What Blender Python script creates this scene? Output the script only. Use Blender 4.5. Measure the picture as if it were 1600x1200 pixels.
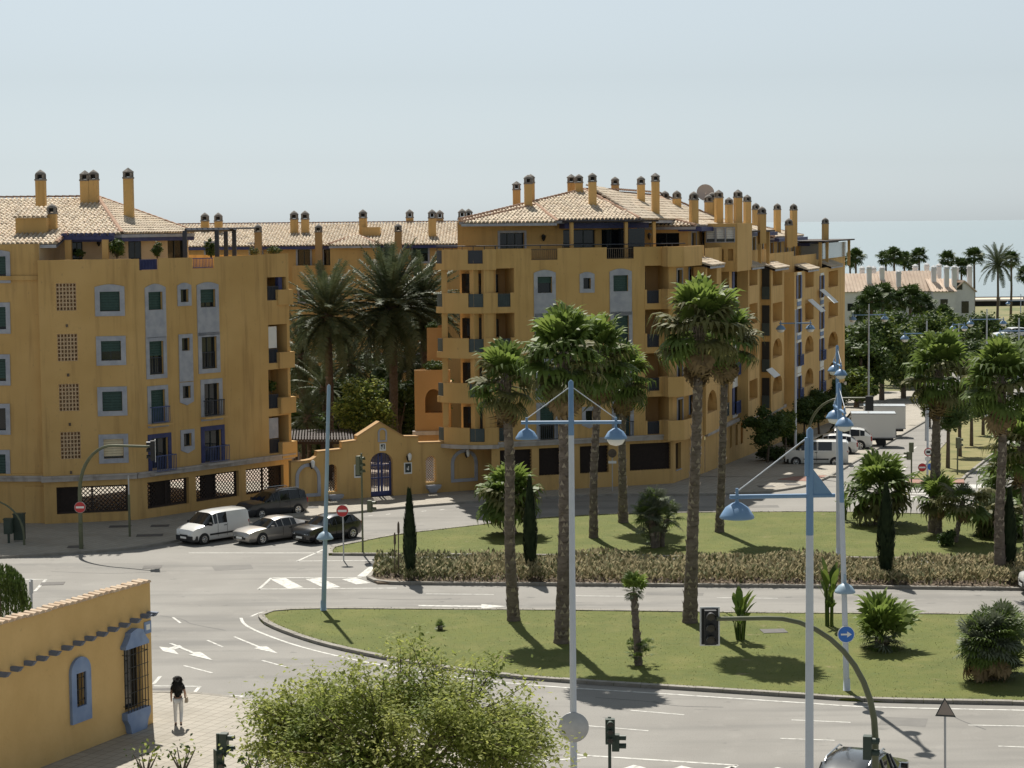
import bpy, bmesh, math, random
from mathutils import Vector, Matrix
random.seed(7)
R = math.radians
PI = math.pi
scene = bpy.context.scene
for o in list(bpy.data.objects): bpy.data.objects.remove(o)
COL = scene.collection

# ------------------------------------------------------------------ camera, sky, sun, exposure
FPX, CAMH, ROLL = 3200.0, 16.6, 0.0096
PITCH = math.atan(250 / FPX)
Fv = Vector((0, math.cos(PITCH), -math.sin(PITCH)))
U0 = Vector((0, math.sin(PITCH), math.cos(PITCH)))
R0 = Vector((1, 0, 0))
Rv = R0 * math.cos(ROLL) - U0 * math.sin(ROLL)
Uv = R0 * math.sin(ROLL) + U0 * math.cos(ROLL)
cd = bpy.data.cameras.new('camera'); cam = bpy.data.objects.new('camera', cd); COL.objects.link(cam)
M3 = Matrix((Rv, Uv, -Fv)).transposed()
cam.matrix_world = Matrix.Translation((0, 0, CAMH)) @ M3.to_4x4()
cd.sensor_width = 36; cd.lens = 36 * FPX / 1600; cd.clip_start = 0.5; cd.clip_end = 90000
scene.camera = cam

SUN_EL, SUN_AZ = R(53), R(-11)          # azimuth from +Y (view axis) towards +X
w = bpy.data.worlds.new('World'); scene.world = w; w.use_nodes = True
nt = w.node_tree; bg = nt.nodes['Background']
sky = nt.nodes.new('ShaderNodeTexSky'); sky.sky_type = 'NISHITA'; sky.sun_disc = False
sky.sun_elevation = SUN_EL; sky.sun_rotation = SUN_AZ
sky.altitude = 0; sky.air_density = 1.0; sky.dust_density = 0.6; sky.ozone_density = 2.5
hs = nt.nodes.new('ShaderNodeHueSaturation'); hs.inputs['Saturation'].default_value = 0.14
nt.links.new(sky.outputs[0], hs.inputs['Color'])
tn = nt.nodes.new('ShaderNodeMix'); tn.data_type = 'RGBA'; tn.blend_type = 'MULTIPLY'; tn.inputs[0].default_value = 1
tn.inputs[7].default_value = (.90, 1.0, 1.06, 1); nt.links.new(hs.outputs[0], tn.inputs[6])
nt.links.new(tn.outputs[2], bg.inputs[0]); bg.inputs[1].default_value = 0.064
sd = bpy.data.lights.new('sun', 'SUN'); sd.energy = 4.7; sd.angle = R(0.53); sd.color = (1.0, 0.95, 0.86)
so = bpy.data.objects.new('sun', sd); COL.objects.link(so)
sdir = Vector((math.sin(SUN_AZ) * math.cos(SUN_EL), math.cos(SUN_AZ) * math.cos(SUN_EL), math.sin(SUN_EL)))
so.rotation_euler = sdir.to_track_quat('Z', 'Y').to_euler(); so.location = (0, 60, 80)
vs = scene.view_settings
vs.view_transform = 'Standard'; vs.look = 'None'; vs.gamma = 1; vs.use_curve_mapping = False; vs.exposure = 0.42
scene.render.resolution_x = 1024; scene.render.resolution_y = 768

# ------------------------------------------------------------------ helpers
def ray(px, py):
    return Rv * ((px - 800) / FPX) + Uv * ((600 - py) / FPX) + Fv
CAMP = Vector((0, 0, CAMH))
def G(px, py, z=0.0):
    d = ray(px, py); t = (z - CAMH) / d.z
    return CAMP + d * t
def g(y):                                # terrain: flat junction, street falling to the sea
    return 0.0 if y < 132 else (-0.037 * (y - 132) if y < 252 else -4.44)
def GS(px, py, h=0.0):
    p = G(px, py, h)
    for _ in range(40): 
        q = G(px, py, g(p.y) + h); p = (p + q) / 2
    return p
def D(px, py, d):                        # pixel at depth (world Y)
    r = ray(px, py); return CAMP + r * (d / r.y)

class MB:
    def __init__(s): s.v = []; s.f = []; s.m = []; s.sm = []
    def add(s, vs, fs, m=0, smooth=False):
        b = len(s.v); s.v += [tuple(p) for p in vs]
        for f in fs: s.f.append([b + i for i in f]); s.m.append(m); s.sm.append(smooth)
        return s
    def quad(s, a, b, c, d, m=0): return s.add([a, b, c, d], [(0, 1, 2, 3)], m)
    def poly(s, pts, m=0): return s.add(pts, [tuple(range(len(pts)))], m)
    def hexa(s, p, m=0):                 # 8 corners: bottom 4 ccw, top 4 ccw
        return s.add(p, [(3, 2, 1, 0), (4, 5, 6, 7), (0, 1, 5, 4), (1, 2, 6, 5), (2, 3, 7, 6), (3, 0, 4, 7)], m)
    def box(s, c, sz, rz=0, m=0):
        cx, cy, cz = c; hx, hy, hz = sz[0] / 2, sz[1] / 2, sz[2] / 2; ca, sa = math.cos(rz), math.sin(rz)
        P = []
        for dz in (-hz, hz):
            for dx, dy in ((-hx, -hy), (hx, -hy), (hx, hy), (-hx, hy)):
                P.append((cx + dx * ca - dy * sa, cy + dx * sa + dy * ca, cz + dz))
        return s.hexa(P, m)
    def obox(s, o, a, b, c, m=0):        # corner + three edge vectors
        o = Vector(o)
        return s.hexa([o, o + a, o + a + b, o + b, o + c, o + a + c, o + a + b + c, o + b + c], m)
    def prism(s, pts, z0, z1, m=0, mtop=None):
        n = len(pts); f0 = z0 if callable(z0) else (lambda p: z0); f1 = z1 if callable(z1) else (lambda p: z1)
        s.add([(p[0], p[1], f0(p)) for p in pts] + [(p[0], p[1], f1(p)) for p in pts],
              [(i, (i + 1) % n, n + (i + 1) % n, n + i) for i in range(n)], m)
        s.poly([(p[0], p[1], f1(p)) for p in pts], m if mtop is None else mtop)
        return s.poly([(p[0], p[1], f0(p)) for p in reversed(pts)], m)
    def tube(s, pts, r, n=8, m=0, cap=True, smooth=True):
        pts = [Vector(p) for p in pts]; k = len(pts); rs = r if isinstance(r, (list, tuple)) else [r] * k
        V = []; ref = None
        for i, p in enumerate(pts):
            t = (pts[min(i + 1, k - 1)] - pts[max(i - 1, 0)]).normalized()
            if ref is None: ref = Vector((0, 0, 1)) if abs(t.z) < .9 else Vector((1, 0, 0))
            x = t.cross(ref).normalized(); y = t.cross(x).normalized(); ref = -y if False else ref
            if abs(t.dot(ref)) > .98: ref = x
            for j in range(n):
                a = 2 * PI * j / n; V.append(p + (x * math.cos(a) + y * math.sin(a)) * rs[i])
        fs = [(i * n + j, i * n + (j + 1) % n, (i + 1) * n + (j + 1) % n, (i + 1) * n + j) for i in range(k - 1) for j in range(n)]
        s.add(V, fs, m, smooth)
        if cap:
            s.poly([V[j] for j in range(n)][::-1], m); s.poly([V[(k - 1) * n + j] for j in range(n)], m)
        return s
    def lathe(s, prof, c=(0, 0, 0), n=16, m=0, smooth=True, ax=None):   # prof: (r, z)
        c = Vector(c); V = []
        for r, z in prof:
            for j in range(n):
                a = 2 * PI * j / n; p = Vector((r * math.cos(a), r * math.sin(a), z))
                V.append(c + (ax @ p if ax else p))
        k = len(prof)
        return s.add(V, [(i * n + j, i * n + (j + 1) % n, (i + 1) * n + (j + 1) % n, (i + 1) * n + j) for i in range(k - 1) for j in range(n)], m, smooth)
    def build(s, name, mats, parent=None, recalc=True, smooth=None):
        me = bpy.data.meshes.new(name); me.from_pydata(s.v, [], s.f)
        for mm in (mats if isinstance(mats, (list, tuple)) else [mats]): me.materials.append(mm)
        me.polygons.foreach_set('material_index', s.m)
        me.polygons.foreach_set('use_smooth', s.sm if smooth is None else [smooth] * len(s.f))
        if recalc and len(s.f) < 30000:
            bm = bmesh.new(); bm.from_mesh(me); bmesh.ops.recalc_face_normals(bm, faces=bm.faces); bm.to_mesh(me); bm.free()
        me.update(); return link(name, me, parent)
def link(name, me, parent=None):
    o = bpy.data.objects.new(name, me); COL.objects.link(o)
    if parent is not None: o.parent = parent
    return o
def tag(o, label=None, cat=None, group=None, kind=None):
    if label: o['label'] = label
    if cat: o['category'] = cat
    if group: o['group'] = group
    if kind: o['kind'] = kind
    return o
def empty(name, loc=(0, 0, 0), rz=0, label=None, cat=None, group=None):
    o = bpy.data.objects.new(name, None); COL.objects.link(o); o.location = loc; o.rotation_euler = (0, 0, rz)
    o.empty_display_size = .3
    return tag(o, label, cat, group)
def root_at(name, loc, label, cat, group=None):    # Empty whose children are given in world coordinates
    o = empty(name, loc, 0, label, cat, group); o['_w'] = 1
    return o
def W2L(root):                                      # re-base all children built in world coordinates
    off = Vector(root.location)
    for ch in root.children:
        ch.location = Vector(ch.location) - off
    if '_w' in root: del root['_w']
def copy_tree(o, parent=None):
    c = o.copy(); COL.objects.link(c); c.parent = parent
    for ch in o.children: copy_tree(ch, c)
    return c

# ------------------------------------------------------------------ materials
def NN(t, typ, **kw):
    n = t.nodes.new(typ)
    for k, v in kw.items():
        if k in n.inputs: n.inputs[k].default_value = v
        else: setattr(n, k, v)
    return n
def c4(c): return (c[0], c[1], c[2], 1)
def mat(name, col, rough=.8, col2=None, scale=3.0, detail=4, bump=0, bscale=None, metal=0, stretch=None, spec=.5, contrast=(.35, .65), coat=0, attr=None, attramt=.0):
    m = bpy.data.materials.new(name); m.use_nodes = True; t = m.node_tree; b = t.nodes['Principled BSDF']
    b.inputs['Roughness'].default_value = rough; b.inputs['Metallic'].default_value = metal
    b.inputs['Specular IOR Level'].default_value = spec; b.inputs['Base Color'].default_value = c4(col)
    if coat: b.inputs['Coat Weight'].default_value = coat; b.inputs['Coat Roughness'].default_value = .05
    tc = NN(t, 'ShaderNodeTexCoord'); src = tc.outputs['Object']
    if stretch:
        mp = NN(t, 'ShaderNodeMapping'); mp.inputs['Scale'].default_value = stretch; t.links.new(src, mp.inputs[0]); src = mp.outputs[0]
    if col2 is not None:
        n = NN(t, 'ShaderNodeTexNoise', Scale=scale, Detail=detail, Roughness=.62); t.links.new(src, n.inputs['Vector'])
        mr = NN(t, 'ShaderNodeMapRange'); mr.inputs[1].default_value = contrast[0]; mr.inputs[2].default_value = contrast[1]
        t.links.new(n.outputs['Fac'], mr.inputs[0])
        mx = NN(t, 'ShaderNodeMix', data_type='RGBA'); mx.inputs[6].default_value = c4(col); mx.inputs[7].default_value = c4(col2)
        t.links.new(mr.outputs[0], mx.inputs[0]); last = mx.outputs[2]
        if attr:
            at = NN(t, 'ShaderNodeAttribute', attribute_name=attr)
            h = NN(t, 'ShaderNodeMix', data_type='RGBA', blend_type='MULTIPLY'); h.inputs[0].default_value = attramt
            t.links.new(last, h.inputs[6]); t.links.new(at.outputs['Color'], h.inputs[7]); last = h.outputs[2]
        t.links.new(last, b.inputs['Base Color'])
    if bump:
        n2 = NN(t, 'ShaderNodeTexNoise', Scale=bscale or scale * 4, Detail=2, Roughness=.65); t.links.new(tc.outputs['Object'], n2.inputs['Vector'])
        bp = NN(t, 'ShaderNodeBump', Strength=bump, Distance=.05); t.links.new(n2.outputs['Fac'], bp.inputs['Height']); t.links.new(bp.outputs[0], b.inputs['Normal'])
    return m
def mixin(m, col, scale, lo, hi, amt=1.0, stretch=None, seedoff=0, detail=3):   # overlay a second noise layer on base colour
    t = m.node_tree; b = t.nodes['Principled BSDF']; lk = b.inputs['Base Color'].links
    tc = NN(t, 'ShaderNodeTexCoord'); mp = NN(t, 'ShaderNodeMapping'); mp.inputs['Location'].default_value = (seedoff, seedoff * 2, 0)
    mp.inputs['Scale'].default_value = stretch or (1, 1, 1); t.links.new(tc.outputs['Object'], mp.inputs[0])
    n = NN(t, 'ShaderNodeTexNoise', Scale=scale, Detail=detail, Roughness=.6); t.links.new(mp.outputs[0], n.inputs['Vector'])
    mr = NN(t, 'ShaderNodeMapRange'); mr.inputs[1].default_value = lo; mr.inputs[2].default_value = hi; mr.inputs[4].default_value = amt
    t.links.new(n.outputs['Fac'], mr.inputs[0])
    mx = NN(t, 'ShaderNodeMix', data_type='RGBA'); mx.inputs[7].default_value = c4(col)
    if lk: t.links.new(lk[0].from_socket, mx.inputs[6])
    else: mx.inputs[6].default_value = b.inputs['Base Color'].default_value
    t.links.new(mr.outputs[0], mx.inputs[0]); t.links.new(mx.outputs[2], b.inputs['Base Color'])
    return m
def leafmat(name, col, col2, scale=1.5, rough=.5, trans=.25):
    m = mat(name, col, rough + .12, col2, scale, detail=2, spec=.22)
    t = m.node_tree; b = t.nodes['Principled BSDF']; o = t.nodes['Material Output']
    tr = NN(t, 'ShaderNodeBsdfTranslucent'); ms = NN(t, 'ShaderNodeMixShader'); ms.inputs[0].default_value = trans
    l = b.inputs['Base Color'].links[0].from_socket; t.links.new(l, tr.inputs[0])
    t.links.new(b.outputs[0], ms.inputs[1]); t.links.new(tr.outputs[0], ms.inputs[2]); t.links.new(ms.outputs[0], o.inputs['Surface'])
    return m
M = {}
M['plaster'] = mixin(mat('ochre_plaster', (.545, .345, .128), .9, (.615, .40, .16), .35, detail=2), (.36, .22, .085), 1.1, .52, .78, .75, (2.0, 2.0, .16), 5)
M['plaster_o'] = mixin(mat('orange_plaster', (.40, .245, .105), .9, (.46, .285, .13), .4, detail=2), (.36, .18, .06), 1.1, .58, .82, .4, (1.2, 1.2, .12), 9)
M['trim'] = mat('grey_blue_trim', (.33, .345, .40), .85, (.42, .43, .47), 2.0, detail=2)
M['bluetrim'] = mixin(mat('blue_trim', (.17, .245, .42), .85, (.25, .33, .50), 1.2, detail=2), (.14, .19, .30), 2.5, .55, .8, .6)
M['cobalt'] = mat('cobalt_paint', (.032, .04, .13), .6, (.05, .06, .17), 3)
M['string'] = mixin(mat('grey_moulding', (.40, .37, .35), .9, (.48, .44, .41), 1.5, bump=.2), (.22, .19, .16), 1.6, .5, .75, .7, (1, 1, .4))
M['glass'] = mat('dark_glass', (.012, .016, .02), .06, spec=.6)
M['shutter'] = mat('green_shutter', (.012, .05, .042), .5, (.02, .065, .055), 5)
M['blind'] = mat('cream_blind', (.62, .53, .36), .8, (.68, .60, .43), 4)
M['darkfr'] = mat('dark_window_frame', (.03, .04, .04), .5)
M['white'] = mat('white_frame', (.72, .72, .70), .6, (.78, .78, .76), 2)
M['rail'] = mat('iron_railing', (.03, .035, .05), .5)
M['bluerail'] = mat('blue_railing', (.05, .075, .20), .5, (.07, .10, .25), 4)
M['greenrail'] = mat('grey_green_panel', (.035, .055, .06), .45, (.05, .07, .075), 3)
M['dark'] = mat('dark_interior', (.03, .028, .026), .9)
M['lattice'] = mat('dark_lattice', (.028, .02, .017), .8, (.045, .03, .025), 6)
M['tile'] = mat('roof_tile', (.585, .485, .365), .9, (.70, .61, .485), 1.3, attr='tint', attramt=1.0, detail=2)
M['tileu'] = mat('tile_bed', (.33, .20, .13), .95, (.42, .27, .19), 2)
M['cap'] = mat('chimney_cap', (.17, .155, .14), .9, (.26, .235, .21), 3, bump=.2)
M['brick'] = mat('pale_brick', (.50, .36, .22), .9, (.58, .43, .28), 4)
M['asphalt'] = None
M['metalg'] = mat('galvanised_steel', (.42, .43, .44), .5, (.50, .51, .52), 3, metal=.3)
M['polew'] = mixin(mat('pale_grey_pole_paint', (.52, .56, .62), .5, (.58, .62, .68), 1.5), (.36, .40, .46), 3, .6, .8, .5)
M['poleb'] = mixin(mat('sky_blue_pole_paint', (.135, .25, .42), .45, (.18, .30, .47), 1.5), (.08, .18, .36), 3, .6, .8, .5)
M['polegb'] = mat('grey_blue_pole_paint', (.25, .36, .46), .5, (.32, .43, .52), 1.5)
M['oliveg'] = mat('olive_green_paint', (.10, .11, .06), .5, (.13, .14, .08), 2)
M['dgreen'] = mat('dark_green_paint', (.03, .05, .035), .5, (.04, .06, .045), 2)
M['black'] = mat('black_plastic', (.015, .015, .016), .5)
M['rubber'] = mat('tyre_rubber', (.018, .018, .019), .8)
M['chrome'] = mat('alloy', (.55, .56, .58), .25, metal=.9)
M['red'] = mat('sign_red', (.50, .03, .035), .4)
M['signw'] = mat('sign_white', (.78, .78, .76), .4)
M['signb'] = mat('sign_blue', (.03, .16, .55), .4)
M['lampglass'] = mat('lamp_glass', (.75, .75, .73), .25)
M['kerb'] = mat('kerb_stone', (.235, .215, .185), .9, (.31, .29, .255), 1.8, bump=.3)
M['soil'] = mat('soil', (.16, .12, .085), .95, (.22, .17, .12), 2, bump=.5)
M['paint'] = mixin(mat('road_paint', (.55, .54, .50), .8, (.62, .61, .57), 2.5), (.27, .26, .24), 4.5, .46, .68, .85)
M['bark'] = mat('bark', (.10, .075, .055), .95, (.16, .125, .095), 6, bump=.6)
M['palmbark'] = mixin(mat('palm_bark', (.115, .09, .072), .95, (.21, .17, .14), 2.2, bump=.9, bscale=9, stretch=(1, 1, 2.2)), (.06, .045, .035), 3.2, .55, .7, .8, (1, 1, 3.5))
M['scar'] = mat('palm_scar', (.27, .225, .185), .95, (.36, .31, .26), 5)
mixin(M['plaster'], (.25, .17, .09), 7, .64, .74, .35, (1, 1, .5), 17)
# ------------------------------------------------------------------ ground, roads, pavements, lawns, sea
def catmull(pts, n=6, closed=False):
    P = [Vector(p) for p in pts]; out = []; k = len(P)
    rng = range(k if closed else k - 1)
    for i in rng:
        p0 = P[(i - 1) % k] if closed or i > 0 else P[0]; p1 = P[i]; p2 = P[(i + 1) % k]
        p3 = P[(i + 2) % k] if closed or i + 2 < k else P[-1]
        for j in range(n):
            t = j / n
            out.append(.5 * ((2 * p1) + (p2 - p0) * t + (2 * p0 - 5 * p1 + 4 * p2 - p3) * t * t + (3 * p1 - p0 - 3 * p2 + p3) * t ** 3))
    if not closed: out.append(P[-1])
    return out
def px2g(l): return [G(x, y).xy for x, y in l]
def offset(line, d):                       # 2D polyline offset to the left of travel
    out = []
    for i, p in enumerate(line):
        t = (line[min(i + 1, len(line) - 1)] - line[max(i - 1, 0)]).normalized()
        out.append(p + Vector((-t.y, t.x)) * d)
    return out
def resample(line, step):
    out = [line[0]]; acc = 0
    for a, b in zip(line, line[1:]):
        L = (b - a).length; pos = step - acc
        while pos <= L: out.append(a + (b - a) * (pos / L)); pos += step
        acc = (acc + L) % step
    out.append(line[-1]); return out

def asphalt():
    m = mat('asphalt', (.225, .213, .193), .88, (.265, .252, .23), .22, detail=2)
    mixin(m, (.15, .145, .135), .5, .48, .70, .75, (.12, 1.0, 1), 3)      # tyre tracks along the carriageway
    mixin(m, (.29, .275, .25), .9, .56, .78, .6, (1, 1, 1), 8)
    mixin(m, (.11, .108, .10), 22, .52, .72, .5, (1, 1, 1), 2)
    mixin(m, (.07, .07, .07), 1.7, .66, .72, .5, (.5, 1, 1), 13)
    return m
M['asphalt'] = asphalt()
def paving(name, c1, c2, size, mort):
    m = mat(name, c1, .88); t = m.node_tree; b = t.nodes['Principled BSDF']
    tc = NN(t, 'ShaderNodeTexCoord'); mp = NN(t, 'ShaderNodeMapping'); mp.inputs['Rotation'].default_value = (0, 0, .42)
    t.links.new(tc.outputs['Object'], mp.inputs[0])
    br = NN(t, 'ShaderNodeTexBrick'); br.offset = 0; br.inputs['Scale'].default_value = 1.0
    br.inputs['Brick Width'].default_value = size; br.inputs['Row Height'].default_value = size; br.inputs['Mortar Size'].default_value = .014
    br.inputs['Color1'].default_value = c4(c1); br.inputs['Color2'].default_value = c4(c2); br.inputs['Mortar'].default_value = c4(mort)
    t.links.new(mp.outputs[0], br.inputs[0]); t.links.new(br.outputs[0], b.inputs['Base Color'])
    bp = NN(t, 'ShaderNodeBump', Strength=.4, Distance=.01); t.links.new(br.outputs['Fac'], bp.inputs['Height']); bp.invert = True
    t.links.new(bp.outputs[0], b.inputs['Normal'])
    mixin(m, (c1[0] * .66, c1[1] * .64, c1[2] * .6), .45, .5, .75, .6, None, 4)
    mixin(m, (c1[0] * 1.2, c1[1] * 1.2, c1[2] * 1.2), 2.2, .55, .8, .45, None, 11)
    return m
M['paving'] = paving('pavement_slabs', (.34, .31, .26), (.38, .345, .29), .4, (.20, .18, .15))
M['paving_red'] = paving('red_paving', (.30, .15, .11), (.34, .18, .14), .3, (.20, .14, .12))
def lawn():
    m = mat('lawn', (.088, .108, .010), .9, (.122, .138, .016), .35, bump=.9, bscale=22)
    mixin(m, (.165, .16, .035), .55, .46, .72, .75, None, 6, 4)
    mixin(m, (.08, .115, .018), 5, .5, .72, .6, None, 2)
    mixin(m, (.24, .19, .10), .9, .66, .75, .8, None, 21)
    return m
M['lawn'] = lawn()
M['scrub'] = mixin(mat('dry_scrub', (.17, .16, .06), .95, (.24, .21, .10), .06, bump=.6, bscale=1), (.09, .12, .03), .1, .45, .65, .9)
M['sand'] = mat('sand', (.55, .47, .36), .95, (.62, .54, .43), .2)

# base terrain sheet, reaching past the beach
b = MB(); ys = [-40, 40, 90, 132, 172, 212, 252, 330, 420, 520, 600]; xs = [-700, -300, -100, 0, 100, 300, 700]
for i in range(len(ys) - 1):
    for j in range(len(xs) - 1):
        b.quad(*[(x, y, g(y) - .03 - (.0 if y < 520 else (y - 520) * .03)) for x, y in ((xs[j], ys[i]), (xs[j + 1], ys[i]), (xs[j + 1], ys[i + 1]), (xs[j], ys[i + 1]))])
tag(b.build('ground', M['scrub']), kind='structure')
b = MB(); b.quad((-700, 555, -5.0), (700, 555, -5.0), (700, 640, -7.5), (-700, 640, -7.5)); tag(b.build('beach', M['sand']), kind='structure')

def sea():
    m = bpy.data.materials.new('sea_water'); m.use_nodes = True; t = m.node_tree; p = t.nodes['Principled BSDF']
    p.inputs['Base Color'].default_value = (.21, .27, .295, 1); p.inputs['Roughness'].default_value = .33
    tc = NN(t, 'ShaderNodeTexCoord'); mp = NN(t, 'ShaderNodeMapping'); mp.inputs['Scale'].default_value = (.02, .06, 1); t.links.new(tc.outputs['Object'], mp.inputs[0])
    n = NN(t, 'ShaderNodeTexNoise', Scale=1.0, Detail=6, Roughness=.7); t.links.new(mp.outputs[0], n.inputs['Vector'])
    bp = NN(t, 'ShaderNodeBump', Strength=.5, Distance=2.0); t.links.new(n.outputs['Fac'], bp.inputs['Height']); t.links.new(bp.outputs[0], p.inputs['Normal'])
    return m
b = MB(); ysea = [610, 900, 1500, 3000, 6000, 12000, 25000, 60000]
for y0, y1 in zip(ysea, ysea[1:]): b.quad((-y0 * .8 - 2000, y0, -6.3), (y0 * .8 + 2000, y0, -6.3), (y1 * .8 + 2000, y1, -6.3), (-y1 * .8 - 2000, y1, -6.3))
tag(b.build('sea', sea()), kind='structure')

# carriageway sheet
SDIR = Vector((.31, 1)).normalized(); SN = Vector((SDIR.y, -SDIR.x))
b = MB(); b.quad((-110, 25, 0), (110, 25, 0), (110, 132, 0), (-110, 132, 0))
yy = [132, 150, 175, 200, 225, 252, 300]
for y0, y1 in zip(yy, yy[1:]):
    b.quad((12 + .31 * (y0 - 132), y0, g(y0)), (60 + .25 * (y0 - 132), y0, g(y0)), (60 + .25 * (y1 - 132), y1, g(y1)), (12 + .31 * (y1 - 132), y1, g(y1)))
road = tag(b.build('road', M['asphalt']), kind='structure')

def kerb_line(line, parent, h=.13, wd=.22, step=1.0, inset=True, mat_=None):
    """individual kerb stones along a polyline; body lies to the left of travel"""
    pts = resample(line, step); k = 0
    for a, c in zip(pts, pts[1:]):
        d = c - a
        if d.length < .15: continue
        t = d.normalized(); n = Vector((-t.y, t.x)); e = t * .008; hh = h + random.uniform(-.008, .008)
        P = [a + e, c - e, c - e + n * wd, a + e + n * wd]
        mb = MB(); zz = [g(p.y) for p in P]
        mb.hexa([(p.x, p.y, z - .02) for p, z in zip(P, zz)] + [((p + (n * .025 if i < 2 else n * 0)).x, (p + (n * .025 if i < 2 else n * 0)).y, z + hh) for i, (p, z) in enumerate(zip(P, zz))])
        mb.build('kerb_stone', mat_ or M['kerb'], parent, recalc=False); k += 1

def slab(name, outline, m, top=.12, parent=None):
    mb = MB(); mb.prism([(p.x, p.y) for p in outline], lambda p: g(p[1]) - .02, lambda p: g(p[1]) + top)
    return tag(mb.build(name, m, parent), kind='structure')

# pavement in front of the apartment blocks
kf = catmull(px2g([(-160, 878), (0, 873), (117, 866), (187, 861), (233, 855), (277, 847), (340, 831), (405, 819), (470, 811), (542, 804), (640, 794), (742, 786), (849, 780), (926, 776), (1000, 775), (1080, 775), (1167, 772.5), (1210, 769), (1255, 762), (1280, 754), (1300, 745)]), 5)
back = [Vector((kf[-1].x + .3, 131.9)), Vector((6, 131.9)), Vector((-60, 131.9)), Vector((kf[0].x, 131.9))]
kin = offset(kf, .22)
pv = slab('pavement', kin + back, M['paving'])
kerb_line(kf, pv)
# pavement down the side street, in front of the long facade
kl = [Vector((kf[-1].x + .31 * (y - kf[-1].y), y)) for y in (kf[-1].y, 150, 170, 190, 210, 230, 250)]
mb = MB(); 
for p, q in zip(kl, kl[1:]):
    mb.quad((p.x - .05, p.y, g(p.y) + .121), (q.x - .05, q.y, g(q.y) + .121), (q.x - 14, q.y, g(q.y) + .121), (p.x - 14, p.y, g(p.y) + .121))
pv2 = tag(mb.build('side_pavement', M['paving']), kind='structure')
kerb_line([kl[0], kl[1], kl[2], kl[3]], pv2, step=1.2)

# lawns
il = catmull(px2g([(404, 964), (430, 956.5), (520, 953.5), (700, 954.5), (900, 956), (1200, 960), (1510, 962), (1800, 965), (2500, 972)]), 4)
ib = catmull(px2g([(2500, 1120), (1800, 1107), (1600, 1102), (1367, 1097), (1263, 1091), (1047, 1077), (887, 1067), (770, 1057), (672, 1043), (581, 1027), (500, 1008), (445, 990), (412, 975), (404, 964)]), 4)
lo = il + ib[:-1]; lo = lo[::-1]
front_lawn = slab('front_lawn', offset(lo, -.0), M['lawn'], .10)
kerb_line(ib, front_lawn, .13, -.24); kerb_line(il, front_lawn, .13, -.24)
ul = catmull(px2g([(514, 868), (518, 858), (560, 849), (617, 838), (690, 829), (758, 821), (838, 812), (900, 808), (970, 805), (1170, 802), (1300, 802), (1412, 804), (1520, 808), (1600, 812), (1700, 816), (2300, 826)]), 4)
ub = px2g([(2300, 884), (1700, 878.5), (1600, 877), (1200, 873), (900, 871), (660, 869), (514, 868)])
uo = (ul + ub[:-1])[::-1]
back_lawn = slab('back_lawn', uo, M['lawn'], .10)
kerb_line(ul, back_lawn, .13, -.2, 1.0); kerb_line(ub, back_lawn, .13, -.2, 1.0)
gm = [mat('grass_blade_%d' % i, c, .9) for i, c in enumerate(((.085, .10, .013), (.11, .12, .018), (.15, .145, .03)))]
def tufts(name, lines, outline, n, label):
    q = random.Random(n); V = []; Fc = []; mi = []
    def blade(x, y, s_):
        a = q.uniform(0, PI); w_ = s_ * .35; b = len(V); z = .095; V.extend([(x - math.cos(a) * w_, y - math.sin(a) * w_, z), (x + math.cos(a) * w_, y + math.sin(a) * w_, z), (x + q.gauss(0, s_ * .5), y + q.gauss(0, s_ * .5), z + s_)]); Fc.append((b, b + 1, b + 2)); mi.append(q.choice((0, 0, 1, 1, 2)))
    for ln_ in lines:
        for a, c in zip(ln_, ln_[1:]):
            for _ in range(int((c - a).length * 34)): p = a.lerp(c, q.random()); t = (c - a).normalized(); o = q.gauss(.2, .09) * -1; blade(p.x - t.y * o, p.y + t.x * o, q.uniform(.03, .075))
    xs_ = [p.x for p in outline]; ys_ = [p.y for p in outline]; k = 0
    while k < n:
        x, y = q.uniform(min(xs_), min(max(xs_), 32)), q.uniform(min(ys_), max(ys_)); c = False; j = len(outline) - 1
        for i in range(len(outline)):
            a, e = outline[i], outline[j]
            if (a.y > y) != (e.y > y) and x < (e.x - a.x) * (y - a.y) / (e.y - a.y) + a.x: c = not c
            j = i
        if not c: continue
        k += 1; blade(x, y, q.uniform(.015, .045))
    me = bpy.data.meshes.new(name); me.from_pydata(V, [], Fc); [me.materials.append(m_) for m_ in gm]; me.polygons.foreach_set('material_index', mi); tag(link(name, me), label, 'grass', kind='stuff')
tufts('grass', [ib, il], lo, 12000, 'uneven grass blades over the front lawn'); tufts('grass', [ul, ub], uo, 6000, 'uneven grass blades over the back lawn')
# hedge bed between the two carriageways
hb = px2g([(573, 905), (598, 881), (900, 882), (1200, 884), (1700, 889), (2300, 895), (2300, 931), (1700, 924), (1200, 918), (900, 916), (640, 914), (590, 913)])
bed = slab('planting_bed', hb[::-1], M['soil'], .10)
kerb_line(hb + [hb[0]], bed, .14, -.2, 1.0)
# tree strip dividing the side street, with red paving at its head
ms = [GS(x, y).xy for x, y in ((1421, 751), (1506, 751), (1560, 706), (1570, 680), (1530, 640), (1490, 640), (1478, 690))]
strip = slab('tree_strip', ms, mixin(mat('dry_grass', (.17, .16, .05), .95, (.23, .20, .08), .6, bump=.6), (.10, .12, .03), .5, .5, .7, .7), .10)
kerb_line(ms + [ms[0]], strip, .13, .2, 1.2)
mr_ = [GS(x, y).xy for x, y in ((1417, 757.5), (1507, 756.5), (1506, 751.5), (1421, 751.5))]
slab('red_paving', mr_[::-1] if False else mr_, M['paving_red'], .11)
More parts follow.
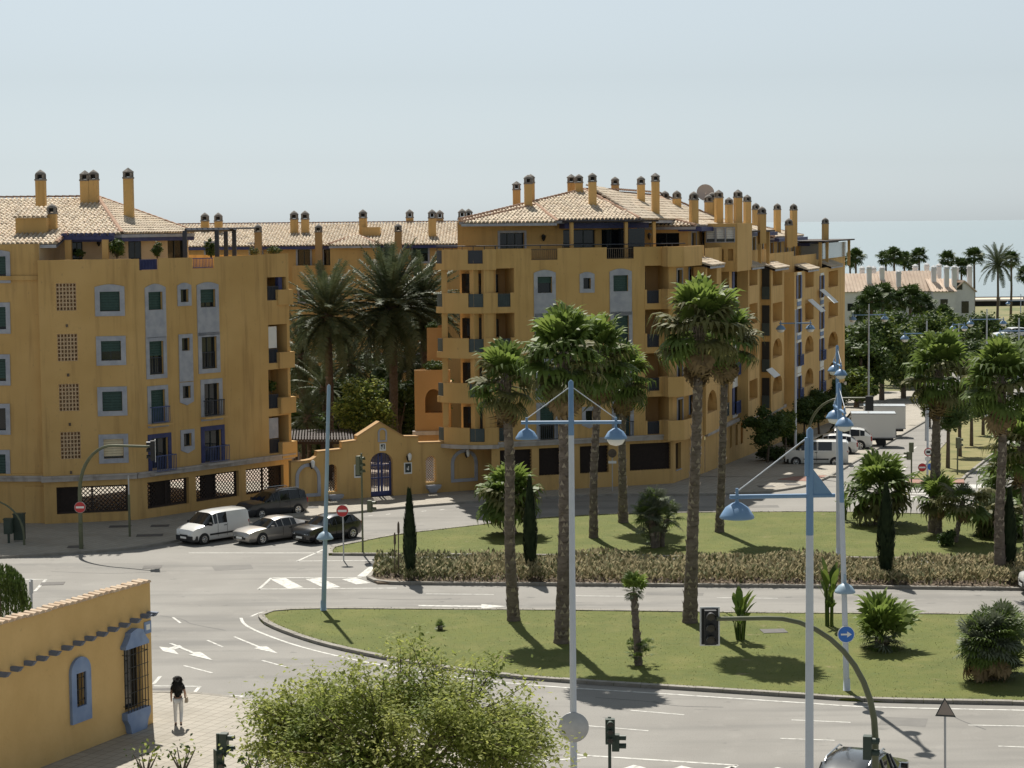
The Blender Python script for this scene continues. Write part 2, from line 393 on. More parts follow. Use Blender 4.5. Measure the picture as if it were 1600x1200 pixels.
# near pavement at the bottom left
npv = px2g([(150, 1087), (312, 1087), (384, 1096), (470, 1112), (560, 1135), (700, 1165), (800, 1192), (860, 1230), (860, 1330), (-400, 1330), (-200, 1087)])
npl = catmull(px2g([(100, 1086), (240, 1085), (312, 1087), (384, 1096), (470, 1112), (560, 1133), (700, 1163), (800, 1190), (880, 1230)]), 4)
slabn = slab('near_pavement', [npl[0] + Vector((-30, 0))] + offset(npl, -.2) + px2g([(880, 1500), (-900, 1500)]), M['paving'])
kerb_line(npl, slabn, .13, -.2)
slab('drop_kerb_strip', px2g([(1262, 755), (1296, 746), (1255, 744), (1215, 752)]), M['paving_red'], .128)

# ------------------------------------------------------------------ road markings
def ln(mb, a, c, wd=.14, h=.006):
    A = GS(*a); B = GS(*c); t = (B - A).xy.normalized(); n = Vector((-t.y, t.x)) * wd / 2
    P = [A.xy + n, A.xy - n, B.xy - n, B.xy + n]
    mb.poly([(p.x, p.y, g(p.y) + h) for p in P])
def pg(mb, pts, h=.006):
    mb.poly([(q.x, q.y, g(q.y) + h) for q in [GS(*p) for p in pts]])
def along(mb, line, wd=.14, h=.006):
    L = offset(line, wd / 2); Rr = offset(line, -wd / 2)
    for i in range(len(line) - 1): mb.poly([(p.x, p.y, g(p.y) + h) for p in (L[i], Rr[i], Rr[i + 1], L[i + 1])])
def marking(name, fn):
    mb = MB(); fn(mb); return tag(mb.build(name, M['paint'], recalc=False), kind='structure')
c3 = lambda l: [(x / 3.333, 840 + y / 3.333) for x, y in l]
def m1(mb):
    for a, c in (((295, 864), (502, 864)), ((464, 877), (507, 858)), ((465, 876.7), (592, 876)), ((404, 921), (424, 903)), ((424, 903), (565, 902.5)), ((404, 920.5), (620, 919))): ln(mb, a, c)
    for a, c in (((434, 904), (462, 919)), ((489, 904), (520, 918.5)), ((545, 904), (568, 912))): ln(mb, a, c, .75)
    ln(mb, (597, 877), (566, 901), .55)
marking('hatched_island_marking', m1)
def m2(mb):
    along(mb, offset(ib, .75), .13); along(mb, offset(il, .35), .13)
marking('lawn_edge_line', m2)
def m3(mb):
    pg(mb, c3([(828, 568), (880, 574), (935, 560), (950, 570), (905, 584), (932, 609), (850, 592)])); 
    pg(mb, c3([(880, 552), (898, 552), (1010, 597), (1045, 597), (1110, 641), (982, 611), (1008, 607)]), .011)
marking('turn_arrow', m3)
marking('ahead_arrow', lambda mb: pg(mb, c3([(1213, 517), (1226, 516), (1355, 568), (1388, 566), (1448, 604), (1322, 577), (1344, 572)])))
marking('lane_arrow', lambda mb: pg(mb, [(654, 945.5), (752, 946.5), (752, 944), (792, 947.5), (752, 951), (752, 948.8), (654, 947.2)]))
def m4(mb):
    for a, c in (((900, 415), (940, 445)), ((1080, 535), (1160, 570)), ((958, 667), (1105, 705)), ((1365, 640), (1500, 677))):
        ln(mb, *c3([a, c]), .10)
    for a, c in (((985, 1110), (1069, 1117)), ((916, 1134), (1013, 1142)), ((1237, 1125), (1329, 1129)), ((1219, 1154), (1304, 1157)), ((1513, 1133), (1610, 1135)), ((1560, 1166), (1640, 1169)), ((665, 928), (772, 929)), ((900, 931), (990, 932)), ((1120, 934), (1215, 935)), ((1340, 937), (1430, 938))):
        ln(mb, a, c, .10)
marking('lane_dashes', m4)
def m5(mb):
    for a, c in (((800, 773), (1040, 775)), ((1040, 775), (1003, 820)), ((835, 722), (798, 765)), ((1040, 822), (1285, 825)), ((1150, 845), (1280, 826))): ln(mb, *c3([a, c]), .13)
    for a, c in (((30, 905.5), (72, 905.5)), ((72, 905.5), (54, 924)), ((891, 1179), (1152, 1196)), ((1152, 1196), (1140, 1202)), ((840, 1190), (916, 1184))): ln(mb, a, c, .14)
    for k in range(4): ln(mb, (1000 + 75 * k, 1197.5 + k * 1.2), (955 + 75 * k, 1212 + k), .5)
marking('crossing_lines', m5)
def m6(mb):
    for k in range(5): ln(mb, (1408 + k * 3, 763 + k * 4.2), (1452 + k * 5, 763 + k * 4.4), .4)
    for k in range(4): ln(mb, (1512 + k * 13, 757), (1506 + k * 14, 763), .5)
    for a, c in (((1377, 736), (1398, 722)), ((1400, 720), (1415, 711)), ((1421, 706), (1432, 698)), ((1425, 748), (1474, 704)), ((1325, 731), (1385, 695)), ((1300, 742), (1420, 750)), ((1590, 790), (1520, 775))): ln(mb, a, c, .13)
    pg(mb, [(1345, 731), (1352, 731.5), (1361, 727.5), (1358, 731), (1352, 735), (1350, 733)]); pg(mb, [(1400, 734), (1408, 734.5), (1417, 728.5), (1415, 733), (1408, 737), (1406, 735.5)])
    for k in range(7): ln(mb, (575 + k * 28, 806.5 - k * 2.4), (582 + k * 28, 805.4 - k * 2.4), .12)
marking('side_street_markings', m6)
# repaired patches and tar-sealed cracks in the asphalt
pm = mixin(mat('asphalt_patch', (.165, .158, .147), .9, (.19, .182, .168), 1.2, detail=2), (.10, .10, .095), 18, .55, .75, .4)
for pts in ([(120, 935), (215, 932), (222, 944), (128, 948)], [(330, 884), (392, 882), (396, 889), (336, 892)], [(1010, 925.5), (1100, 926.5), (1098, 931), (1008, 930)], [(1380, 1120), (1450, 1123), (1446, 1136), (1372, 1132)], [(640, 1072), (720, 1084), (708, 1092), (628, 1078)], [(1150, 790), (1215, 789), (1218, 793), (1152, 794)]):
    mb = MB(); pg(mb, pts, .0035); tag(mb.build('road_patch', pm, recalc=False), kind='structure')
tm = mat('tar_seal', (.075, .074, .072), .7)
for k, pts in enumerate(([(250, 962), (285, 968), (300, 975), (352, 985)], [(80, 893), (170, 896), (260, 893)], [(930, 1090), (1010, 1096), (1060, 1103), (1130, 1105)], [(1480, 1112), (1500, 1125), (1540, 1140)], [(560, 935), (640, 937), (720, 936)])):
    mb = MB(); along(mb, catmull([GS(*p).xy for p in pts], 5), .045, .0045); tag(mb.build('crack_seal', tm, recalc=False), kind='structure')
# iron covers
for i, (x, y, wx) in enumerate(((238, 886, .9), (82, 912, 1.1), (250, 825, 1.0), (188, 826, 1.2), (234, 840, 1.4), (118, 858, .8), (246, 1080, .9), (487, 796, .8), (583, 879, .8), (1209, 990, 1.0), (1238, 760, .9), (1197, 763, 1.0))):
    p = G(x, y); mb = MB(); z = .128 if i in (2, 3, 4, 5, 7, 10, 11) else (.112 if i == 9 else .008)
    mb.box((p.x, p.y, z), (wx, .8, .012), .1)
    tag(mb.build('drain_cover', mat('iron_cover%d' % i, (.09, .085, .08), .8, (.12, .11, .10), 5)), ['rusty iron cover on the road where the arched signal shadow ends', 'iron cover on the road beside the white triangle at left', 'iron cover on the pavement left of the white van', 'dark iron cover on the pavement below the long lattice opening', 'long grey cover on the pavement nearest the white van', 'small cover on the pavement at the foot of the arched signal', 'square cover on the near pavement edge beside the ochre wall', 'cover on the sunlit pavement before the garden wall', 'cover on the road left of the hedge end', 'round pale manhole lid set in the front lawn', 'cover on the sunlit pavement corner by the white van', 'cover on the shaded pavement corner before the right block'][i], 'drain cover', 'iron covers')
# ------------------------------------------------------------------ building kit
class Wall:
    """vertical plane from A to B (left to right seen from outside); s along, z up, o outwards"""
    def __init__(s, A, B):
        s.A = Vector((A[0], A[1])); s.B = Vector((B[0], B[1])); s.L = (s.B - s.A).length
        s.d = (s.B - s.A) / s.L; s.n = Vector((s.d.y, -s.d.x)); s.holes = []; s.rz = math.atan2(s.d.y, s.d.x)
    def pt(s, a, z, o=0.0):
        p = s.A + s.d * a + s.n * o; return Vector((p.x, p.y, z))
    def uv(s, px, py):
        r = ray(px, py); den = r.x * s.n.x + r.y * s.n.y
        t = ((s.A.x - 0) * s.n.x + (s.A.y - 0) * s.n.y) / den
        p = CAMP + r * t; return ((p.xy - s.A).dot(s.d), p.z)
    def S(s, px, py=600): return s.uv(px, py)[0]
    def box(s, mb, a0, a1, z0, z1, o0, o1, m=0):
        q = [s.pt(a0, z0, o1), s.pt(a1, z0, o1), s.pt(a1, z0, o0), s.pt(a0, z0, o0)]
        return mb.hexa(q + [Vector((p.x, p.y, z1)) for p in q], m)
    def hole(s, a0, a1, z0, z1, depth=.25, arch=False): s.holes.append((a0, a1, z0, z1, depth, arch)); return (a0, a1, z0, z1)
    def mesh(s, mb, z0, z1, a0=0, a1=None, top=None, thick=None, m=0):
        a1 = s.L if a1 is None else a1
        H = [h for h in s.holes if h[1] > a0 + .01 and h[0] < a1 - .01]
        ss = sorted({a0, a1} | {min(max(v, a0), a1) for h in H for v in h[:2]} | {p[0] for p in (top or []) if a0 < p[0] < a1})
        zc = sorted({z0} | {v for h in H for v in h[2:4] if z0 < v < z1} | ({z1} if not top else set()))
        def tz(a, side):
            if not top: return z1
            for p, q in zip(top, top[1:]):
                if p[0] <= a <= q[0] and q[0] > p[0]:
                    if (side > 0 and a == q[0]) : continue
                    return p[1] + (q[1] - p[1]) * (a - p[0]) / (q[0] - p[0])
            return top[-1][1] if a >= top[-1][0] else top[0][1]
        o_list = [0.0] if thick is None else [0.0, -thick]
        for u0, u1 in zip(ss, ss[1:]):
            if u1 - u0 < 1e-4: continue
            t0, t1 = tz(u0, 1), tz(u1, -1); mid = (u0 + u1) / 2
            zs = [z for z in zc if z < min(t0, t1) - .01]
            for i, za in enumerate(zs):
                zb = zs[i + 1] if i + 1 < len(zs) else None
                zm = (za + (zb if zb is not None else min(t0, t1))) / 2
                if any(h[0] - 1e-5 <= u0 and u1 <= h[1] + 1e-5 and h[2] < zm < h[3] for h in H): continue
                for o in o_list:
                    mb.quad(s.pt(u0, za, o), s.pt(u1, za, o), s.pt(u1, t1 if zb is None else zb, o), s.pt(u0, t0 if zb is None else zb, o), m)
            if thick is not None: mb.quad(s.pt(u0, t0), s.pt(u1, t1), s.pt(u1, t1, -thick), s.pt(u0, t0, -thick), m)
        if thick is not None:
            for a, sd_ in ((a0, 1), (a1, -1)): mb.quad(s.pt(a, z0), s.pt(a, tz(a, sd_)), s.pt(a, tz(a, sd_), -thick), s.pt(a, z0, -thick), m)
            if top:
                for p, q in zip(top, top[1:]):
                    if abs(p[0] - q[0]) < 1e-6: mb.quad(s.pt(p[0], p[1]), s.pt(p[0], q[1]), s.pt(p[0], q[1], -thick), s.pt(p[0], p[1], -thick), m)
        for h in H:
            x0, x1, h0, h1, dp, ar = h
            mb.quad(s.pt(x0, h0), s.pt(x1, h0), s.pt(x1, h0, -dp), s.pt(x0, h0, -dp), m)
            mb.quad(s.pt(x0, h0), s.pt(x0, h1), s.pt(x0, h1, -dp), s.pt(x0, h0, -dp), m)
            mb.quad(s.pt(x1, h0), s.pt(x1, h1), s.pt(x1, h1, -dp), s.pt(x1, h0, -dp), m)
            if not ar: mb.quad(s.pt(x0, h1), s.pt(x1, h1), s.pt(x1, h1, -dp), s.pt(x0, h1, -dp), m)
            else:
                r = (x1 - x0) / 2; rise = r if ar is True else ar; c = (x0 + x1) / 2; sp = h1 - rise; n = 10
                A = [(c - r * math.cos(PI * k / n), sp + rise * math.sin(PI * k / n)) for k in range(n + 1)]
                for k in range(n):
                    (xa, ya), (xb, yb) = A[k], A[k + 1]
                    mb.quad(s.pt(xa, ya), s.pt(xb, yb), s.pt(xb, h1), s.pt(xa, h1), m)
                    if dp > .3 or thick is not None: mb.quad(s.pt(xa, ya, -min(dp, .3)), s.pt(xb, yb, -min(dp, .3)), s.pt(xb, h1, -min(dp, .3)), s.pt(xa, h1, -min(dp, .3)), m)
                    mb.quad(s.pt(xa, ya), s.pt(xb, yb), s.pt(xb, yb, -min(dp, .3)), s.pt(xa, ya, -min(dp, .3)), m)

def ring(mb, W, outer, inner, o0, o1, m=0):
    """surround between two outlines with equal point counts (s,z lists)"""
    n = len(outer)
    for i in range(n):
        j = (i + 1) % n
        mb.quad(W.pt(*outer[i], o1), W.pt(*outer[j], o1), W.pt(*inner[j], o1), W.pt(*inner[i], o1), m)
        mb.quad(W.pt(*outer[i], o0), W.pt(*outer[j], o0), W.pt(*outer[j], o1), W.pt(*outer[i], o1), m)
        mb.quad(W.pt(*inner[i], o0), W.pt(*inner[j], o0), W.pt(*inner[j], o1), W.pt(*inner[i], o1), m)
def surround(W, a0, a1, z0, z1, t=.22, bow=0.0, foot=0.0, b0=None, b1=None):
    """outer/inner point lists; bow lifts the top edge, foot points the bottom, b0/b1 extend below/above"""
    x0, x1 = a0 - t, a1 + t; lo = (z0 - t) if b0 is None else b0; hi = (z1 + t) if b1 is None else b1; c = (a0 + a1) / 2; n = 6
    outer = [(x0, lo), (c, lo - foot), (x1, lo)] + [(x1 + (x0 - x1) * k / n, hi + bow * math.sin(PI * k / n)) for k in range(n + 1)]
    inner = [(a0, z0), (c, z0), (a1, z0)] + [(a1 + (a0 - a1) * k / n, z1) for k in range(n + 1)]
    return outer, inner
def window(W, bld, a0, a1, z0, z1, fill='shutter', t=.22, bow=0, foot=0, b0=None, b1=None, trim='trim', proud=.05, frac=1.0, cut=True, mull=1, rail=None, depth=.22):
    """opening + surround + leaf; fill shutter / glass / blind; frac = share of opening covered by the shutter"""
    if cut: W.hole(a0, a1, z0, z1, depth)
    mb = MB()
    if t > 0: ring(mb, W, *surround(W, a0, a1, z0, z1, t, bow, foot, b0, b1), -.01, proud)
    else: W.box(mb, a0, a1, z0 - .06, z0 - .002, -.02, .06)
    o = mb.build('window', M[trim], bld)
    q = MB(); W.box(q, a0 + .002, a1 - .002, z0 + .002, z1 - .002, -depth - .05, -depth + .02); q.build('pane', M['glass'], o)
    if mull:
        q = MB(); f = .055; e = -depth + .022
        for k in range(mull + 1):
            x = a0 + (a1 - a0 - f) * k / mull; W.box(q, x, x + f, z0 + .003, z1 - .003, e, e + .045)
        for z in (z0 + .003, z1 - f): W.box(q, a0 + f, a1 - f, z, z + f - .003, e, e + .04)
        q.build('frame', M['darkfr'], o)
    if fill in ('shutter', 'blind', 'white') and frac > 0:
        q = MB(); zz = z1 - (z1 - z0) * frac; n = max(2, int((z1 - zz) / .14))
        for k in range(n):
            h = (z1 - zz) / n; W.box(q, a0 + .004, a1 - .004, zz + h * k + .012, zz + h * (k + 1), -depth + .07, -depth + .095)
        q.build('shutter', M['shutter' if fill == 'shutter' else fill], o)
    if rail:
        q = MB(); W.box(q, a0 - .1, a1 + .1, z0 + .92, z0 + .97, rail[1] - .04, rail[1]); n = int((a1 - a0 + .2) / .12)
        W.box(q, a0 - .1, a1 + .1, z0 + .06, z0 + .1, rail[1] - .03, rail[1])
        for k in range(n + 1):
            x = a0 - .1 + (a1 - a0 + .18) * k / n; W.box(q, x, x + .022, z0 + .08, z0 + .93, rail[1] - .03, rail[1] - .005)
        for x in (a0 - .1, a1 + .08): W.box(q, x, x + .025, z0 + .9, z0 + .95, 0, rail[1])
        if rail[1] > .3:
            n = max(2, int(rail[1] / .13))
            for x in (a0 - .1, a1 + .08):
                for k in range(1, n): W.box(q, x, x + .02, z0 + .08, z0 + .93, rail[1] * k / n, rail[1] * k / n + .02)
        q.build('railing', M[rail[0]], o)
    return o
def bars(mb, W, a0, a1, z0, z1, o, step=.12, w_=.022, m=0):
    W.box(mb, a0, a1, z1 - .05, z1, o - .05, o, m); W.box(mb, a0, a1, z0, z0 + .04, o - .04, o, m)
    n = max(1, int((a1 - a0) / step))
    for k in range(n + 1): x = a0 + (a1 - a0 - w_) * k / n; W.box(mb, x, x + w_, z0 + .04, z1 - .05, o - .035, o - .013, m)
def diag_lattice(mb, W, a0, a1, z0, z1, o, step=.24, w_=.075):
    """crossed diagonal laths clipped to the opening"""
    Wd, Hh = a1 - a0, z1 - z0; k = -Hh
    for sgn in (1, -1):
        k = -Hh
        while k < Wd:
            lo = max(0, -k); hi = min(Hh, Wd - k)
            if hi - lo > .05:
                xa, xb = k + lo, k + hi
                if sgn < 0: xa, xb = Wd - xa, Wd - xb
                oo = o + (.02 if sgn > 0 else 0)
                p = [W.pt(a0 + xa - w_ / 2, z0 + lo, oo), W.pt(a0 + xa + w_ / 2, z0 + lo, oo), W.pt(a0 + xb + w_ / 2, z0 + hi, oo), W.pt(a0 + xb - w_ / 2, z0 + hi, oo)]
                mb.quad(*p); off = Vector((W.n.x, W.n.y, 0)) * -.018; mb.quad(*[v + off for v in p])
            k += step

def tiles(name, poly, eave_dir, parent, w_=.26, l_=.44, lift=.02, roofm=None):
    """barrel tiles over a planar 3D polygon; eave_dir: unit vector along the eave"""
    P = [Vector(p) for p in poly]; e = Vector(eave_dir).normalized()
    nrm = Vector((0, 0, 0))
    for i in range(len(P)): nrm += P[i].cross(P[(i + 1) % len(P)])
    nrm.normalize()
    if nrm.z < 0: nrm = -nrm
    u = nrm.cross(e).normalized()
    if u.z < 0: u = -u
    o = P[0]; q = [((p - o).dot(e), (p - o).dot(u)) for p in P]
    def inside(x, y):
        c = False; j = len(q) - 1
        for i in range(len(q)):
            if (q[i][1] > y) != (q[j][1] > y) and x < (q[j][0] - q[i][0]) * (y - q[i][1]) / (q[j][1] - q[i][1]) + q[i][0]: c = not c
            j = i
        return c
    x0, x1 = min(a for a, _ in q), max(a for a, _ in q); y0, y1 = min(b_ for _, b_ in q), max(b_ for _, b_ in q)
    V = []; Fc = []; T = []; nx, ny = int((x1 - x0) / w_) + 1, int((y1 - y0) / l_) + 1
    prof = [(-.5, -.035), (-.27, .075), (.0, .105), (.27, .075), (.5, -.035)]
    for i in range(nx):
        for j in range(ny):
            cx, cy = x0 + (i + .5) * w_, y0 + (j + .5) * l_
            if not inside(cx, cy): continue
            jx, jz = random.uniform(-.012, .012), random.uniform(-.008, .012); b_ = len(V); tv = random.choice((.74, .84, .92, 1, 1, 1.05, .97, .9)); 
            for yy_, dz in ((cy - l_ * .58, .035), (cy + l_ * .5, 0)):
                for sx, h in prof:
                    p = o + e * (cx + sx * w_ + jx) + u * yy_ + nrm * (h + dz + jz + lift); V.append(tuple(p))
            for k in range(4): Fc.append((b_ + k, b_ + k + 1, b_ + 6 + k, b_ + 5 + k)); T += [tv] * 4
            Fc.append((b_, b_ + 1, b_ + 2, b_ + 3, b_ + 4)); T += [tv * .6] * 5
    me = bpy.data.meshes.new(name); me.from_pydata(V, [], Fc); me.materials.append(M['tile'])
    ca = me.color_attributes.new('tint', 'FLOAT_COLOR', 'CORNER')
    ca.data.foreach_set('color', [c for t_ in T for c in (t_, t_ * random.uniform(.95, 1.02), t_ * .97, 1)])
    r = link(name, me, parent); r['kind'] = 'stuff'
    return r
def roof(parent, faces, hips, eave_h=.16, fascia='string', tilew=.26):
    """faces: list of (polygon, eave dir); hips: list of 3D polylines capped with half-round tiles; returns roof part"""
    mb = MB()
    for pl, ed in faces:
        mb.poly([Vector(p) - Vector((0, 0, .015)) for p in pl]); mb.poly([Vector(p) - Vector((0, 0, eave_h)) for p in pl], 1)
        k = len(pl)
        for i in range(k):
            a, c = Vector(pl[i]), Vector(pl[(i + 1) % k])
            if abs(a.z - c.z) < .12: dz = Vector((0, 0, eave_h)); mb.quad(a - dz * .1, c - dz * .1, c - dz, a - dz, 1)
    rf = mb.build('roof', [M['tileu'], M[fascia]], parent)
    for pl, ed in faces: tiles('roof_tiles', pl, ed, rf, tilew)
    hm = MB()
    for h in hips:
        for a, c in zip(h, h[1:]):
            a, c = Vector(a), Vector(c); n = max(1, int((c - a).length / .42)); t = (c - a) / n
            sd_ = Vector((t.y, -t.x, 0)).normalized()
            for k in range(n):
                p = a + t * k; q = a + t * (k + 1.08); pr = [(-.15, .02), (-.08, .13), (.08, .13), (.15, .02)]
                V = [p + sd_ * x + Vector((0, 0, z + .07)) for x, z in pr] + [q + sd_ * x * .85 + Vector((0, 0, z + .04)) for x, z in pr]
                hm.add(V, [(0, 1, 5, 4), (1, 2, 6, 5), (2, 3, 7, 6), (0, 1, 2, 3)])
    if hips: hm.build('ridge_tiles', M['tileu'], rf, recalc=False)['kind'] = 'stuff'
    return rf
def chimney(parent, px, ytop, d, zbase, w_=.62, rz=0, kind=0, orange=False):
    p = D(px, ytop, d); zt = p.z; mb = MB(); ch = .75 * w_ / .62
    mb.box((p.x, p.y, (zbase + zt - ch) / 2), (w_, w_, zt - ch - zbase), rz)
    c = mb.build('chimney', M['plaster_o' if orange else 'plaster'], parent)
    mb = MB(); z0 = zt - ch; r = w_ * .5
    mb.box((p.x, p.y, z0 + .05), (w_ * 1.12, w_ * 1.12, .10), rz)
    ca, sa = math.cos(rz), math.sin(rz)
    for dx, dy in ((1, 1), (1, -1), (-1, 1), (-1, -1)):
        x, y = dx * w_ * .38, dy * w_ * .38; mb.box((p.x + x * ca - y * sa, p.y + x * sa + y * ca, z0 + .1 + ch * .2), (w_ * .24, w_ * .24, ch * .4), rz)
    mb.box((p.x, p.y, z0 + .12 + ch * .2), (w_ * .42, w_ * .42, ch * .4), rz, 1)
    zt2 = z0 + .1 + ch * .4
    if kind == 0: mb.lathe([(w_ * .6, zt2), (w_ * .58, zt2 + .06), (w_ * .4, zt2 + ch * .25), (.02, zt)], (p.x, p.y, 0), 10)
    else:
        pr = [(w_ * .62, zt2), (w_ * .62, zt2 + .06), (.02, zt)]; mb.lathe(pr, (p.x, p.y, 0), 4, smooth=False)
    mb.build('chimney_cap', [M['cap'], M['dark']], c)
    return c
def railing_panel(W, parent, a0, a1, z0, z1, o, m='greenrail', step=.11):
    q = MB(); bars(q, W, a0, a1, z0, z1, o, step, .04); W.box(q, a0 + .01, a1 - .01, z0 + .05, z1 - .06, o - .055, o - .045)
    return q.build('railing', M[m], parent)
def lamp_wall(W, parent, a, z, o=0):
    q = MB(); p = W.pt(a, z, o + .16); q.lathe([(.03, -.2), (.11, -.05), (.13, .1), (.16, .12), (.02, .25)], p, 8)
    W.box(q, a - .02, a + .02, z + .2, z + .24, o, o + .18); q.build('wall_lantern', M['black'], parent)
# ------------------------------------------------------------------ left apartment block
zs_ = 2.6
La = G(68, 750, zs_).xy; Lb = G(213, 744, zs_).xy; Lc = G(456, 712.5, zs_).xy
FL = [3.0, 5.75, 8.5, 11.25]; PAR = 14.85
bl = empty('apartment_building', (0, 0, 0), 0, 'ochre apartment block at left with grey-blue window surrounds and tiled hip roof', 'building')
W0 = Wall(G(-170, 750, zs_).xy + Vector((0, .45)), La + Vector((.0, .45))); W1 = Wall(La, Lb); W2 = Wall(Lb, Lc)
# row of windows on the set-back left wall
for fl, py in zip(FL, (727, 655, 578, 497)):
    a, z = W0.uv(2, py); window(W0, bl, a - 1.0, a + .27, z - .62, z + .62, 'shutter', .25, .0, frac=(.9 if py != 655 else 0), mull=2)
a, z = W0.uv(2, 418); window(W0, bl, a - 1.0, a + .27, z - .62, z + .62, 'shutter', .25, .12, frac=.8, mull=2)
# lattice vents: pierced panels of 7 x 7 openings
for x, y in ((103.5, 464), (105.5, 543), (108, 621), (110.5, 696)):
    a, z = W1.uv(x, y); W1.hole(a - .55, a + .55, z - .76, z + .76, .2)
    mb = MB(); n = 6
    for k in range(n + 1): xx = a - .55 + 1.1 * k / n; W1.box(mb, xx - .032, xx + .032, z - .76, z + .76, -.13, -.03)
    for k in range(8): zz = z - .76 + 1.52 * k / 7; W1.box(mb, a - .55, a + .55, zz - .032, zz + .032, -.125, -.04)
    mb.build('pierced_vent', M['brick'], bl)
    mb = MB(); W1.box(mb, a - .6, a + .6, z - .8, z + .8, -.6, -.5); mb.build('vent_back', M['brick'], bl)
for x, y, f, fr in ((171.5, 471, 'shutter', .97), (173.5, 548, 'shutter', .55), (175.5, 627, 'shutter', 1), (177.5, 701, 'blind', .9)):
    a, z = W1.uv(x, y); window(W1, bl, a - .55, a + .55, z - .55, z + .55, f, .27, .14 if y == 471 else 0, frac=fr, mull=2)
# bent wing: two tall columns of french windows, narrow windows between
def col(px_list, kinds, sill, tops, trim_run):
    pass
for i, (x, y0, y1) in enumerate(((242, 456, 484), (243.5, 533, 585))):
    a, zt = W2.uv(x, y0); _, zb = W2.uv(x, y1)
    window(W2, bl, a - .52, a + .52, zb, zt, 'shutter', .24, .22 if i == 0 else 0, frac=(1, .45)[i], mull=2, b0=None if i else W2.uv(x, 528)[1], rail=None if i == 0 else ('rail', -.1))
a, zt = W2.uv(246, 609); _, zb = W2.uv(246, 661); window(W2, bl, a - .52, a + .52, zb, zt, 'shutter', .24, frac=1, mull=2, rail=('bluerail', .34))
mb = MB(); W2.box(mb, a - .8, a + .8, zb - .12, zb - .01, 0.0, .42); mb.build('balcony_slab', M['plaster'], bl)
a, zt = W2.uv(249, 684); _, zb = W2.uv(249, 736); window(W2, bl, a - .62, a + .62, zb, zt, 'shutter', .24, frac=.0, mull=2, trim='cobalt', rail=('bluerail', .62))
mb = MB(); W2.box(mb, a - .95, a + .95, zb - .13, zb - .01, 0.0, .7); mb.build('balcony_slab', M['string'], bl)
for i, (x, y0, y1) in enumerate(((324, 452, 480), (326, 526, 576))):
    a, zt = W2.uv(x, y0); _, zb = W2.uv(x, y1)
    window(W2, bl, a - .58, a + .58, zb, zt, 'shutter', .26, .16 if i == 0 else 0, frac=(.75, 0)[i], mull=2, b0=None if i else W2.uv(x, 524)[1], rail=None if i == 0 else ('rail', -.1))
a, zt = W2.uv(330, 599); _, zb = W2.uv(330, 650); window(W2, bl, a - .58, a + .58, zb, zt, 'glass', .26, mull=2, rail=('rail', .4))
mb = MB(); W2.box(mb, a - .85, a + .85, zb - .12, zb - .01, 0.0, .46); mb.build('balcony_slab', M['plaster'], bl)
a, zt = W2.uv(332, 672); _, zb = W2.uv(332, 721); window(W2, bl, a - .66, a + .66, zb, zt, 'glass', .26, mull=2, trim='cobalt', rail=('bluerail', .62))
mb = MB(); W2.box(mb, a - 1.0, a + 1.0, zb - .13, zb - .01, 0.0, .72); mb.build('balcony_slab', M['string'], bl)
for x, y0, y1, bow, ft, lo in ((287.5, 452, 472, .16, 0, None), (289.5, 528, 548, 0, 0, 603), (291, 603, 622, 0, .2, None), (292.5, 677, 697, 0, .2, None)):
    a, zt = W2.uv(x, y0); _, zb = W2.uv(x, y1)
    window(W2, bl, a - .3, a + .3, zb, zt, 'glass', .22, bow, ft, b0=None if lo is None else W2.uv(x, lo - 7)[1], mull=1)
# corner loggias at the right end of the wing
rooms = []
for y0, y1, bx in ((433, 469, 417), (507, 567, 419), (577, 638, 419), (650, 708, 420)):
    a0 = W2.S(bx, y0); _, zt = W2.uv(430, y0); _, zb = W2.uv(430, y1); W2.hole(a0, W2.L - .22, zb, zt, 1.5); rooms.append((a0, zb, zt))
# ground-floor lattice openings
gl = []
for x0, x1, y0, y1, Wq in ((88, 200, 764, 810, W1), (230, 295, 752, 803, W2), (306, 373, 741, 792, W2), (384, 443, 732, 778, W2)):
    a0, a1 = Wq.S(x0, y0), Wq.S(x1, y0); zt = 2.15; zb = .62
    Wq.hole(a0, a1, zb, zt, .35); gl.append((Wq, a0, a1, zb, zt))
# parapet notches on the terrace
n1 = W2.S(222), W2.S(251); n2 = W2.S(305), W2.S(338)
t2 = [(0, PAR)]
for q in (n1, n2): t2 += [(q[0], PAR), (q[0], PAR - .65), (q[1], PAR - .65), (q[1], PAR)]
t2 += [(W2.L, PAR + .12)]
mb = MB(); W0.mesh(mb, 2.5, 15.75); W0.mesh(mb, 0, 2.5); W1.mesh(mb, 0, PAR); W2.mesh(mb, 0, PAR, top=t2)
mb.quad(W0.pt(W0.L, 0), W1.pt(0, 0), W1.pt(0, PAR), W0.pt(W0.L, PAR))
# rear, ends and floors (ground floor open at the back, on columns)
bk = Vector((-.18, 1)) * 12.0
pts = [W0.A, La + Vector((0, .45)), La, Lb, Lc]; endp = Lc + Vector((-9.5, 7.5)); 
poly = [W0.A, La + Vector((0, .3)), La + Vector((.2, .3)), Lb + Vector((0, .3)), Lc + Vector((-.3, .05)), endp, Lb + Vector((-5.5, 12)), W0.A + Vector((0, 12.5))]
for z0, z1 in ((2.62, 2.9), (13.75, 13.98)): mb.prism([(p.x, p.y) for p in poly], z0, z1)
for p, q in ((Lc, endp), (endp, poly[6]), (poly[6], poly[7])):
    mb.quad((p.x, p.y, 2.62), (q.x, q.y, 2.62), (q.x, q.y, PAR), (p.x, p.y, PAR))
for k in range(7):
    p = endp.lerp(poly[6], k / 6.0) if k < 3 else poly[6].lerp(poly[7], (k - 2) / 5); mb.box((p.x, p.y, 1.3), (.5, .5, 2.65))
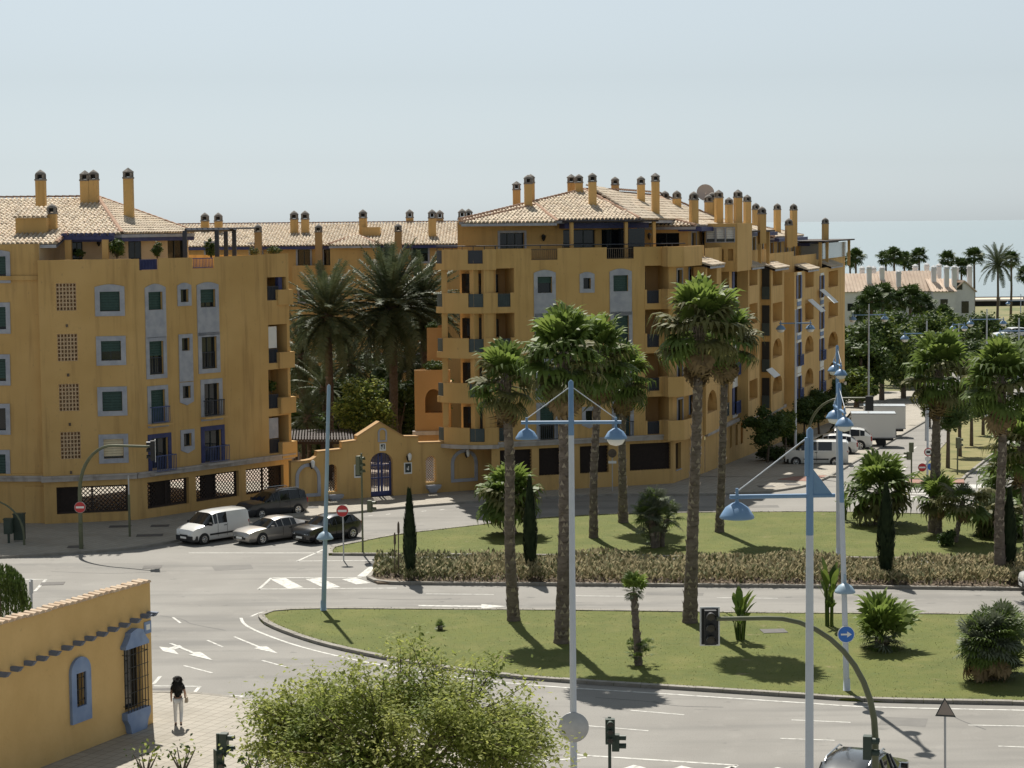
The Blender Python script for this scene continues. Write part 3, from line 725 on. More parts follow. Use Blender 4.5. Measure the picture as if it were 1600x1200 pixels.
# back faces of the terrace parapets
for Wq in (W1, W2): Wq.box(mb, .1, Wq.L - .05, 13.98, PAR - .66, -.25, -.2)
W1.box(mb, 0, W1.L, PAR - .1, PAR + .001, -.25, -.001)
mb.build('wall', M['plaster'], bl)
# loggia fittings
for i, (a0, zb, zt) in enumerate(rooms):
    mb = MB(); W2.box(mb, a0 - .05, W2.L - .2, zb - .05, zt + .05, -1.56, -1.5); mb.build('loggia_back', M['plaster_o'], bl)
    mb = MB(); W2.box(mb, a0 + .3, a0 + 1.2, zb, zt - .2, -1.5, -1.46); mb.build('door', M['darkfr'], bl)
    if i == 0: mb = MB(); W2.box(mb, W2.L - .75, W2.L - .45, zb, zt, -.4, -.12); mb.build('pillar', M['cobalt'], bl)
    if i in (1, 3):
        mb = MB(); W2.box(mb, a0 + .05, W2.L - 1.0, zb + .9, zt - .12, -.16, -.1); mb.build('white_blind', M['white' if i == 1 else 'trim'], bl)
    railing_panel(W2, bl, a0 + .02, W2.L - .95 if i else W2.L - .8, zb, zb + .85, -.08, 'rail')
    mb = MB(); W2.box(mb, W2.L - 1.0, W2.L + .25, zb - .35 if i else zb - .3, zb + .62, -.2, .12 + .04 * i); mb.build('balcony_parapet', M['plaster'], bl)
for x in (103.5, 106, 108.5, 111):
    pass
for x, y in ((104.5, 509), (106.5, 586), (109, 663), (111, 738)):
    a, z = W1.uv(x, y); q = MB(); W1.box(q, a - .06, a + .06, z - .08, z + .08, -.002, .05); q.build('air_vent', M['bark'], bl)
# string course
mb = MB()
for Wq, e0, e1 in ((W0, 0, .0), (W1, -.12, .02), (W2, -.02, .1)):
    Wq.box(mb, e0, Wq.L + e1, zs_ - .12, zs_ + .10, -.05, .20); Wq.box(mb, e0, Wq.L + e1, zs_ + .103, zs_ + .2, -.05, .28)
mb.build('string_course', M['string'], bl)
for Wq, a0, a1, zb, zt in gl:
    mb = MB(); diag_lattice(mb, Wq, a0, a1, zb, zt, -.28)
    for k in range(2): Wq.box(mb, a0, a1, (zb, zt - .1)[k], (zb + .1, zt)[k], -.33, -.22)
    for x in (a0, (a0 + a1) / 2 - .05, a1 - .1): Wq.box(mb, x, x + .1, zb + .1, zt - .1, -.33, -.22)
    lt = mb.build('lattice_screen', M['lattice'], bl, recalc=False)
    L_ = a1 - a0; f = {0: (0, .33), 1: (.3, .66), 2: (.32, .55), 3: (.86, 1)}[gl.index((Wq, a0, a1, zb, zt))]
    mb = MB(); Wq.box(mb, a0 + L_ * f[0], a0 + L_ * f[1], zb + .02, zt - .02, -.9, -.4); mb.build('column', M['lattice'], bl)
# boarded panel at the far left of the ground floor
mb = MB(); W0.box(mb, W0.S(40, 790), W0.L - .02, .0, 2.2, -.05, .12); mb.build('meter_cupboard', M['plaster'], bl)
# railing of the parapet notches
for k, (q, mm) in enumerate(((n1, 'cobalt'), (n2, 'bluerail'))):
    mb = MB(); 
    if k == 0: W2.box(mb, q[0] + .01, q[1] - .01, PAR - .62, PAR - .06, -.14, -.1)
    bars(mb, W2, q[0] + .01, q[1] - .01, PAR - .62, PAR - .04, -.05, .11, .03); mb.build('terrace_railing', M[mm], bl)
# penthouse set back on the terrace
off1, off2 = 3.4, 3.2
pa = W1.pt(W1.S(98, 400) , 0, -off1).xy; pb_ = W1.pt(W1.L, 0, -off1).xy; pc_ = W2.pt(W2.L * .62, 0, -off2).xy + Vector((-.4, .2))
P1, P2 = Wall(pa, pb_), Wall(pb_, pc_)
for x0, x1, y0, y1, Wq in ((112, 129, 378, 402, P1), (201, 221, 377, 402, P1)):
    a0, a1 = Wq.S(x0, 390), Wq.S(x1, 390); _, zt = Wq.uv(x0, y0); window(Wq, bl, a0, a1, 14.0, zt, 'glass', .0, mull=2)
a0 = P2.S(262, 390); window(P2, bl, a0, a0 + 1.6, 14.0, 16.0, 'glass', 0, mull=2)
mb = MB(); P1.mesh(mb, 13.98, 16.55); P2.mesh(mb, 13.98, 16.55)
mb.quad((pa.x - .3, pa.y, 13.98), (La.x, La.y + .45, 13.98), (La.x, La.y + .45, 15.8), (pa.x - .3, pa.y, 16.5)); mb.quad((pa.x - .3, pa.y, 13.98), (pa.x, pa.y, 13.98), (pa.x, pa.y, 16.55), (pa.x - .3, pa.y, 16.55))
e2 = pc_ + Vector((-7, 6)); mb.quad((pc_.x, pc_.y, 13.98), (e2.x, e2.y, 13.98), (e2.x, e2.y, 16.55), (pc_.x, pc_.y, 16.55))
mb.build('penthouse_wall', mat('pale_plaster', (.60, .47, .30), .9, (.66, .53, .36), 1), bl)
for x in (107, 165):
    p = D(x, 390, 115.6); mb = MB(); mb.box((p.x, p.y, 14.95), (.34, .34, 2.0)); mb.build('terrace_post', M['plaster'], bl)
mb = MB(); p0, p1 = D(98, 369, 115.4), D(172, 368, 115.4)
for k in range(3): mb.obox((p0.x - .2, p0.y + k * 1.5, 15.95), Vector((p1.x - p0.x + .4, 0, 0)), Vector((0, .14, 0)), Vector((0, 0, .22)))
for k in range(7): mb.obox((p0.x + (p1.x - p0.x) * k / 6, p0.y - .4, 16.17), Vector((.1, 0, 0)), Vector((0, 3.8, 0)), Vector((0, 0, .14)))
mb.build('pergola', M['cobalt'], bl)
# metal pergola frame over the right part of the terrace
mb = MB(); q0, q1, q2 = D(290, 362, 119.3), D(357, 360, 122.5), D(368, 362, 125)
for p, zz in ((D(289, 380, 119.3), 16.4), (D(339, 380, 121.5), 16.4), (D(366, 380, 124), 16.4), (D(353, 380, 125), 16.4)): mb.box((p.x, p.y, (13.98 + zz) / 2), (.24, .24, zz - 13.98))
for a, c in ((q0, q1), (q1, q2)): mb.tube([(a.x, a.y, 16.42), (c.x, c.y, 16.42)], .1, 4, smooth=False)
for k in range(9):
    p = Vector(q0).lerp(q1, k / 8); mb.tube([(p.x, p.y, 16.5), (p.x + 1.2, p.y + 3, 16.5)], .05, 4, smooth=False)
mb.build('terrace_frame', M['rail'], bl)
for x, y in ((154, 383), (229, 380), (276, 381)): a = P1.S(x, y); lamp_wall(P1, bl, min(a, P1.L - .2), 15.75)
# roofs: one main plane (slope .23) with a deeper eave at the left, hipped over the bend
sl = .23; ye0 = W0.A.y - .5
def zr(y): return 15.72 + sl * (y - ye0)
xL = W0.A.x - 2
e0 = Vector((xL, ye0, zr(ye0))); e1x = D(88, 384, ye0).x
yE = pa.y - .75; e1 = Vector((e1x, ye0, zr(ye0))); e2_ = Vector((D(104, 357, yE).x, yE, zr(yE))); eB = Vector((D(190, 353, yE).x, yE, zr(yE)))
yR = 126.0; rE = Vector((D(152, 305, yR).x, yR, zr(yR))); rL = Vector((xL, yR, zr(yR)))
eC = D(304, 348.5, pc_.y - .2); eC = Vector((eC.x, eC.y, eB.z))
backp = Vector((eC.x - 7.5, eC.y + 6.5, eB.z))
f1 = [e0, e1, e2_, eB, rE, rL]; f2 = [eB, eC, rE]; f3 = [eC, backp, rE]; f4 = [rL, rE, backp, Vector((xL, backp.y, zr(ye0)))]
rf = roof(bl, [(f1, (1, 0, 0)), (f2, (eC - eB))], [[rL, rE], [rE, eB], [rE, eC], [e1, e2_]], .2, 'trim')
mb = MB(); mb.poly(f3); mb.poly([rL, rE, backp, Vector((xL, backp.y, 15.9))]); mb.build('rear_roof_slope', M['tileu'], rf)
mb = MB()
for a, c in ((e2_, eB), (eB, eC)): 
    a, c = Vector(a), Vector(c); u = (c - a).normalized(); n = Vector((u.y, -u.x, 0)); mb.obox(a - Vector((0, 0, .42)) - n * .25, c - a, n * .2, Vector((0, 0, .24)))
mb.build('fascia_beam', M['cobalt'], rf)
for x, yt, d, kd in ((63, 265, 121, 0), (132.5, 266, 124.5, 1), (146, 265, 124.5, 0), (200, 262, 122, 1)): chimney(rf, x, yt, d, zr(d) - .9, .54, 0, kd)
chimney(rf, 81, 318, 117.5, 15.8, .5, 0, 0)
# tank enclosure on the slope
p = D(50, 345, 116.8); mb = MB(); mb.box((p.x, p.y + .5, 16.7), (1.75, 1.6, 1.0)); bx_ = mb.build('roof_box', M['plaster'], rf)
tiles('box_tiles', [Vector((p.x - .95, p.y - .5, 17.2)), Vector((p.x + .8, p.y - .5, 17.2)), Vector((p.x + .8, p.y + 1.5, 17.75)), Vector((p.x - .95, p.y + 1.5, 17.75))], (1, 0, 0), rf)
# ------------------------------------------------------------------ middle block behind the courtyard
bmid = empty('apartment_building', (0, 0, 0), 0, 'ochre block behind the courtyard palms with a long pale tiled roof', 'building')
yM = 165.; WM = Wall((D(230, 380, yM).x, yM), (D(790, 380, yM).x, yM)); zE = 15.0
for x, y, ww, hh, f in ((475, 402, 1.0, .7, 0), (514, 402, .8, .7, 0), (545, 419, .9, .75, 1), (609, 401, .9, .7, 0), (657, 397, 1.2, .6, .4), (330, 390, .9, .6, 0), (400, 392, .9, .6, 1)):
    a, z = WM.uv(x, y); window(WM, bmid, a - ww / 2, a + ww / 2, z - hh, z + hh * .9, 'shutter', .14, frac=f, mull=2)
for fl in (10.5, 7.7, 4.9):
    for x in (480, 545, 600, 660, 640): a = WM.S(x); window(WM, bmid, a - .5, a + .5, fl, fl + 1.3, 'shutter', .15, frac=.6, mull=2)
mb = MB(); WM.mesh(mb, -1.5, zE); xa, xb = WM.A.x, WM.B.x
mb.quad((xa, yM, -1.5), (xa, yM + 14, -1.5), (xa, yM + 14, zE), (xa, yM, zE)); mb.quad((xb, yM, -1.5), (xb, yM + 14, -1.5), (xb, yM + 14, zE), (xb, yM, zE))
a0, a1 = WM.S(522), WM.S(592); WM.box(mb, a0, a1, -1.5, 14.9, 0, 1.6)
a0, a1 = WM.S(462), WM.S(523); WM.box(mb, a0, a1, 11.5, 13.45, .3, 1.2)
mb.build('wall', M['plaster'], bmid)
yR2 = yM + 8.5; zR2 = zE + 1.75
def zm(y): return zE + (y - (yM - .6)) * (zR2 - zE) / (yR2 - yM + .6)
A_ = Vector((xa - 1, yM - .6, zE)); B_ = Vector((xb + 1, yM - .6, zE)); C_ = Vector((xb + 1, yR2, zR2)); D_ = Vector((xa - 1, yR2, zR2))
rm = roof(bmid, [([A_, B_, C_, D_], (1, 0, 0))], [[D_, C_]], .25, 'cobalt')
hx0, hx1 = D(514, 383, yM - 2).x, D(594, 383, yM - 2).x; hp = D(556, 369, yM + 2.6)
roof(bmid, [([Vector((hx0, yM - 2.1, 15.0)), Vector((hx1, yM - 2.1, 15.0)), Vector((hp.x, hp.y, zm(hp.y) + .25))], (1, 0, 0))], [[Vector((hx0, yM - 2.1, 15.05)), hp, Vector((hx1, yM - 2.1, 15.05))]], .18, 'trim')
mb = MB(); mb.poly([C_, D_, Vector((xa - 1, yR2 + 8, zE)), Vector((xb + 1, yR2 + 8, zE))]); mb.build('rear_roof_slope', M['tileu'], rm)
for x, yt, d in ((320, 332, 171), (341, 332, 170), (459.5, 329, 169.5), (476.5, 329, 169.5), (567, 327, 168.5), (640, 327, 174), (675, 327, 167.5), (687, 328, 174), (722, 326, 167.5), (732, 326, 168)): chimney(rm, x, yt, d, zm(min(d, 172)) - .6 if d < 173 else 15, .62)
for x, yt, d in ((403, 350, 163.5), (497.5, 350, 163.6), (622, 349, 163.8)): chimney(rm, x, yt, d, 11, .55, orange=True)
p = D(580, 366, 168.3); mb = MB(); mb.box((p.x, p.y, 16.0), (1.5, 1.2, .9)); mb.build('roof_box', M['plaster'], rm)
# ------------------------------------------------------------------ right apartment block
RFL = [3.25, 6.0, 8.75, 11.5]; RP = 15.1; RS_Z = 3.15
br_ = empty('apartment_building', (0, 0, 0), 0, 'long ochre apartment block at right with rounded balconies and many chimneys', 'building')
gA = G(750, 775).xy; gB = G(1052, 758).xy; RF = Wall(gA, gB)
sF = RF.S(776)
def slab_band(mb, outer, inner, z0, z1, m=0):
    for i in range(len(outer) - 1):
        mb.hexa([(p.x, p.y, z0) for p in (outer[i], outer[i + 1], inner[i + 1], inner[i])] + [(p.x, p.y, z1) for p in (outer[i], outer[i + 1], inner[i + 1], inner[i])], m)
# windows of the flat front
for fi, fl in enumerate(RFL):
    for x, wd, kind in ((851.5, .95, 'w'), (917.5, .5, 's'), (970, 1.0, 'w')):
        a = RF.S(x - 1.2 * (3 - fi) * -1 * .6, 500)
        if kind == 's': window(RF, br_, a - wd / 2, a + wd / 2, fl + 1.05, fl + 1.72, 'glass', .24, .14 if fi == 3 else 0, .2 if fi == 0 else 0, mull=1)
        elif fi == 3: window(RF, br_, a - wd / 2, a + wd / 2, fl + .85, fl + 1.85, 'shutter', .24, .18, frac=1 if x > 900 else .4, mull=1, b0=fl - .62)
        else: window(RF, br_, a - wd / 2, a + wd / 2, fl + .02, fl + 2.1, 'shutter', .24, frac=.95 if x > 900 else .5, mull=2, rail=('rail', -.1) if fi == 2 else ('rail', .38))
    RF.hole(sF, RF.S(804, 500), fl + .02, fl + 2.42, 1.7)
    RF.hole(RF.S(1008, 500), RF.S(1045, 500), fl + .02, fl + 2.42, 1.7)
for x0, x1 in ((781, 831), (842, 876), (906, 951), (984, 1048)): RF.hole(RF.S(x0, 700), RF.S(x1, 700), 1.05, 2.75, .4)
nts = [(RF.S(830, 395), RF.S(871, 395)), (RF.S(948, 395), RF.S(990, 395))]
tp = [(sF - .5, RP)]
for q in nts: tp += [(q[0], RP), (q[0], RP - .72), (q[1], RP - .72), (q[1], RP)]
tp += [(RF.L, RP)]
mb = MB(); RF.mesh(mb, 0, RP, a0=sF - .02, top=tp)
RF.mesh(mb, 0, 3.2, a0=RF.S(768, 720), a1=sF - .02)
# rounded corner: centre behind the facade
rad = 3.0; cc = RF.A + RF.d * sF - RF.n * rad
def arc(r, t0=0, t1=78, n=12):
    return [cc + (RF.n * math.cos(R(t)) - RF.d * math.sin(R(t))) * r for t in [t0 + (t1 - t0) * k / n for k in range(n + 1)]]
def arc_s(px):                            # angle on the balcony arc seen at pixel column px
    best = min(range(0, 79), key=lambda t: abs((lambda p: 800 + FPX * p.x / p.y)(cc + (RF.n * math.cos(R(t)) - RF.d * math.sin(R(t))) * (rad + .15)) - px)); return best
inner = arc(rad - 1.55)
for p, q in zip(inner, inner[1:]): mb.quad((p.x, p.y, 2.95), (q.x, q.y, 2.95), (q.x, q.y, RP - .9), (p.x, p.y, RP - .9))
for fl in RFL + [14.15]:                  # floor slabs of the rounded balconies
    o_ = arc(rad + .12); mb.poly([(p.x, p.y, fl) for p in o_ + inner[::-1]]); mb.poly([(p.x, p.y, fl - .3) for p in o_ + inner[::-1]])
for t in (8, 26, 70):                     # piers between the floors
    p = cc + (RF.n * math.cos(R(t)) - RF.d * math.sin(R(t))) * (rad - .2); mb.box((p.x, p.y, 8.7), (.42 if t > 10 else .8, .35, 11.4), RF.rz - R(t) * -1)
# side, rear
e_ = inner[-1]; mb.quad((e_.x, e_.y, 0), (e_.x + 2.2, e_.y + 10, 0), (e_.x + 2.2, e_.y + 10, 14), (e_.x, e_.y, 14))
mb.prism([(p.x, p.y) for p in [RF.pt(sF, 0).xy, RF.pt(RF.L - .05, 0).xy - RF.n * .3, Vector((16.5, 146)), Vector((-3, 146))]], 13.9, 14.14)
mb.build('wall', M['plaster'], br_)
for fi, fl in enumerate(RFL + [14.15]):
    t1 = arc_s(757); t0 = arc_s(733); zt = fl + .92; zb = fl - .32
    for u0, u1 in ((0 if fi < 4 else 0, t1), (t0, 66)):
        mb = MB(); o_ = arc(rad + .15, u0, u1, 8); i_ = arc(rad - .02, u0, u1, 8); slab_band(mb, o_, i_, zb, zt); mb.build('balcony_parapet', M['plaster'], br_)
    mb = MB(); slab_band(mb, arc(rad + .149, t1, t0, 4), arc(rad - .02, t1, t0, 4), zb, fl + .06); mb.build('balcony_edge', M['plaster'], br_); mb = MB(); slab_band(mb, arc(rad + .149, 66, 78, 3), arc(rad - .02, 66, 78, 3), zb, fl + .06); mb.build('balcony_edge', M['plaster'], br_)
    mb = MB(); slab_band(mb, arc(rad + .07, t1 + .3, t0 - .3, 4), arc(rad + .03, t1 + .3, t0 - .3, 4), fl + .07, zt - .05); mb.build('railing', M['greenrail' if fi < 4 else 'rail'], br_); mb = MB(); slab_band(mb, arc(rad + .07, 66.3, 78, 3), arc(rad + .03, 66.3, 78, 3), fl + .07, zt - .05); mb.build('railing', M['greenrail' if fi < 4 else 'rail'], br_)
    if fi < 4:
        q = inner[3].lerp(inner[4], .5); mb = MB(); mb.box((q.x - .05, q.y - .08, fl + 1.05), (.95, .1, 2.05), RF.rz - R(25)); mb.build('door', M['darkfr'], br_)
        q = inner[7]; mb = MB(); mb.box((q.x - .05, q.y - .08, fl + 1.05), (.9, .1, 2.05), RF.rz - R(50)); mb.build('door', M['glass'], br_)
        # flat loggias either end of the front
        for u0, u1, side in ((sF, RF.S(804, 500), 0), (RF.S(1008, 500), RF.S(1045, 500), 1)):
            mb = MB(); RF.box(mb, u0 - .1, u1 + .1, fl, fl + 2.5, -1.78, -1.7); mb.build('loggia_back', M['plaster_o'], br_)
            mb = MB(); RF.box(mb, u0 + (.15 if side else .3), u0 + (.75 if side else .75), fl + (.05 if side else .9), fl + 2.0, -1.7, -1.66); mb.build('door', M['darkfr' if side else 'glass'], br_)
            g0 = (u0 + .0, u0 + .12, u0 + .95, u1) if side == 0 else (u0, u0 + .12, u0 + .95, u1)
            mb = MB(); RF.box(mb, g0[2], g0[3] + .02, fl - .3, fl + .92, -.14, .03); RF.box(mb, g0[0] - .02, g0[1], fl - .3, fl + .92, -.14, .03); RF.box(mb, g0[1], g0[2], fl - .3, fl + .05, -.14, .028); mb.build('loggia_parapet', M['plaster'], br_)
            railing_panel(RF, br_, g0[1], g0[2], fl + .06, fl + .86, -.02, 'greenrail' if side == 0 else 'rail')
# string course, following the curve
mb = MB(); RF.box(mb, sF, RF.L + .1, RS_Z - .2, RS_Z + .02, -.05, .2); RF.box(mb, sF, RF.L + .1, RS_Z + .023, RS_Z + .12, -.05, .28)
slab_band(mb, arc(rad + .34), arc(rad), RS_Z - .25, RS_Z - .02); mb.build('string_course', M['string'], br_)
for x0, x1 in ((781, 831), (842, 876), (906, 951), (984, 1048)):
    a0, a1 = RF.S(x0, 700), RF.S(x1, 700); mb = MB(); diag_lattice(mb, RF, a0, a1, 1.05, 2.75, -.2, .2, .06); RF.box(mb, a0, a1, 1.05, 2.75, -.42, -.36); mb.build('lattice_screen', M['lattice'], br_, recalc=False)
# creeping plants over the screens
# terrace rail
mb = MB(); al = [Vector((p.x, p.y, RP + .18)) for p in arc(rad + .05)[::-1]] + [RF.pt(a, RP + .18, -.05) for a in (sF + 2, sF + 6, RF.L + .9)]
mb.tube(al, .035, 6)
for p in al[::2]: mb.tube([p, p - Vector((0, 0, .3))], .025, 5)
for k in range(9): p = RF.pt(sF + (RF.L - sF) * k / 8, RP, -.05); mb.tube([p, p + Vector((0, 0, .18))], .025, 5)
mb.build('terrace_railing', M['rail'], br_)
for q in nts:
    mb = MB(); bars(mb, RF, q[0], q[1], RP - .70, RP - .05, -.05, .13, .03); mb.build('terrace_railing', M['bark'], br_)
# penthouse of the front part
off = 2.9; Q1 = Wall(RF.pt(RF.S(738, 370), 0, -off).xy, RF.pt(RF.S(1024, 370), 0, -off).xy)
for x0, x1, zt in ((781, 819, 16.05), (880, 930, 16.2), (940, 985, 16.2)):
    a0, a1 = Q1.S(x0, 375), Q1.S(x1, 375); window(Q1, br_, a0, a1, 14.2, zt, 'glass', .14 if x0 == 781 else 0, mull=3, trim='trim')
mb = MB(); Q1.mesh(mb, 14.1, 16.75); p = Q1.pt(0, 0).xy; mb.quad((p.x, p.y, 14.1), (p.x, p.y + 9, 14.1), (p.x, p.y + 9, 16.75), (p.x, p.y, 16.75)); mb.build('penthouse_wall', M['plaster'], br_)
mb = MB(); a0, a1 = Q1.S(873, 360), Q1.S(1003, 360); Q1.box(mb, a0, a1, 16.28, 16.62, .1, 1.1); mb.build('awning_beam', M['cobalt'], br_)
mb = MB(); Q1.box(mb, a0 - .1, a1 + .2, 16.66, 16.76, 0, 2.2); mb.build('veranda_roof', M['lattice'], br_)
mb = MB(); Q1.box(mb, Q1.S(963, 370), Q1.S(988, 370), 14.2, 16.25, .4, 2.0); mb.build('glass_enclosure', M['glass'], br_)
for x in (876, 960, 1003): mb = MB(); a = Q1.S(x, 370); Q1.box(mb, a - .1, a + .1, 14.15, 16.66, 1.8, 2.0); mb.build('veranda_post', M['plaster'], br_)
for x, y in ((848, 372), (1013, 361)): lamp_wall(Q1, br_, Q1.S(x, y), 15.7)
lamp_wall(RF, br_, RF.S(762, 430), 13.0, -1.6)
# corner and side street facade
gC = G(1101, 739).xy; RC = Wall(gB, gC)
gD = gC + (G(1120, 731).xy - gC).normalized() * 1.0
SV = Vector((.31, 1)).normalized(); SL = Wall(gC + SV * .2, gC + SV * 66.0)
def so_(s): return -.036 * s * .9 if s > 4 else 0
for fi, fl in enumerate(RFL):
    window(RC, br_, .9, 1.9, fl + .05, fl + 2.1, 'white', .12, frac=.0, mull=2, trim='trim'); 
    window(RC, br_, 3.4, 4.5, fl + .05, fl + 2.1, 'shutter', .12, frac=.5, mull=2, trim='bluetrim')
window(RC, br_, 4.2, 5.0, .9, 2.0, 'glass', .14, .15, mull=2, trim='white'); window(RC, br_, .5, 1.6, .9, 2.6, 'glass', 0, mull=0)
mb = MB(); RC.mesh(mb, -.2, RP)
for fi, fl in enumerate(RFL + [14.15]):   # corner balconies wrapping round
    zt = fl + .95; zb = fl - .3; P = [RF.pt(RF.L - .75, 0, .05).xy, RF.pt(RF.L - .75, 0, .95).xy, RF.pt(RF.L + .35, 0, .95).xy, RC.pt(1.0, 0, .95).xy, RC.pt(3.2, 0, .95).xy, RC.pt(3.2, 0, .0).xy]
    cI = [RF.pt(RF.L - .6, 0, .05).xy, RF.pt(RF.L - .6, 0, .8).xy, RF.pt(RF.L + .3, 0, .8).xy, RC.pt(1.0, 0, .8).xy, RC.pt(3.05, 0, .8).xy, RC.pt(3.05, 0, .0).xy]
    slab_band(mb, P, cI, zb, zt); mb.prism([(p.x, p.y) for p in cI + [gB + Vector((.0, .2))]], zb + .01, fl)
mb.build('corner_wall', M['plaster'], br_)
mb = MB(); RC.box(mb, -.1, RC.L, RS_Z - .2, RS_Z, -.05, .22); mb.build('string_course', M['string'], br_)

def pxs(px):                              # distance along the side facade at a pixel column
    return SL.uv(px, 600)[0]
PRJ = .8; SLo = Wall(SL.pt(0, 0, PRJ).xy, SL.pt(SL.L, 0, PRJ).xy)
def pxo(px): return SLo.uv(px, 600)[0]
A_b = [(1103, 1123), (1169, 1186), (1205, 1225), (1241, 1316)]; F_b = [(1143, 1158)]; B_b = [(1127, 1140)]
for x0, x1 in F_b:
    a0, a1 = pxs(x0), pxs(x1); c = (a0 + a1) / 2; o = so_(c); wd = min(1.3, (a1 - a0) * .35)
    for fi, fl in enumerate(RFL):
        window(SL, br_, c - wd, c + wd, fl + o + .05, fl + o + 2.0, 'glass', .2, mull=3, trim='white', rail=('bluerail', .3) if fi < 2 else None, proud=.06)
        q = MB()
        for sgn in (-1, 1): SL.box(q, c + sgn * wd - .35, c + sgn * wd + .3, fl + o + .1, fl + o + 1.98, .0, .07)
        q.build('louvred_shutter', M['signb'] if False else M['bluerail'], br_)
        if fi < 3: q = MB(); SL.box(q, c - wd - .1, c + wd + .1, fl + o + 2.05, fl + o + 2.72, .0, .05); q.build('apron_panel', M['bluetrim'] if fi else M['white'], br_)
for x0, x1 in B_b:
    a0, a1 = pxs(x0), pxs(x1); o = so_((a0 + a1) / 2)
    for fl in RFL: SL.hole(a0 + .1, a1 - .1, fl + o, fl + o + 2.4, 1.6)
for k, x in enumerate((1142, 1151, 1159, 1130)):
    a = pxs(x); o = so_(a); SL.hole(a - .4, a + .4, 1.0 + o, 2.5 + o, .4)
mb = MB()
cuts = [0, pxs(1160), pxs(1200), pxs(1240), pxs(1275), SL.L]
for s0, s1 in zip(cuts, cuts[1:]): SL.mesh(mb, g(SL.pt(s1, 0).y) - .4, RP + so_((s0 + s1) / 2), a0=s0, a1=s1)
en = SL.pt(SL.L, 0); mb.quad((en.x, en.y, -3), (en.x - 12, en.y + 3, -3), (en.x - 12, en.y + 3, 12.9), (en.x, en.y, 12.9))
for s0, s1 in zip(cuts, cuts[1:]):
    z = RP + so_((s0 + s1) / 2) - .95; mb.quad(SL.pt(s0, z, -.02), SL.pt(s1, z, -.02), SL.pt(s1, z, -12), SL.pt(s0, z, -12)); mb.quad(SL.pt(s1, z - 1.2, -.02), SL.pt(s1, z - 1.2, -12), SL.pt(s1, z, -12), SL.pt(s1, z, -.02))
mb.build('side_wall', M['plaster'], br_)
for k, x in enumerate((1142, 1151, 1159, 1130)):
    a = pxs(x); o = so_(a); q = MB(); SL.box(q, a - .39, a + .39, 1.01 + o, 2.49 + o, -.45, -.38); q.build('grille_window', M['dark'], br_)
for x0, x1 in B_b:
    a0, a1 = pxs(x0), pxs(x1); o = so_((a0 + a1) / 2)
    for fl in RFL:
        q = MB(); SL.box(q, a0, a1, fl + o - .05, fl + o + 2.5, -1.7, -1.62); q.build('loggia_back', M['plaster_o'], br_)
        q = MB(); SL.box(q, a0 + .5, a0 + 1.7, fl + o, fl + o + 2.0, -1.6, -1.55); q.build('door', M['glass'], br_)
        railing_panel(SL, br_, a0 + .12, a1 - .12, fl + o + .05, fl + o + .95, .02, 'greenrail')
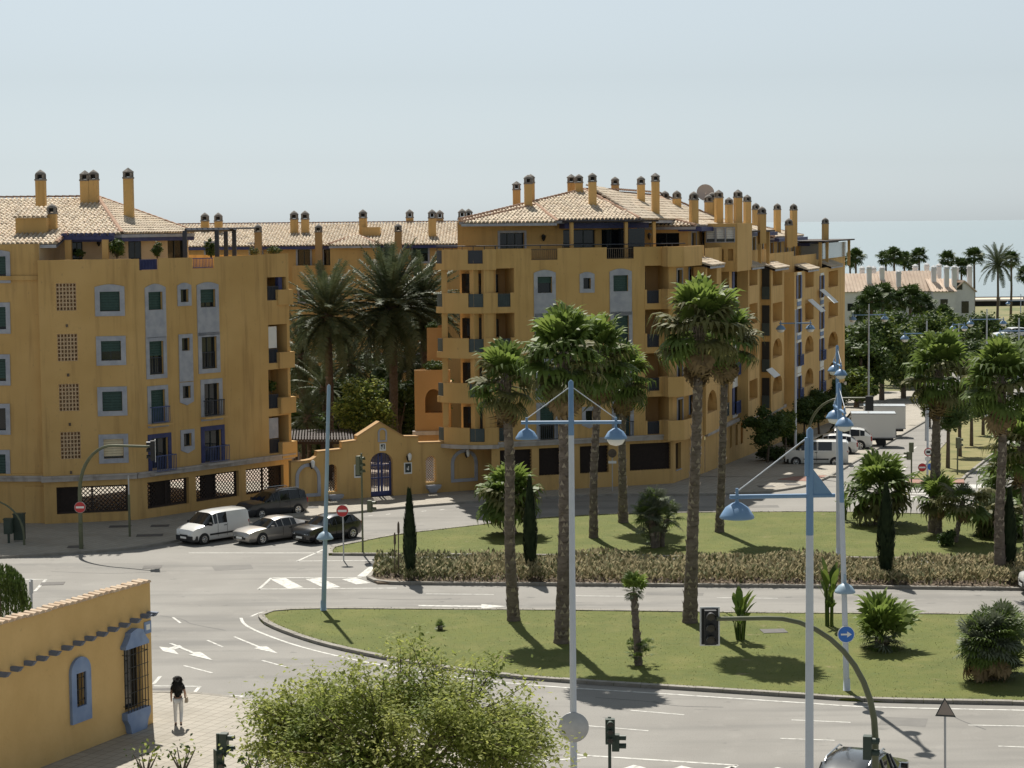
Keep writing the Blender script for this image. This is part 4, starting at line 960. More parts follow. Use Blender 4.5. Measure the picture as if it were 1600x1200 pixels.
for bi, (x0, x1) in enumerate(A_b):
    a0, a1 = pxo(x0), min(pxo(x1), SL.L - .3); o = so_((a0 + min(a1, a0 + 14)) / 2); pr = PRJ; WA = Wall(SL.pt(a0, 0, pr).xy, SL.pt(a1, 0, pr).xy); Lw = WA.L; zt = 13.75 + o; zb = 2.9 + o
    cols_ = [(Lw * .12, Lw * .86, 'A')] if bi < 3 else [tuple(pxo(v) - a0 for v in (u0, u1)) + (k,) for u0, u1, k in ((1243, 1253, 'F'), (1258, 1271, 'A'), (1278, 1289, 'F'), (1294, 1309, 'A'))]
    backs = []
    for u0, u1, k in cols_:
        for fi, fl in enumerate(RFL):
            z0 = fl + o - (0 if bi < 3 else .05 * u0 * .6)
            if k == 'A':
                ar = (fi < 2) and bi != 1; WA.hole(u0, u1, z0 + .95, z0 + 2.4, 1.0, (1.0 if ar else False)); backs.append((u0, u1, z0))
            else:
                wd = min(.8, (u1 - u0) * .3); c = (u0 + u1) / 2; window(WA, br_, c - wd, c + wd, z0 + .05, z0 + 2.0, 'glass', .2, mull=3, trim='white', rail=('bluerail', .3) if fi < 2 else None, proud=.06)
                q = MB(); WA.box(q, c - wd - .5, c - wd + .1, z0 + .1, z0 + 1.98, .0, .07); q.build('louvred_shutter', M['bluerail'], br_); q = MB(); WA.box(q, c + wd - .1, c + wd + .5, z0 + .1, z0 + 1.98, .0, .07); q.build('louvred_shutter', M['bluerail'], br_)
                if fi < 3: q = MB(); WA.box(q, c - wd - .2, c + wd + .2, z0 + 2.25, z0 + 2.7, .0, .05); q.build('apron_panel', M['white'] if fi == 0 else M['bluetrim'], br_)
    q = MB(); WA.mesh(q, zb, zt)
    for a in (a0, a1): q.quad(SL.pt(a, zb, 0), SL.pt(a, zb, pr), SL.pt(a, zt, pr), SL.pt(a, zt, 0))
    q.quad(SL.pt(a0, zb, 0), SL.pt(a1, zb, 0), SL.pt(a1, zb, pr), SL.pt(a0, zb, pr)); q.build('bay', M['plaster'], br_)
    for u0, u1, z0 in backs:
        q = MB(); WA.box(q, u0 - .1, u1 + .1, z0 + .9, z0 + 2.45, -1.06, -1.02); q.build('loggia_back', M['plaster_o'], br_)
        q = MB(); WA.box(q, u0 + (u1 - u0) * .45, u0 + (u1 - u0) * .9, z0 + .95, z0 + 2.15, -1.02, -.98); q.build('door', M['glass'], br_)
    if bi == 2:
        for fl in RFL:                    # dark panels painting the shade of uncut loggias onto the viewer-side cheek
            c = SL.pt(a0 - .012, fl + o, .1); u = Vector((SL.n.x, SL.n.y, 0)) * .58; v = Vector((SL.d.x, SL.d.y, 0)) * -.03; q = MB(); q.obox(c, u, v, Vector((0, 0, 2.3))); q.build('loggia_shade_panel', M['dark'], br_); q = MB(); q.obox(c + v * 1.5, u, v * 2, Vector((0, 0, .95))); q.build('railing', M['greenrail'], br_)
    # lean-to roof over the bay
    for r0_, r1_ in ([(a0, a1)] if bi < 3 else [(a0 + cols_[1][0] - .4, a0 + cols_[1][1] + .5), (a0 + cols_[3][0] - .4, a0 + cols_[3][1] + .5)]):
        roof(br_, [([SL.pt(r0_ - .25, zt + .02, pr + .35), SL.pt(r1_ + .25, zt + .02, pr + .35), SL.pt(r1_ + .25, zt + .62, -.6), SL.pt(r0_ - .25, zt + .62, -.6)], SL.pt(1, 0) - SL.pt(0, 0))], [], .15, 'trim')
mb = MB(); 
for s0, s1 in zip(cuts, cuts[1:]): SL.box(mb, s0, s1 - .02, 2.62 + so_((s0 + s1) / 2), 2.85 + so_((s0 + s1) / 2), -.05, .2)
mb.build('string_course', M['string'], br_)
# awnings pulled out over two balconies
for x, y, ln_ in ((1243, 478, 1.6), (1262, 462, 1.8), (1176, 588, .9)):
    a = pxs(x); z = SL.uv(x, y)[1]; q = MB(); p0, p1 = SL.pt(a, z + .5, 1.0), SL.pt(a + 2.6, z + .5, 1.0); d_ = Vector((SL.n.x, SL.n.y, -.9)) * ln_ * .7
    q.add([p0, p1, p1 + d_, p0 + d_], [(0, 1, 2, 3)]); q.add([p + Vector((0, 0, -.03)) for p in (p0, p1, p1 + d_, p0 + d_)], [(0, 1, 2, 3)]); q.build('awning', M['white'], br_)
# main hip roof
def hipz(v): return v
zE2 = 16.8; eF = off - .9
E1 = RF.pt(RF.S(733, 346), zE2, -eF); E2 = RF.pt(RF.S(1019, 343), zE2, -eF); dR = 137.5
r1 = D(912, 298, dR); r2 = D(967, 298, dR + 3.5); r2.z = r1.z
E3 = Vector((E2.x + 7.2, E2.y + 21, zE2 - .1)); E0 = Vector((E1.x - .5, E1.y + 17, zE2))
rr = roof(br_, [([E1, E2, r2 if False else r1], E2 - E1), ([E2, E3, Vector((r2.x + 3.4, r2.y + 9, r2.z - .1)), r2, r1], E3 - E2)], [[E1, r1], [r1, E2], [r1, r2, Vector((r2.x + 3.4, r2.y + 9, r2.z - .1)), E3]], .2, 'trim')
mb = MB(); mb.poly([E1, r1, r2, E0]); mb.poly([r2, Vector((r2.x + 3.4, r2.y + 9, r2.z - .1)), E3, E0]); mb.build('rear_roof_slope', M['tileu'], rr)
# lower hip at the left end of the front
l1 = RF.pt(RF.S(731, 346), 16.66, -eF + .7); l2 = RF.pt(RF.S(882, 348), 16.66, -eF + .7); l3 = D(838, 322, 132.0); l3.z = max(l3.z, 17.6)
roof(br_, [([l1, l2, l3], l2 - l1)], [[l1, l3, l2]], .18, 'trim')
# penthouses and roofs stepping down the side street
PB = [(pxs(1112), pxs(1160)), (pxs(1166), pxs(1226)), (pxs(1230), pxs(1272)), (pxs(1276), SL.L - .3)]
for k, (s0, s1) in enumerate(PB):
    o = so_((s0 + s1) / 2); zf = 14.15 + o; zt = 16.55 + o; Wp = Wall(SL.pt(s0, 0, -1.6).xy, SL.pt(s1, 0, -1.6).xy); We = Wall(SL.pt(s0, 0, -9).xy, SL.pt(s0, 0, -1.6).xy)
    n = max(2, int(Wp.L / 3.2))
    for j in range(n): a = Wp.L * (j + .5) / n; window(Wp, br_, a - .7, a + .7, zf + .1, zf + 2.0, 'glass', .1, mull=2, trim='white' if k % 2 else 'trim')
    window(We, br_, 5.0, 6.8, zf + .05, zf + 2.0, 'glass', .0, mull=2); window(We, br_, 1.8, 3.4, zf + .05, zf + 2.0, 'glass', .0, mull=2)
    mb = MB(); Wp.mesh(mb, zf - .3, zt); We.mesh(mb, zf - .3, zt); mb.build('penthouse_wall', M['plaster'], br_)
    q = MB(); SL.box(q, s0 - .3, s1 + .2, zt - .3, zt - .02, -2.2, -.6); q.build('fascia_beam', M['cobalt'], br_)
    if k in (0, 1, 2):
        za = zt + .02; A0, A1 = SL.pt(s0 - .4, za, -1.0), SL.pt(s1 + .3, za, -1.0); B0, B1 = SL.pt(s0 + 3.5, za + 1.35, -7.0), SL.pt(s1 - 2, za + 1.35, -7.0); C0 = SL.pt(s0 - .4, za, -12.5)
        roof(br_, [([A0, A1, B1, B0], A1 - A0), ([C0, A0, B0], A0 - C0)], [[B0, B1], [A0, B0, C0], [A1, B1]], .2, 'trim')
        mb = MB(); mb.poly([B0, B1, SL.pt(s1 + .3, za, -12.5), C0]); mb.build('rear_roof_slope', M['tileu'], br_)
    if k in (1, 3):
        q = MB(); SL.box(q, s0 - (1.2 if k == 3 else 2.8), s1 + .6 if k == 3 else s0 + 7, zt + .03, zt + .16, -3.0 if k == 1 else -8.0, .9); q.build('flat_canopy', M['lattice'], br_)
        for a in (s0 - (1.0 if k == 3 else 2.6), s0 + 3, s1 - .2 if k == 3 else s0 + 6.5): q = MB(); SL.box(q, a, a + .25, zf, zt + .03, .3, .55); q.build('canopy_post', M['plaster'], br_)
    if k == 3:
        q = MB(); SL.box(q, s0 + 2, s1 + .2, zf + .9, zt - .1, .1, .16); We.box(q, 7.6, 9.2, zf + .9, zt - .1, .0, .06); q.build('veranda_glazing', mat('pale_glazing', (.32, .34, .34), .12), br_)
# projecting block with three white shutters at the near end of the side street
TF = Wall(D(1101, 380, 141.0).xy, D(1152, 380, 140.6).xy)
for k, x in enumerate((1110.5, 1126, 1141)):
    a = TF.S(x, 370); window(TF, br_, a - .28, a + .28, 15.25, 16.2, 'white', .05, frac=.8, mull=1, trim='trim'); TF.hole(a - .16, a + .2, 13.95, 14.75, .3)
mb = MB(); TF.mesh(mb, 13.2, 16.45); p, q = TF.A, TF.B; mb.quad((q.x, q.y, 13.2), (q.x + 1.6, q.y + 5, 13.2), (q.x + 1.6, q.y + 5, 16.45), (q.x, q.y, 16.45)); TF.box(mb, .1, TF.L - .1, 13.7, 15, -.36, -.31)
mb.prism([(p.x, p.y), (q.x, q.y), (q.x + 1.6, q.y + 5), (p.x, p.y + 4)], 16.45, 16.5); mb.build('projecting_block', M['plaster'], br_)
# chimneys
for x, yt, d, zb, kd in ((807, 283, 137, 16.5, 1), (825, 273, 131.5, 16.4, 0), (829, 272, 134, 16.5, 0), (892.5, 272, 138, 17.5, 1), (904.5, 272, 136.8, 17.2, 0), (925.5, 270, 133.2, 17.0, 0), (961, 276, 142, 17.5, 0), (1001.5, 275, 141, 17.0, 0), (1024, 270, 137, 16.8, 1), (1039, 298, 150, 16.5, 0), (1057.5, 297.5, 148, 16.5, 0), (1084, 299, 139, 16.0, 0), (1107, 304, 152, 16.0, 0), (1113, 300, 152.5, 16, 0), (1123, 296.5, 146, 16.4, 1), (1139, 308, 158, 16, 1), (1153, 296, 147, 16.3, 1), (1167.5, 304, 160, 16, 1), (1181, 317, 170, 15.5, 0), (1190.5, 322.5, 150, 15.0, 0), (1214.5, 317.5, 175, 15.0, 0), (1232.5, 341, 165, 14.5, 0), (1240, 318, 172, 14.5, 0), (1289.5, 340, 186, 14.0, 0)):
    chimney(rr, x, yt, d, zb, .5 if d < 150 else .48, .28 if x > 1030 else .05, kd)
for x, y, d in ((1102, 302, 158),):
    p = D(x, y, d); mb = MB(); ax = Matrix.Rotation(R(70), 3, 'X'); mb.lathe([(.02, 0), (.35, .04), (.62, .14), (.68, .17)], p, 20, ax=ax); mb.tube([p, p + Vector((0, .2, -1.6))], .05, 6); mb.tube([p + Vector((0, .05, -.5)), p + Vector((0, -.7, .1))], .02, 4); mb.build('satellite_dish', mat('dish_grey', (.42, .36, .33), .7), rr)
# low wing at the left, with an arched porch
RW = Wall(D(648, 640, 130.5).xy, D(704, 640, 130.5).xy)
a0, zt = RW.uv(664, 608); a1, zb = RW.uv(691, 645); RW.hole(a0, a1, zb, zt, 1.3, .75)
a0, zt = RW.uv(655, 690); a1, zb = RW.uv(695, 690); RW.hole(a0, a1, 0.3, 2.7, 1.3)
mb = MB(); RW.mesh(mb, 0, 7.35, thick=.25); RW.box(mb, 0, RW.L, 6.2, 6.4, -4, -.26); mb.quad(RW.pt(0, 0), RW.pt(1.2, 0, -5), RW.pt(1.2, 7.35, -5), RW.pt(0, 7.35)); RW.box(mb, 0, RW.L, 0, 6.2, -1.5, -1.4)
RH = Wall(D(667, 530, 133.5).xy, D(700, 530, 133.5).xy); RH.mesh(mb, 6.4, 9.9); mb.quad(RH.pt(0, 6.4), RH.pt(.9, 6.4, -4), RH.pt(.9, 9.9, -4), RH.pt(0, 9.9))
mb.build('porch_wing', M['plaster_o'], br_)
mb = MB(); RW.box(mb, -.15, RW.L + .1, 3.2, 3.45, -.1, .25); mb.build('string_course', M['string'], br_)

# ------------------------------------------------------------------ garden wall with the arched gate
GW = Wall(G(456, 789).xy, G(777, 766).xy)
gw = empty('garden_wall', (0, 0, 0), 0, 'ochre garden wall with a gabled gateway between the two apartment blocks', 'wall')
tpx = [(454, 722.7), (478, 721), (488, 719), (494, 715), (495.5, 706.7), (534.3, 702.7), (534.5, 692), (557.8, 689), (558, 682.7), (592.7, 660), (631, 682.7), (653.5, 682.7), (653.7, 692.5), (692.7, 691.5), (697, 694), (701, 700), (762, 697), (777, 696.5)]
tl = [GW.uv(*p) for p in tpx]; tl = [(max(0, a), z) for a, z in tl]; tl[0] = (0, tl[0][1])
for i in range(1, len(tl)):
    if tl[i][0] - tl[i - 1][0] < .05: tl[i] = (tl[i - 1][0], tl[i][1])
tl[-1] = (GW.L, tl[-1][1])
gx0, gz1 = GW.uv(578.5, 708); gx1, _ = GW.uv(614.5, 776); GW.hole(gx0, gx1, .12, gz1, .45, .6)
nw = []
for x0, x1, y0, y1 in ((665, 682, 713, 753), (510, 527, 726, 768)):
    a0, zt = GW.uv(x0, y0); a1, zb = GW.uv(x1, y1); GW.hole(a0, a1, zb, zt, .45, .3); nw.append((a0, a1, zb, zt))
mb = MB(); GW.mesh(mb, 0, 5, top=tl, thick=.45); mb.build('wall', M['plaster'], gw)
mb = MB(); 
for p, q in zip(tl, tl[1:]):
    if q[0] - p[0] > .1: mb.hexa([GW.pt(p[0], p[1] + .005, .06), GW.pt(q[0], q[1] + .005, .06), GW.pt(q[0], q[1] + .005, -.5), GW.pt(p[0], p[1] + .005, -.5), GW.pt(p[0], p[1] + .07, .06), GW.pt(q[0], q[1] + .07, .06), GW.pt(q[0], q[1] + .07, -.5), GW.pt(p[0], p[1] + .07, -.5)])
mb.build('coping', M['plaster_o'], gw)
gate = MB(); c = (gx0 + gx1) / 2; n = 13
for k in range(n + 1):
    x = gx0 + .04 + (gx1 - gx0 - .08) * k / n; r = (gx1 - gx0) / 2; zt = gz1 - .6 + .6 * math.sqrt(max(0, 1 - ((x - c) / r) ** 2)) - .03
    GW.box(gate, x - .018, x + .018, .35, zt, -.3, -.265)
for x in (gx0 + .01, c - .14, c + .04, gx1 - .11): GW.box(gate, x, x + .10, .14, gz1 - (.62 if x < c - .5 or x > c + .3 else .05), -.32, -.25)
for z0, z1 in ((.14, .42), (1.2, 1.28), (2.0, 2.06)): GW.box(gate, gx0 + .02, gx1 - .02, z0, z1, -.318, -.252)
gate.build('gate', M['cobalt'], gw)
for a0, a1, zb, zt in nw:
    mb = MB(); diag_lattice(mb, GW, a0, a1, zb, zt, -.25, .16, .035); mb.build('lattice_screen', M['white'] if a0 > gx0 else M['lattice'], gw, recalc=False)
for px0, px1, y0, y1 in ((704, 746, 703, 751), (461, 501, 725, 775)):
    a0, zt = GW.uv(px0, y0); a1, zb = GW.uv(px1, y1); mb = MB(); t = .2; r = (a1 - a0) / 2; n = 10; cx = (a0 + a1) / 2; rise = .85
    O = [(a0, zb), (a1, zb)] + [(cx + r * math.cos(PI * k / n), zt - rise + rise * math.sin(PI * k / n)) for k in range(n + 1)]
    I = [(a0 + t, zb + t), (a1 - t, zb + t)] + [(cx + (r - t) * math.cos(PI * k / n), zt - rise + (rise - t) * math.sin(PI * k / n)) for k in range(n + 1)]
    ring(mb, GW, O, I, -.01, .07); mb.build('blind_arch', M['trim'], gw)
a0, zt = GW.uv(590, 669); a1, zb = GW.uv(604.5, 690); mb = MB(); cx = (a0 + a1) / 2; r = (a1 - a0) / 2; n = 8
O = [(a0, zb), (a1, zb)] + [(cx + r * math.cos(PI * k / n), zt - r + r * math.sin(PI * k / n)) for k in range(n + 1)]; t = .1
I = [(a0 + t, zb + t), (a1 - t, zb + t)] + [(cx + (r - t) * math.cos(PI * k / n), zt - r + (r - t) * math.sin(PI * k / n)) for k in range(n + 1)]
ring(mb, GW, O, I, -.01, .06); mb.build('niche_frame', M['trim'], gw)
for x0, x1, y0, y1 in ((593, 602.5, 693, 704), (631, 643.5, 723, 740), (553, 565, 726, 746)):
    a0, zt = GW.uv(x0, y0); a1, zb = GW.uv(x1, y1); mb = MB(); GW.box(mb, a0, a1, zb, zt, -.01, .04); fr = mb.build('plaque', M['white'], gw)
    mb = MB(); GW.box(mb, a0 + .07, a1 - .07, zb + .1, zt - .06, .041, .05); mb.build('plaque_face', M['darkfr'], fr)
    mb = MB(); cx = (a0 + a1) / 2; cz = (zt + zb) / 2; GW.box(mb, cx + .0, cx + .05, cz - .13, cz + .13, .051, .056); GW.box(mb, cx - .09, cx - .04, cz - .1, cz + .04, .051, .056); GW.box(mb, cx - .04, cx, cz - .1, cz - .05, .051, .056); mb.build('plaque_emblem', M['white'], fr)
for x, y in ((675.5, 757), (523, 772)):
    a, z = GW.uv(x, y); mb = MB(); 
    for k, (hw, o) in enumerate(((.46, .36), (.42, .32), (.3, .24), (.22, .2))): GW.box(mb, a - hw, a + hw, z - .12 * k - .12, z - .12 * k - .002, 0, o)
    mb.build('planter_ledge', M['trim'], gw)
for x, y in ((636, 716), (485, 727), (727, 710)):
    a, z = GW.uv(x, y); lamp_wall(GW, gw, a, z, .05); q = MB(); p = GW.pt(a + .05, z + .05, .3); q.lathe([(.08, -.15), (.13, .05), (.13, .2), (.03, .3)], p, 8); q.build('lantern_glass', M['lampglass'], gw)
# pergola in the courtyard, behind the wall
pg_ = empty('pergola', (0, 0, 0), 0, 'dark timber pergola behind the garden wall beside the left block', 'pergola')
mb = MB(); p0 = D(462, 682, 130); p1 = D(556, 686, 129.5); zp = p0.z
for k in range(22):
    p = Vector((p0.x, p0.y, zp)).lerp(Vector((p1.x, p1.y, zp)), k / 21); s_ = mb; mbb = MB(); mbb.obox((p.x, p.y - 3.2, zp), Vector((.1, 0, 0)), Vector((-.6, 6.5, 0)), Vector((0, 0, .16))); mbb.build('slat', M['lattice'], pg_)
mb = MB()
for dy in (-2.6, 0, 2.6): mb.obox((p0.x - .4, p0.y + dy, zp - .22), Vector((p1.x - p0.x + .8, -.4, 0)), Vector((0, .16, 0)), Vector((0, 0, .2)))
mb.build('beam', M['lattice'], pg_)
for x in (468, 510, 548):
    for dy in (-2.5, 2.6): p = D(x, 690, 130); mb = MB(); mb.box((p.x, p.y + dy, zp / 2 - .1), (.25, .25, zp - .2)); mb.build('post', M['lattice'], pg_)
slab('courtyard', [Vector((-34, 132.2)), Vector((12, 132.2)), Vector((14, 164)), Vector((-34, 164))], mat('courtyard_paving', (.34, .27, .22), .9, (.42, .34, .28), .8), .02)
# ------------------------------------------------------------------ near ochre wall at the lower left
cF = G(239.5, 1135).xy; dF = (cF - G(81, 1198.5).xy).normalized(); WF = Wall(cF - dF * 16, cF)
M['plaster_n'] = mixin(mixin(mat('near_ochre_plaster', (.62, .41, .165), .92, (.68, .46, .195), .7, bump=.3, bscale=9), (.44, .28, .10), .8, .55, .8, .4, (1, 1, .3), 3), (.30, .20, .09), 5, .66, .8, .4, None, 7)
fb = empty('street_wall', (0, 0, 0), 0, 'tall ochre wall with blue-framed barred windows and tiled coping at lower left', 'wall')
zc_ = WF.uv(232.5, 910)[1]; zl_ = WF.uv(2, 995)[1]
zTop = zc_
ws = []
a0, zt = WF.uv(115.5, 1053); a1, zb = WF.uv(132, 1100); sw = (a0, a1, zb, zt)
b0_, yt = WF.uv(193, 1014); b1_, zb2 = WF.uv(222, 1103); lw = (b0_, b1_, zb2, yt)
for q in (sw, lw): WF.hole(*q, .25)
mb = MB(); WF.mesh(mb, 0, zTop, thick=.4); mb.build('wall', M['plaster_n'], fb)
# coping tiles, one by one
n = int(WF.L / .3)
for k in range(n):
    a = WF.L - .3 * k - .15; mb = MB(); pr = [(-.15, 0), (-.1, .09), (0, .125), (.1, .09), (.15, 0)]; jz = random.uniform(-.012, .015)
    V = [WF.pt(a + x, zTop + z * .8 + .01 + jz, .06) for x, z in pr] + [WF.pt(a + x * .9, zTop + z * .8 + .03 + jz, -.36) for x, z in pr]
    mb.add(V, [(i, i + 1, 6 + i, 5 + i) for i in range(4)] + [(0, 1, 2, 3, 4), (9, 8, 7, 6, 5)]); 
    mb.build('coping_tile', M['coptile'] if 'coptile' in M else M.setdefault('coptile', mat('coping_tile', (.50, .36, .24), .9, (.62, .50, .37), 3)), fb, recalc=False)
# beam ends
for x, y in ((0, 750), (65, 720), (135, 690), (200, 665), (265, 637), (330, 610), (390, 585), (450, 560), (512, 537), (570, 512), (628, 490), (685, 466), (740, 442), (792, 424)):
    a, z = WF.uv(x / 3.333, 840 + y / 3.333); mb = MB(); u, v = Vector((WF.n.x, WF.n.y, 0)), Vector((WF.d.x, WF.d.y, 0))
    a = min(a, WF.L - .14); o = WF.pt(a - .1, z + .16, -.02)
    mb.hexa([o, o + v * .15, o + v * .15 + u * .3, o + u * .3, o + Vector((0, 0, .14)), o + v * .15 + Vector((0, 0, .14)), o + v * .15 + u * .42 + Vector((0, 0, .14)), o + u * .42 + Vector((0, 0, .14))]); mb.build('beam_end', mat('beam_blue_grey', (.15, .18, .25), .8) if 'beam' not in M else M['beam'], fb); M['beam'] = bpy.data.materials['beam_blue_grey']
def grille(q, nb, o, parent, hb=3):
    a0, a1, z0, z1 = q; W_ = WF
    for k in range(nb):
        x = a0 + (a1 - a0) * k / (nb - 1); mb = MB(); mb.tube([W_.pt(x, z0 - .02, o), W_.pt(x, z1 + .02, o)], .016, 5); mb.build('bar', M['black'], parent)
    mb = MB()
    for k in range(hb): z = z0 + (z1 - z0) * (k + .5) / hb; mb.tube([W_.pt(a0 - .05, z, o), W_.pt(a1 + .05, z, o)], .014, 5)
    for x in (a0, a1): 
        for z in (z0 + .2, z1 - .2): mb.tube([W_.pt(x, z, -.02), W_.pt(x, z, o)], .014, 5)
    mb.build('crossbars', M['black'], parent)
a0, a1, z0, z1 = sw; mb = MB(); t = .26; n = 10; cx = (a0 + a1) / 2; r = (a1 - a0) / 2 + t; hi = z1 + .5
O = [(a0 - t, z0 - .5), (a1 + t, z0 - .5), (a1 + t, hi - r * .9)] + [(cx + r * math.cos(PI * k / n), hi - r * .9 + r * .9 * math.sin(PI * k / n)) for k in range(1, n)] + [(a0 - t, hi - r * .9)]
I = [(a0, z0), (a1, z0), (a1, z1)] + [(a1 + (a0 - a1) * k / n, z1) for k in range(1, n)] + [(a0, z1)]
ring(mb, WF, O, I, -.01, .1); wo = mb.build('window', M['bluetrim'], fb)
q = MB(); WF.box(q, a0, a1, z0, z1, -.26, -.2); q.build('pane', M['glass'], wo); grille(sw, 4, .03, wo)
a0, a1, z0, z1 = lw; wd = a1 - a0; mb = MB(); c = (a0 + a1) / 2
for S_, base, sg in (([(.62, 0), (.62, .1), (.5, .22), (.36, .42), (.36, .5), (.12, .58), (0, .6)], z1, 1), ([(.62, 0), (.62, -.22), (.48, -.42), (.40, -.72), (.34, -.82), (0, -.84)], z0, -1)):
    o_ = [(c + x * (wd + .1), base + z) for x, z in S_]; o2 = [(c - x * (wd + .1), base + z) for x, z in S_]
    for (p, q_), (p2, q2) in zip(zip(o_, o_[1:]), zip(o2, o2[1:])):
        mb.quad(WF.pt(*p, .22), WF.pt(*q_, .22), WF.pt(*q2, .22), WF.pt(*p2, .22))
        for e in ((p, q_), (p2, q2)): mb.quad(WF.pt(*e[0], -.01), WF.pt(*e[1], -.01), WF.pt(*e[1], .22), WF.pt(*e[0], .22))
    mb.quad(WF.pt(*o_[0], -.01), WF.pt(*o_[0], .22), WF.pt(*o2[0], .22), WF.pt(*o2[0], -.01))
wo = mb.build('window', M['bluetrim'], fb)
q = MB(); WF.box(q, a0, a1, z0, z1, -.26, -.2); q.build('pane', M['glass'], wo); grille((a0 - .08, a1 + .08, z0, z1), 8, .2, wo, 5)
a, z = WF.uv(230.5, 980); mb = MB(); WF.box(mb, a - .22, min(a + .2, WF.L - .02), z - .2, z + .2, 0, .03); pl = mb.build('street_plaque', M['bluetrim'], fb)
mb = MB(); WF.box(mb, a - .12, a + .1, z - .08, z + .1, .031, .036); mb.build('plaque_face', M['signw'], pl)

# ------------------------------------------------------------------ street furniture
def dome_lamp(parent, p, r=.31, col='poleb', globe=True):
    p = Vector(p); mb = MB(); mb.lathe([(.04, .42 * r + .62 * r), (.05, .9 * r), (.3 * r, .86 * r), (.72 * r, .58 * r), (.97 * r, .18 * r), (1.08 * r, .0), (1.04 * r, -.03), (.9 * r, .0)], p, 20); mb.tube([p + Vector((0, 0, .8 * r)), p + Vector((0, 0, .8 * r + .35))], .035, 8)
    h = mb.build('lamp_head', M[col], parent)
    if globe: mb = MB(); mb.lathe([(.86 * r, 0), (.82 * r, -.3 * r), (.6 * r, -.62 * r), (.02, -.78 * r)], p, 18); mb.build('lamp_globe', M['lampglass'], h)
def pole_parts(root, z_top, z_split, r0=.105, r1=.075, c0='polew', c1='poleb', lean=(0, 0)):
    L = lambda z: Vector((lean[0] * z, lean[1] * z, z))
    mb = MB(); mb.tube([L(0), L(z_split)], [r0, r1 * 1.1], 14); mb.lathe([(.2, 0), (.2, .06), (.13, .1), (.12, .5), (r0, .52)], (0, 0, 0), 12); mb.build('pole', M[c0], root)
    mb = MB(); mb.tube([L(z_split), L(z_top), L(z_top + .06)], [r1 * 1.12, r1, .02], 14); mb.build('upper_pole', M[c1], root)
    return L
def lamp_post(px, ytop, d, zsplit_y, label, rz, half=1.45, drop=1.15, arms=(-1, 1), fin=False, r=.31, zb=0.0, sag=0.0):
    p = D(px, ytop, d); rt = empty('street_lamp', (p.x, p.y, zb), rz, label, 'street lamp', 'blue and grey street lamps'); zt = p.z - zb; zs2 = D(px, zsplit_y, d).z - zb
    pole_parts(rt, zt, zs2); za = zt - drop
    mb = MB(); mb.tube([(arms[0] * half if arms[0] < 0 else 0, 0, za), (half if arms[-1] > 0 else 0.02, 0, za + sag)], .05, 8); mb.build('arm', M['poleb'], rt)
    for s in arms:
        mb = MB(); mb.tube([(0, 0, zt - .12), (s * (half - .12), 0, za + .08)], .014, 5); mb.build('stay_rod', M['polew'], rt)
        dome_lamp(rt, (s * (half - .16), 0, za - .45), r, globe=s > 0)
    if fin:
        mb = MB(); mb.prism([(0, 0), (.1, 0)], 0, 1) if False else None
        V = [(.06, y, z) for y in (-.02, .02) for z in (za + .62, za - .02)] + [(.5, y, za - .02) for y in (-.02, .02)] + [(.5, y, za - .12) for y in (-.02, .02)]
        mb.add([(.05, -.02, za + .62), (.05, -.02, za), (.52, -.02, za), (.05, .02, za + .62), (.05, .02, za), (.52, .02, za)], [(0, 1, 2), (3, 5, 4), (0, 3, 4, 1), (1, 4, 5, 2), (2, 5, 3, 0)]); mb.build('fin', M['poleb'], rt)
        mb = MB(); mb.tube([(-.0, 0, za), (.56, 0, za)], .045, 8); mb.tube([(-.08, -.06, za + .45), (-.08, -.06, za + 1.3)], .05, 6); mb.build('bracket', M['poleb'], rt)
    return rt
tl1 = lamp_post(892, 597, 59, 680, 'tall two-armed street lamp with dome lamps in front of the palms', R(-3), half=1.45, drop=1.17)
mb = MB(); mb.lathe([(0.0, -.012), (.44, -.012), (.45, 0), (.44, .012), (0.0, .012)], (0, -.11, D(892, 1135, 59).z), 28, ax=Matrix.Rotation(R(90), 3, 'X')); so1 = mb.build('traffic_sign', M['metalg']); so1.location = (tl1.location.x, tl1.location.y, 0); tag(so1, 'grey back of a round sign fixed to the two-armed lamp post', 'sign')
lamp_post(1265.5, 672, 45, 836, 'single-armed blue lamp post with a fin at bottom right', R(2), half=1.78, drop=1.46, arms=(-1,), fin=True, r=.36)
def end_lamp(px, py, ytop, label, lx=0.0, r=.30, zl=None, low=None, group='blue and grey street lamps', split=.62, c0='polew'):
    p = G(px, py); zt = D(px, ytop, p.y).z; rt = empty('street_lamp', (p.x, p.y, 0), 0, label, 'street lamp', group)
    L = pole_parts(rt, zt, zt * split, .11, .075, c0, 'polegb' if c0 == 'polegb' else 'poleb', (lx, 0))
    if zl:
        t = L(zl); mb = MB(); mb.tube([t + Vector((-.05, -1.5, 0)), t + Vector((.05, 1.5, 0))], .05, 8); mb.build('arm', M['poleb'], rt)
        for s in (-1, 1): dome_lamp(rt, t + Vector((s * .05, s * 1.36, -.42)), r); mb = MB(); mb.tube([L(zt - .1), t + Vector((0, s * 1.3, .05))], .014, 5); mb.build('stay_rod', M['polew'], rt)
    if low: q = L(low); dome_lamp(rt, q + Vector((0, -.2, -.1)), .34, 'polegb', False); mb = MB(); mb.tube([q + Vector((0, 0, .2)), q + Vector((0, -.2, .25))], .03, 6); mb.build('bracket', M['polegb'], rt)
    return rt
end_lamp(505.5, 957, 603, 'leaning grey-blue pole with a half-dome lamp on the lawn tip', .040, low=3.35, c0='polegb')
e1l = end_lamp(1323, 1083, 600, 'pale lamp post on the front lawn carrying the blue arrow sign', -.028, zl=10.05, low=3.75)
end_lamp(1310, 872, 541, 'pale lamp post on the back lawn behind the arrow-sign post', -.008, zl=9.6)
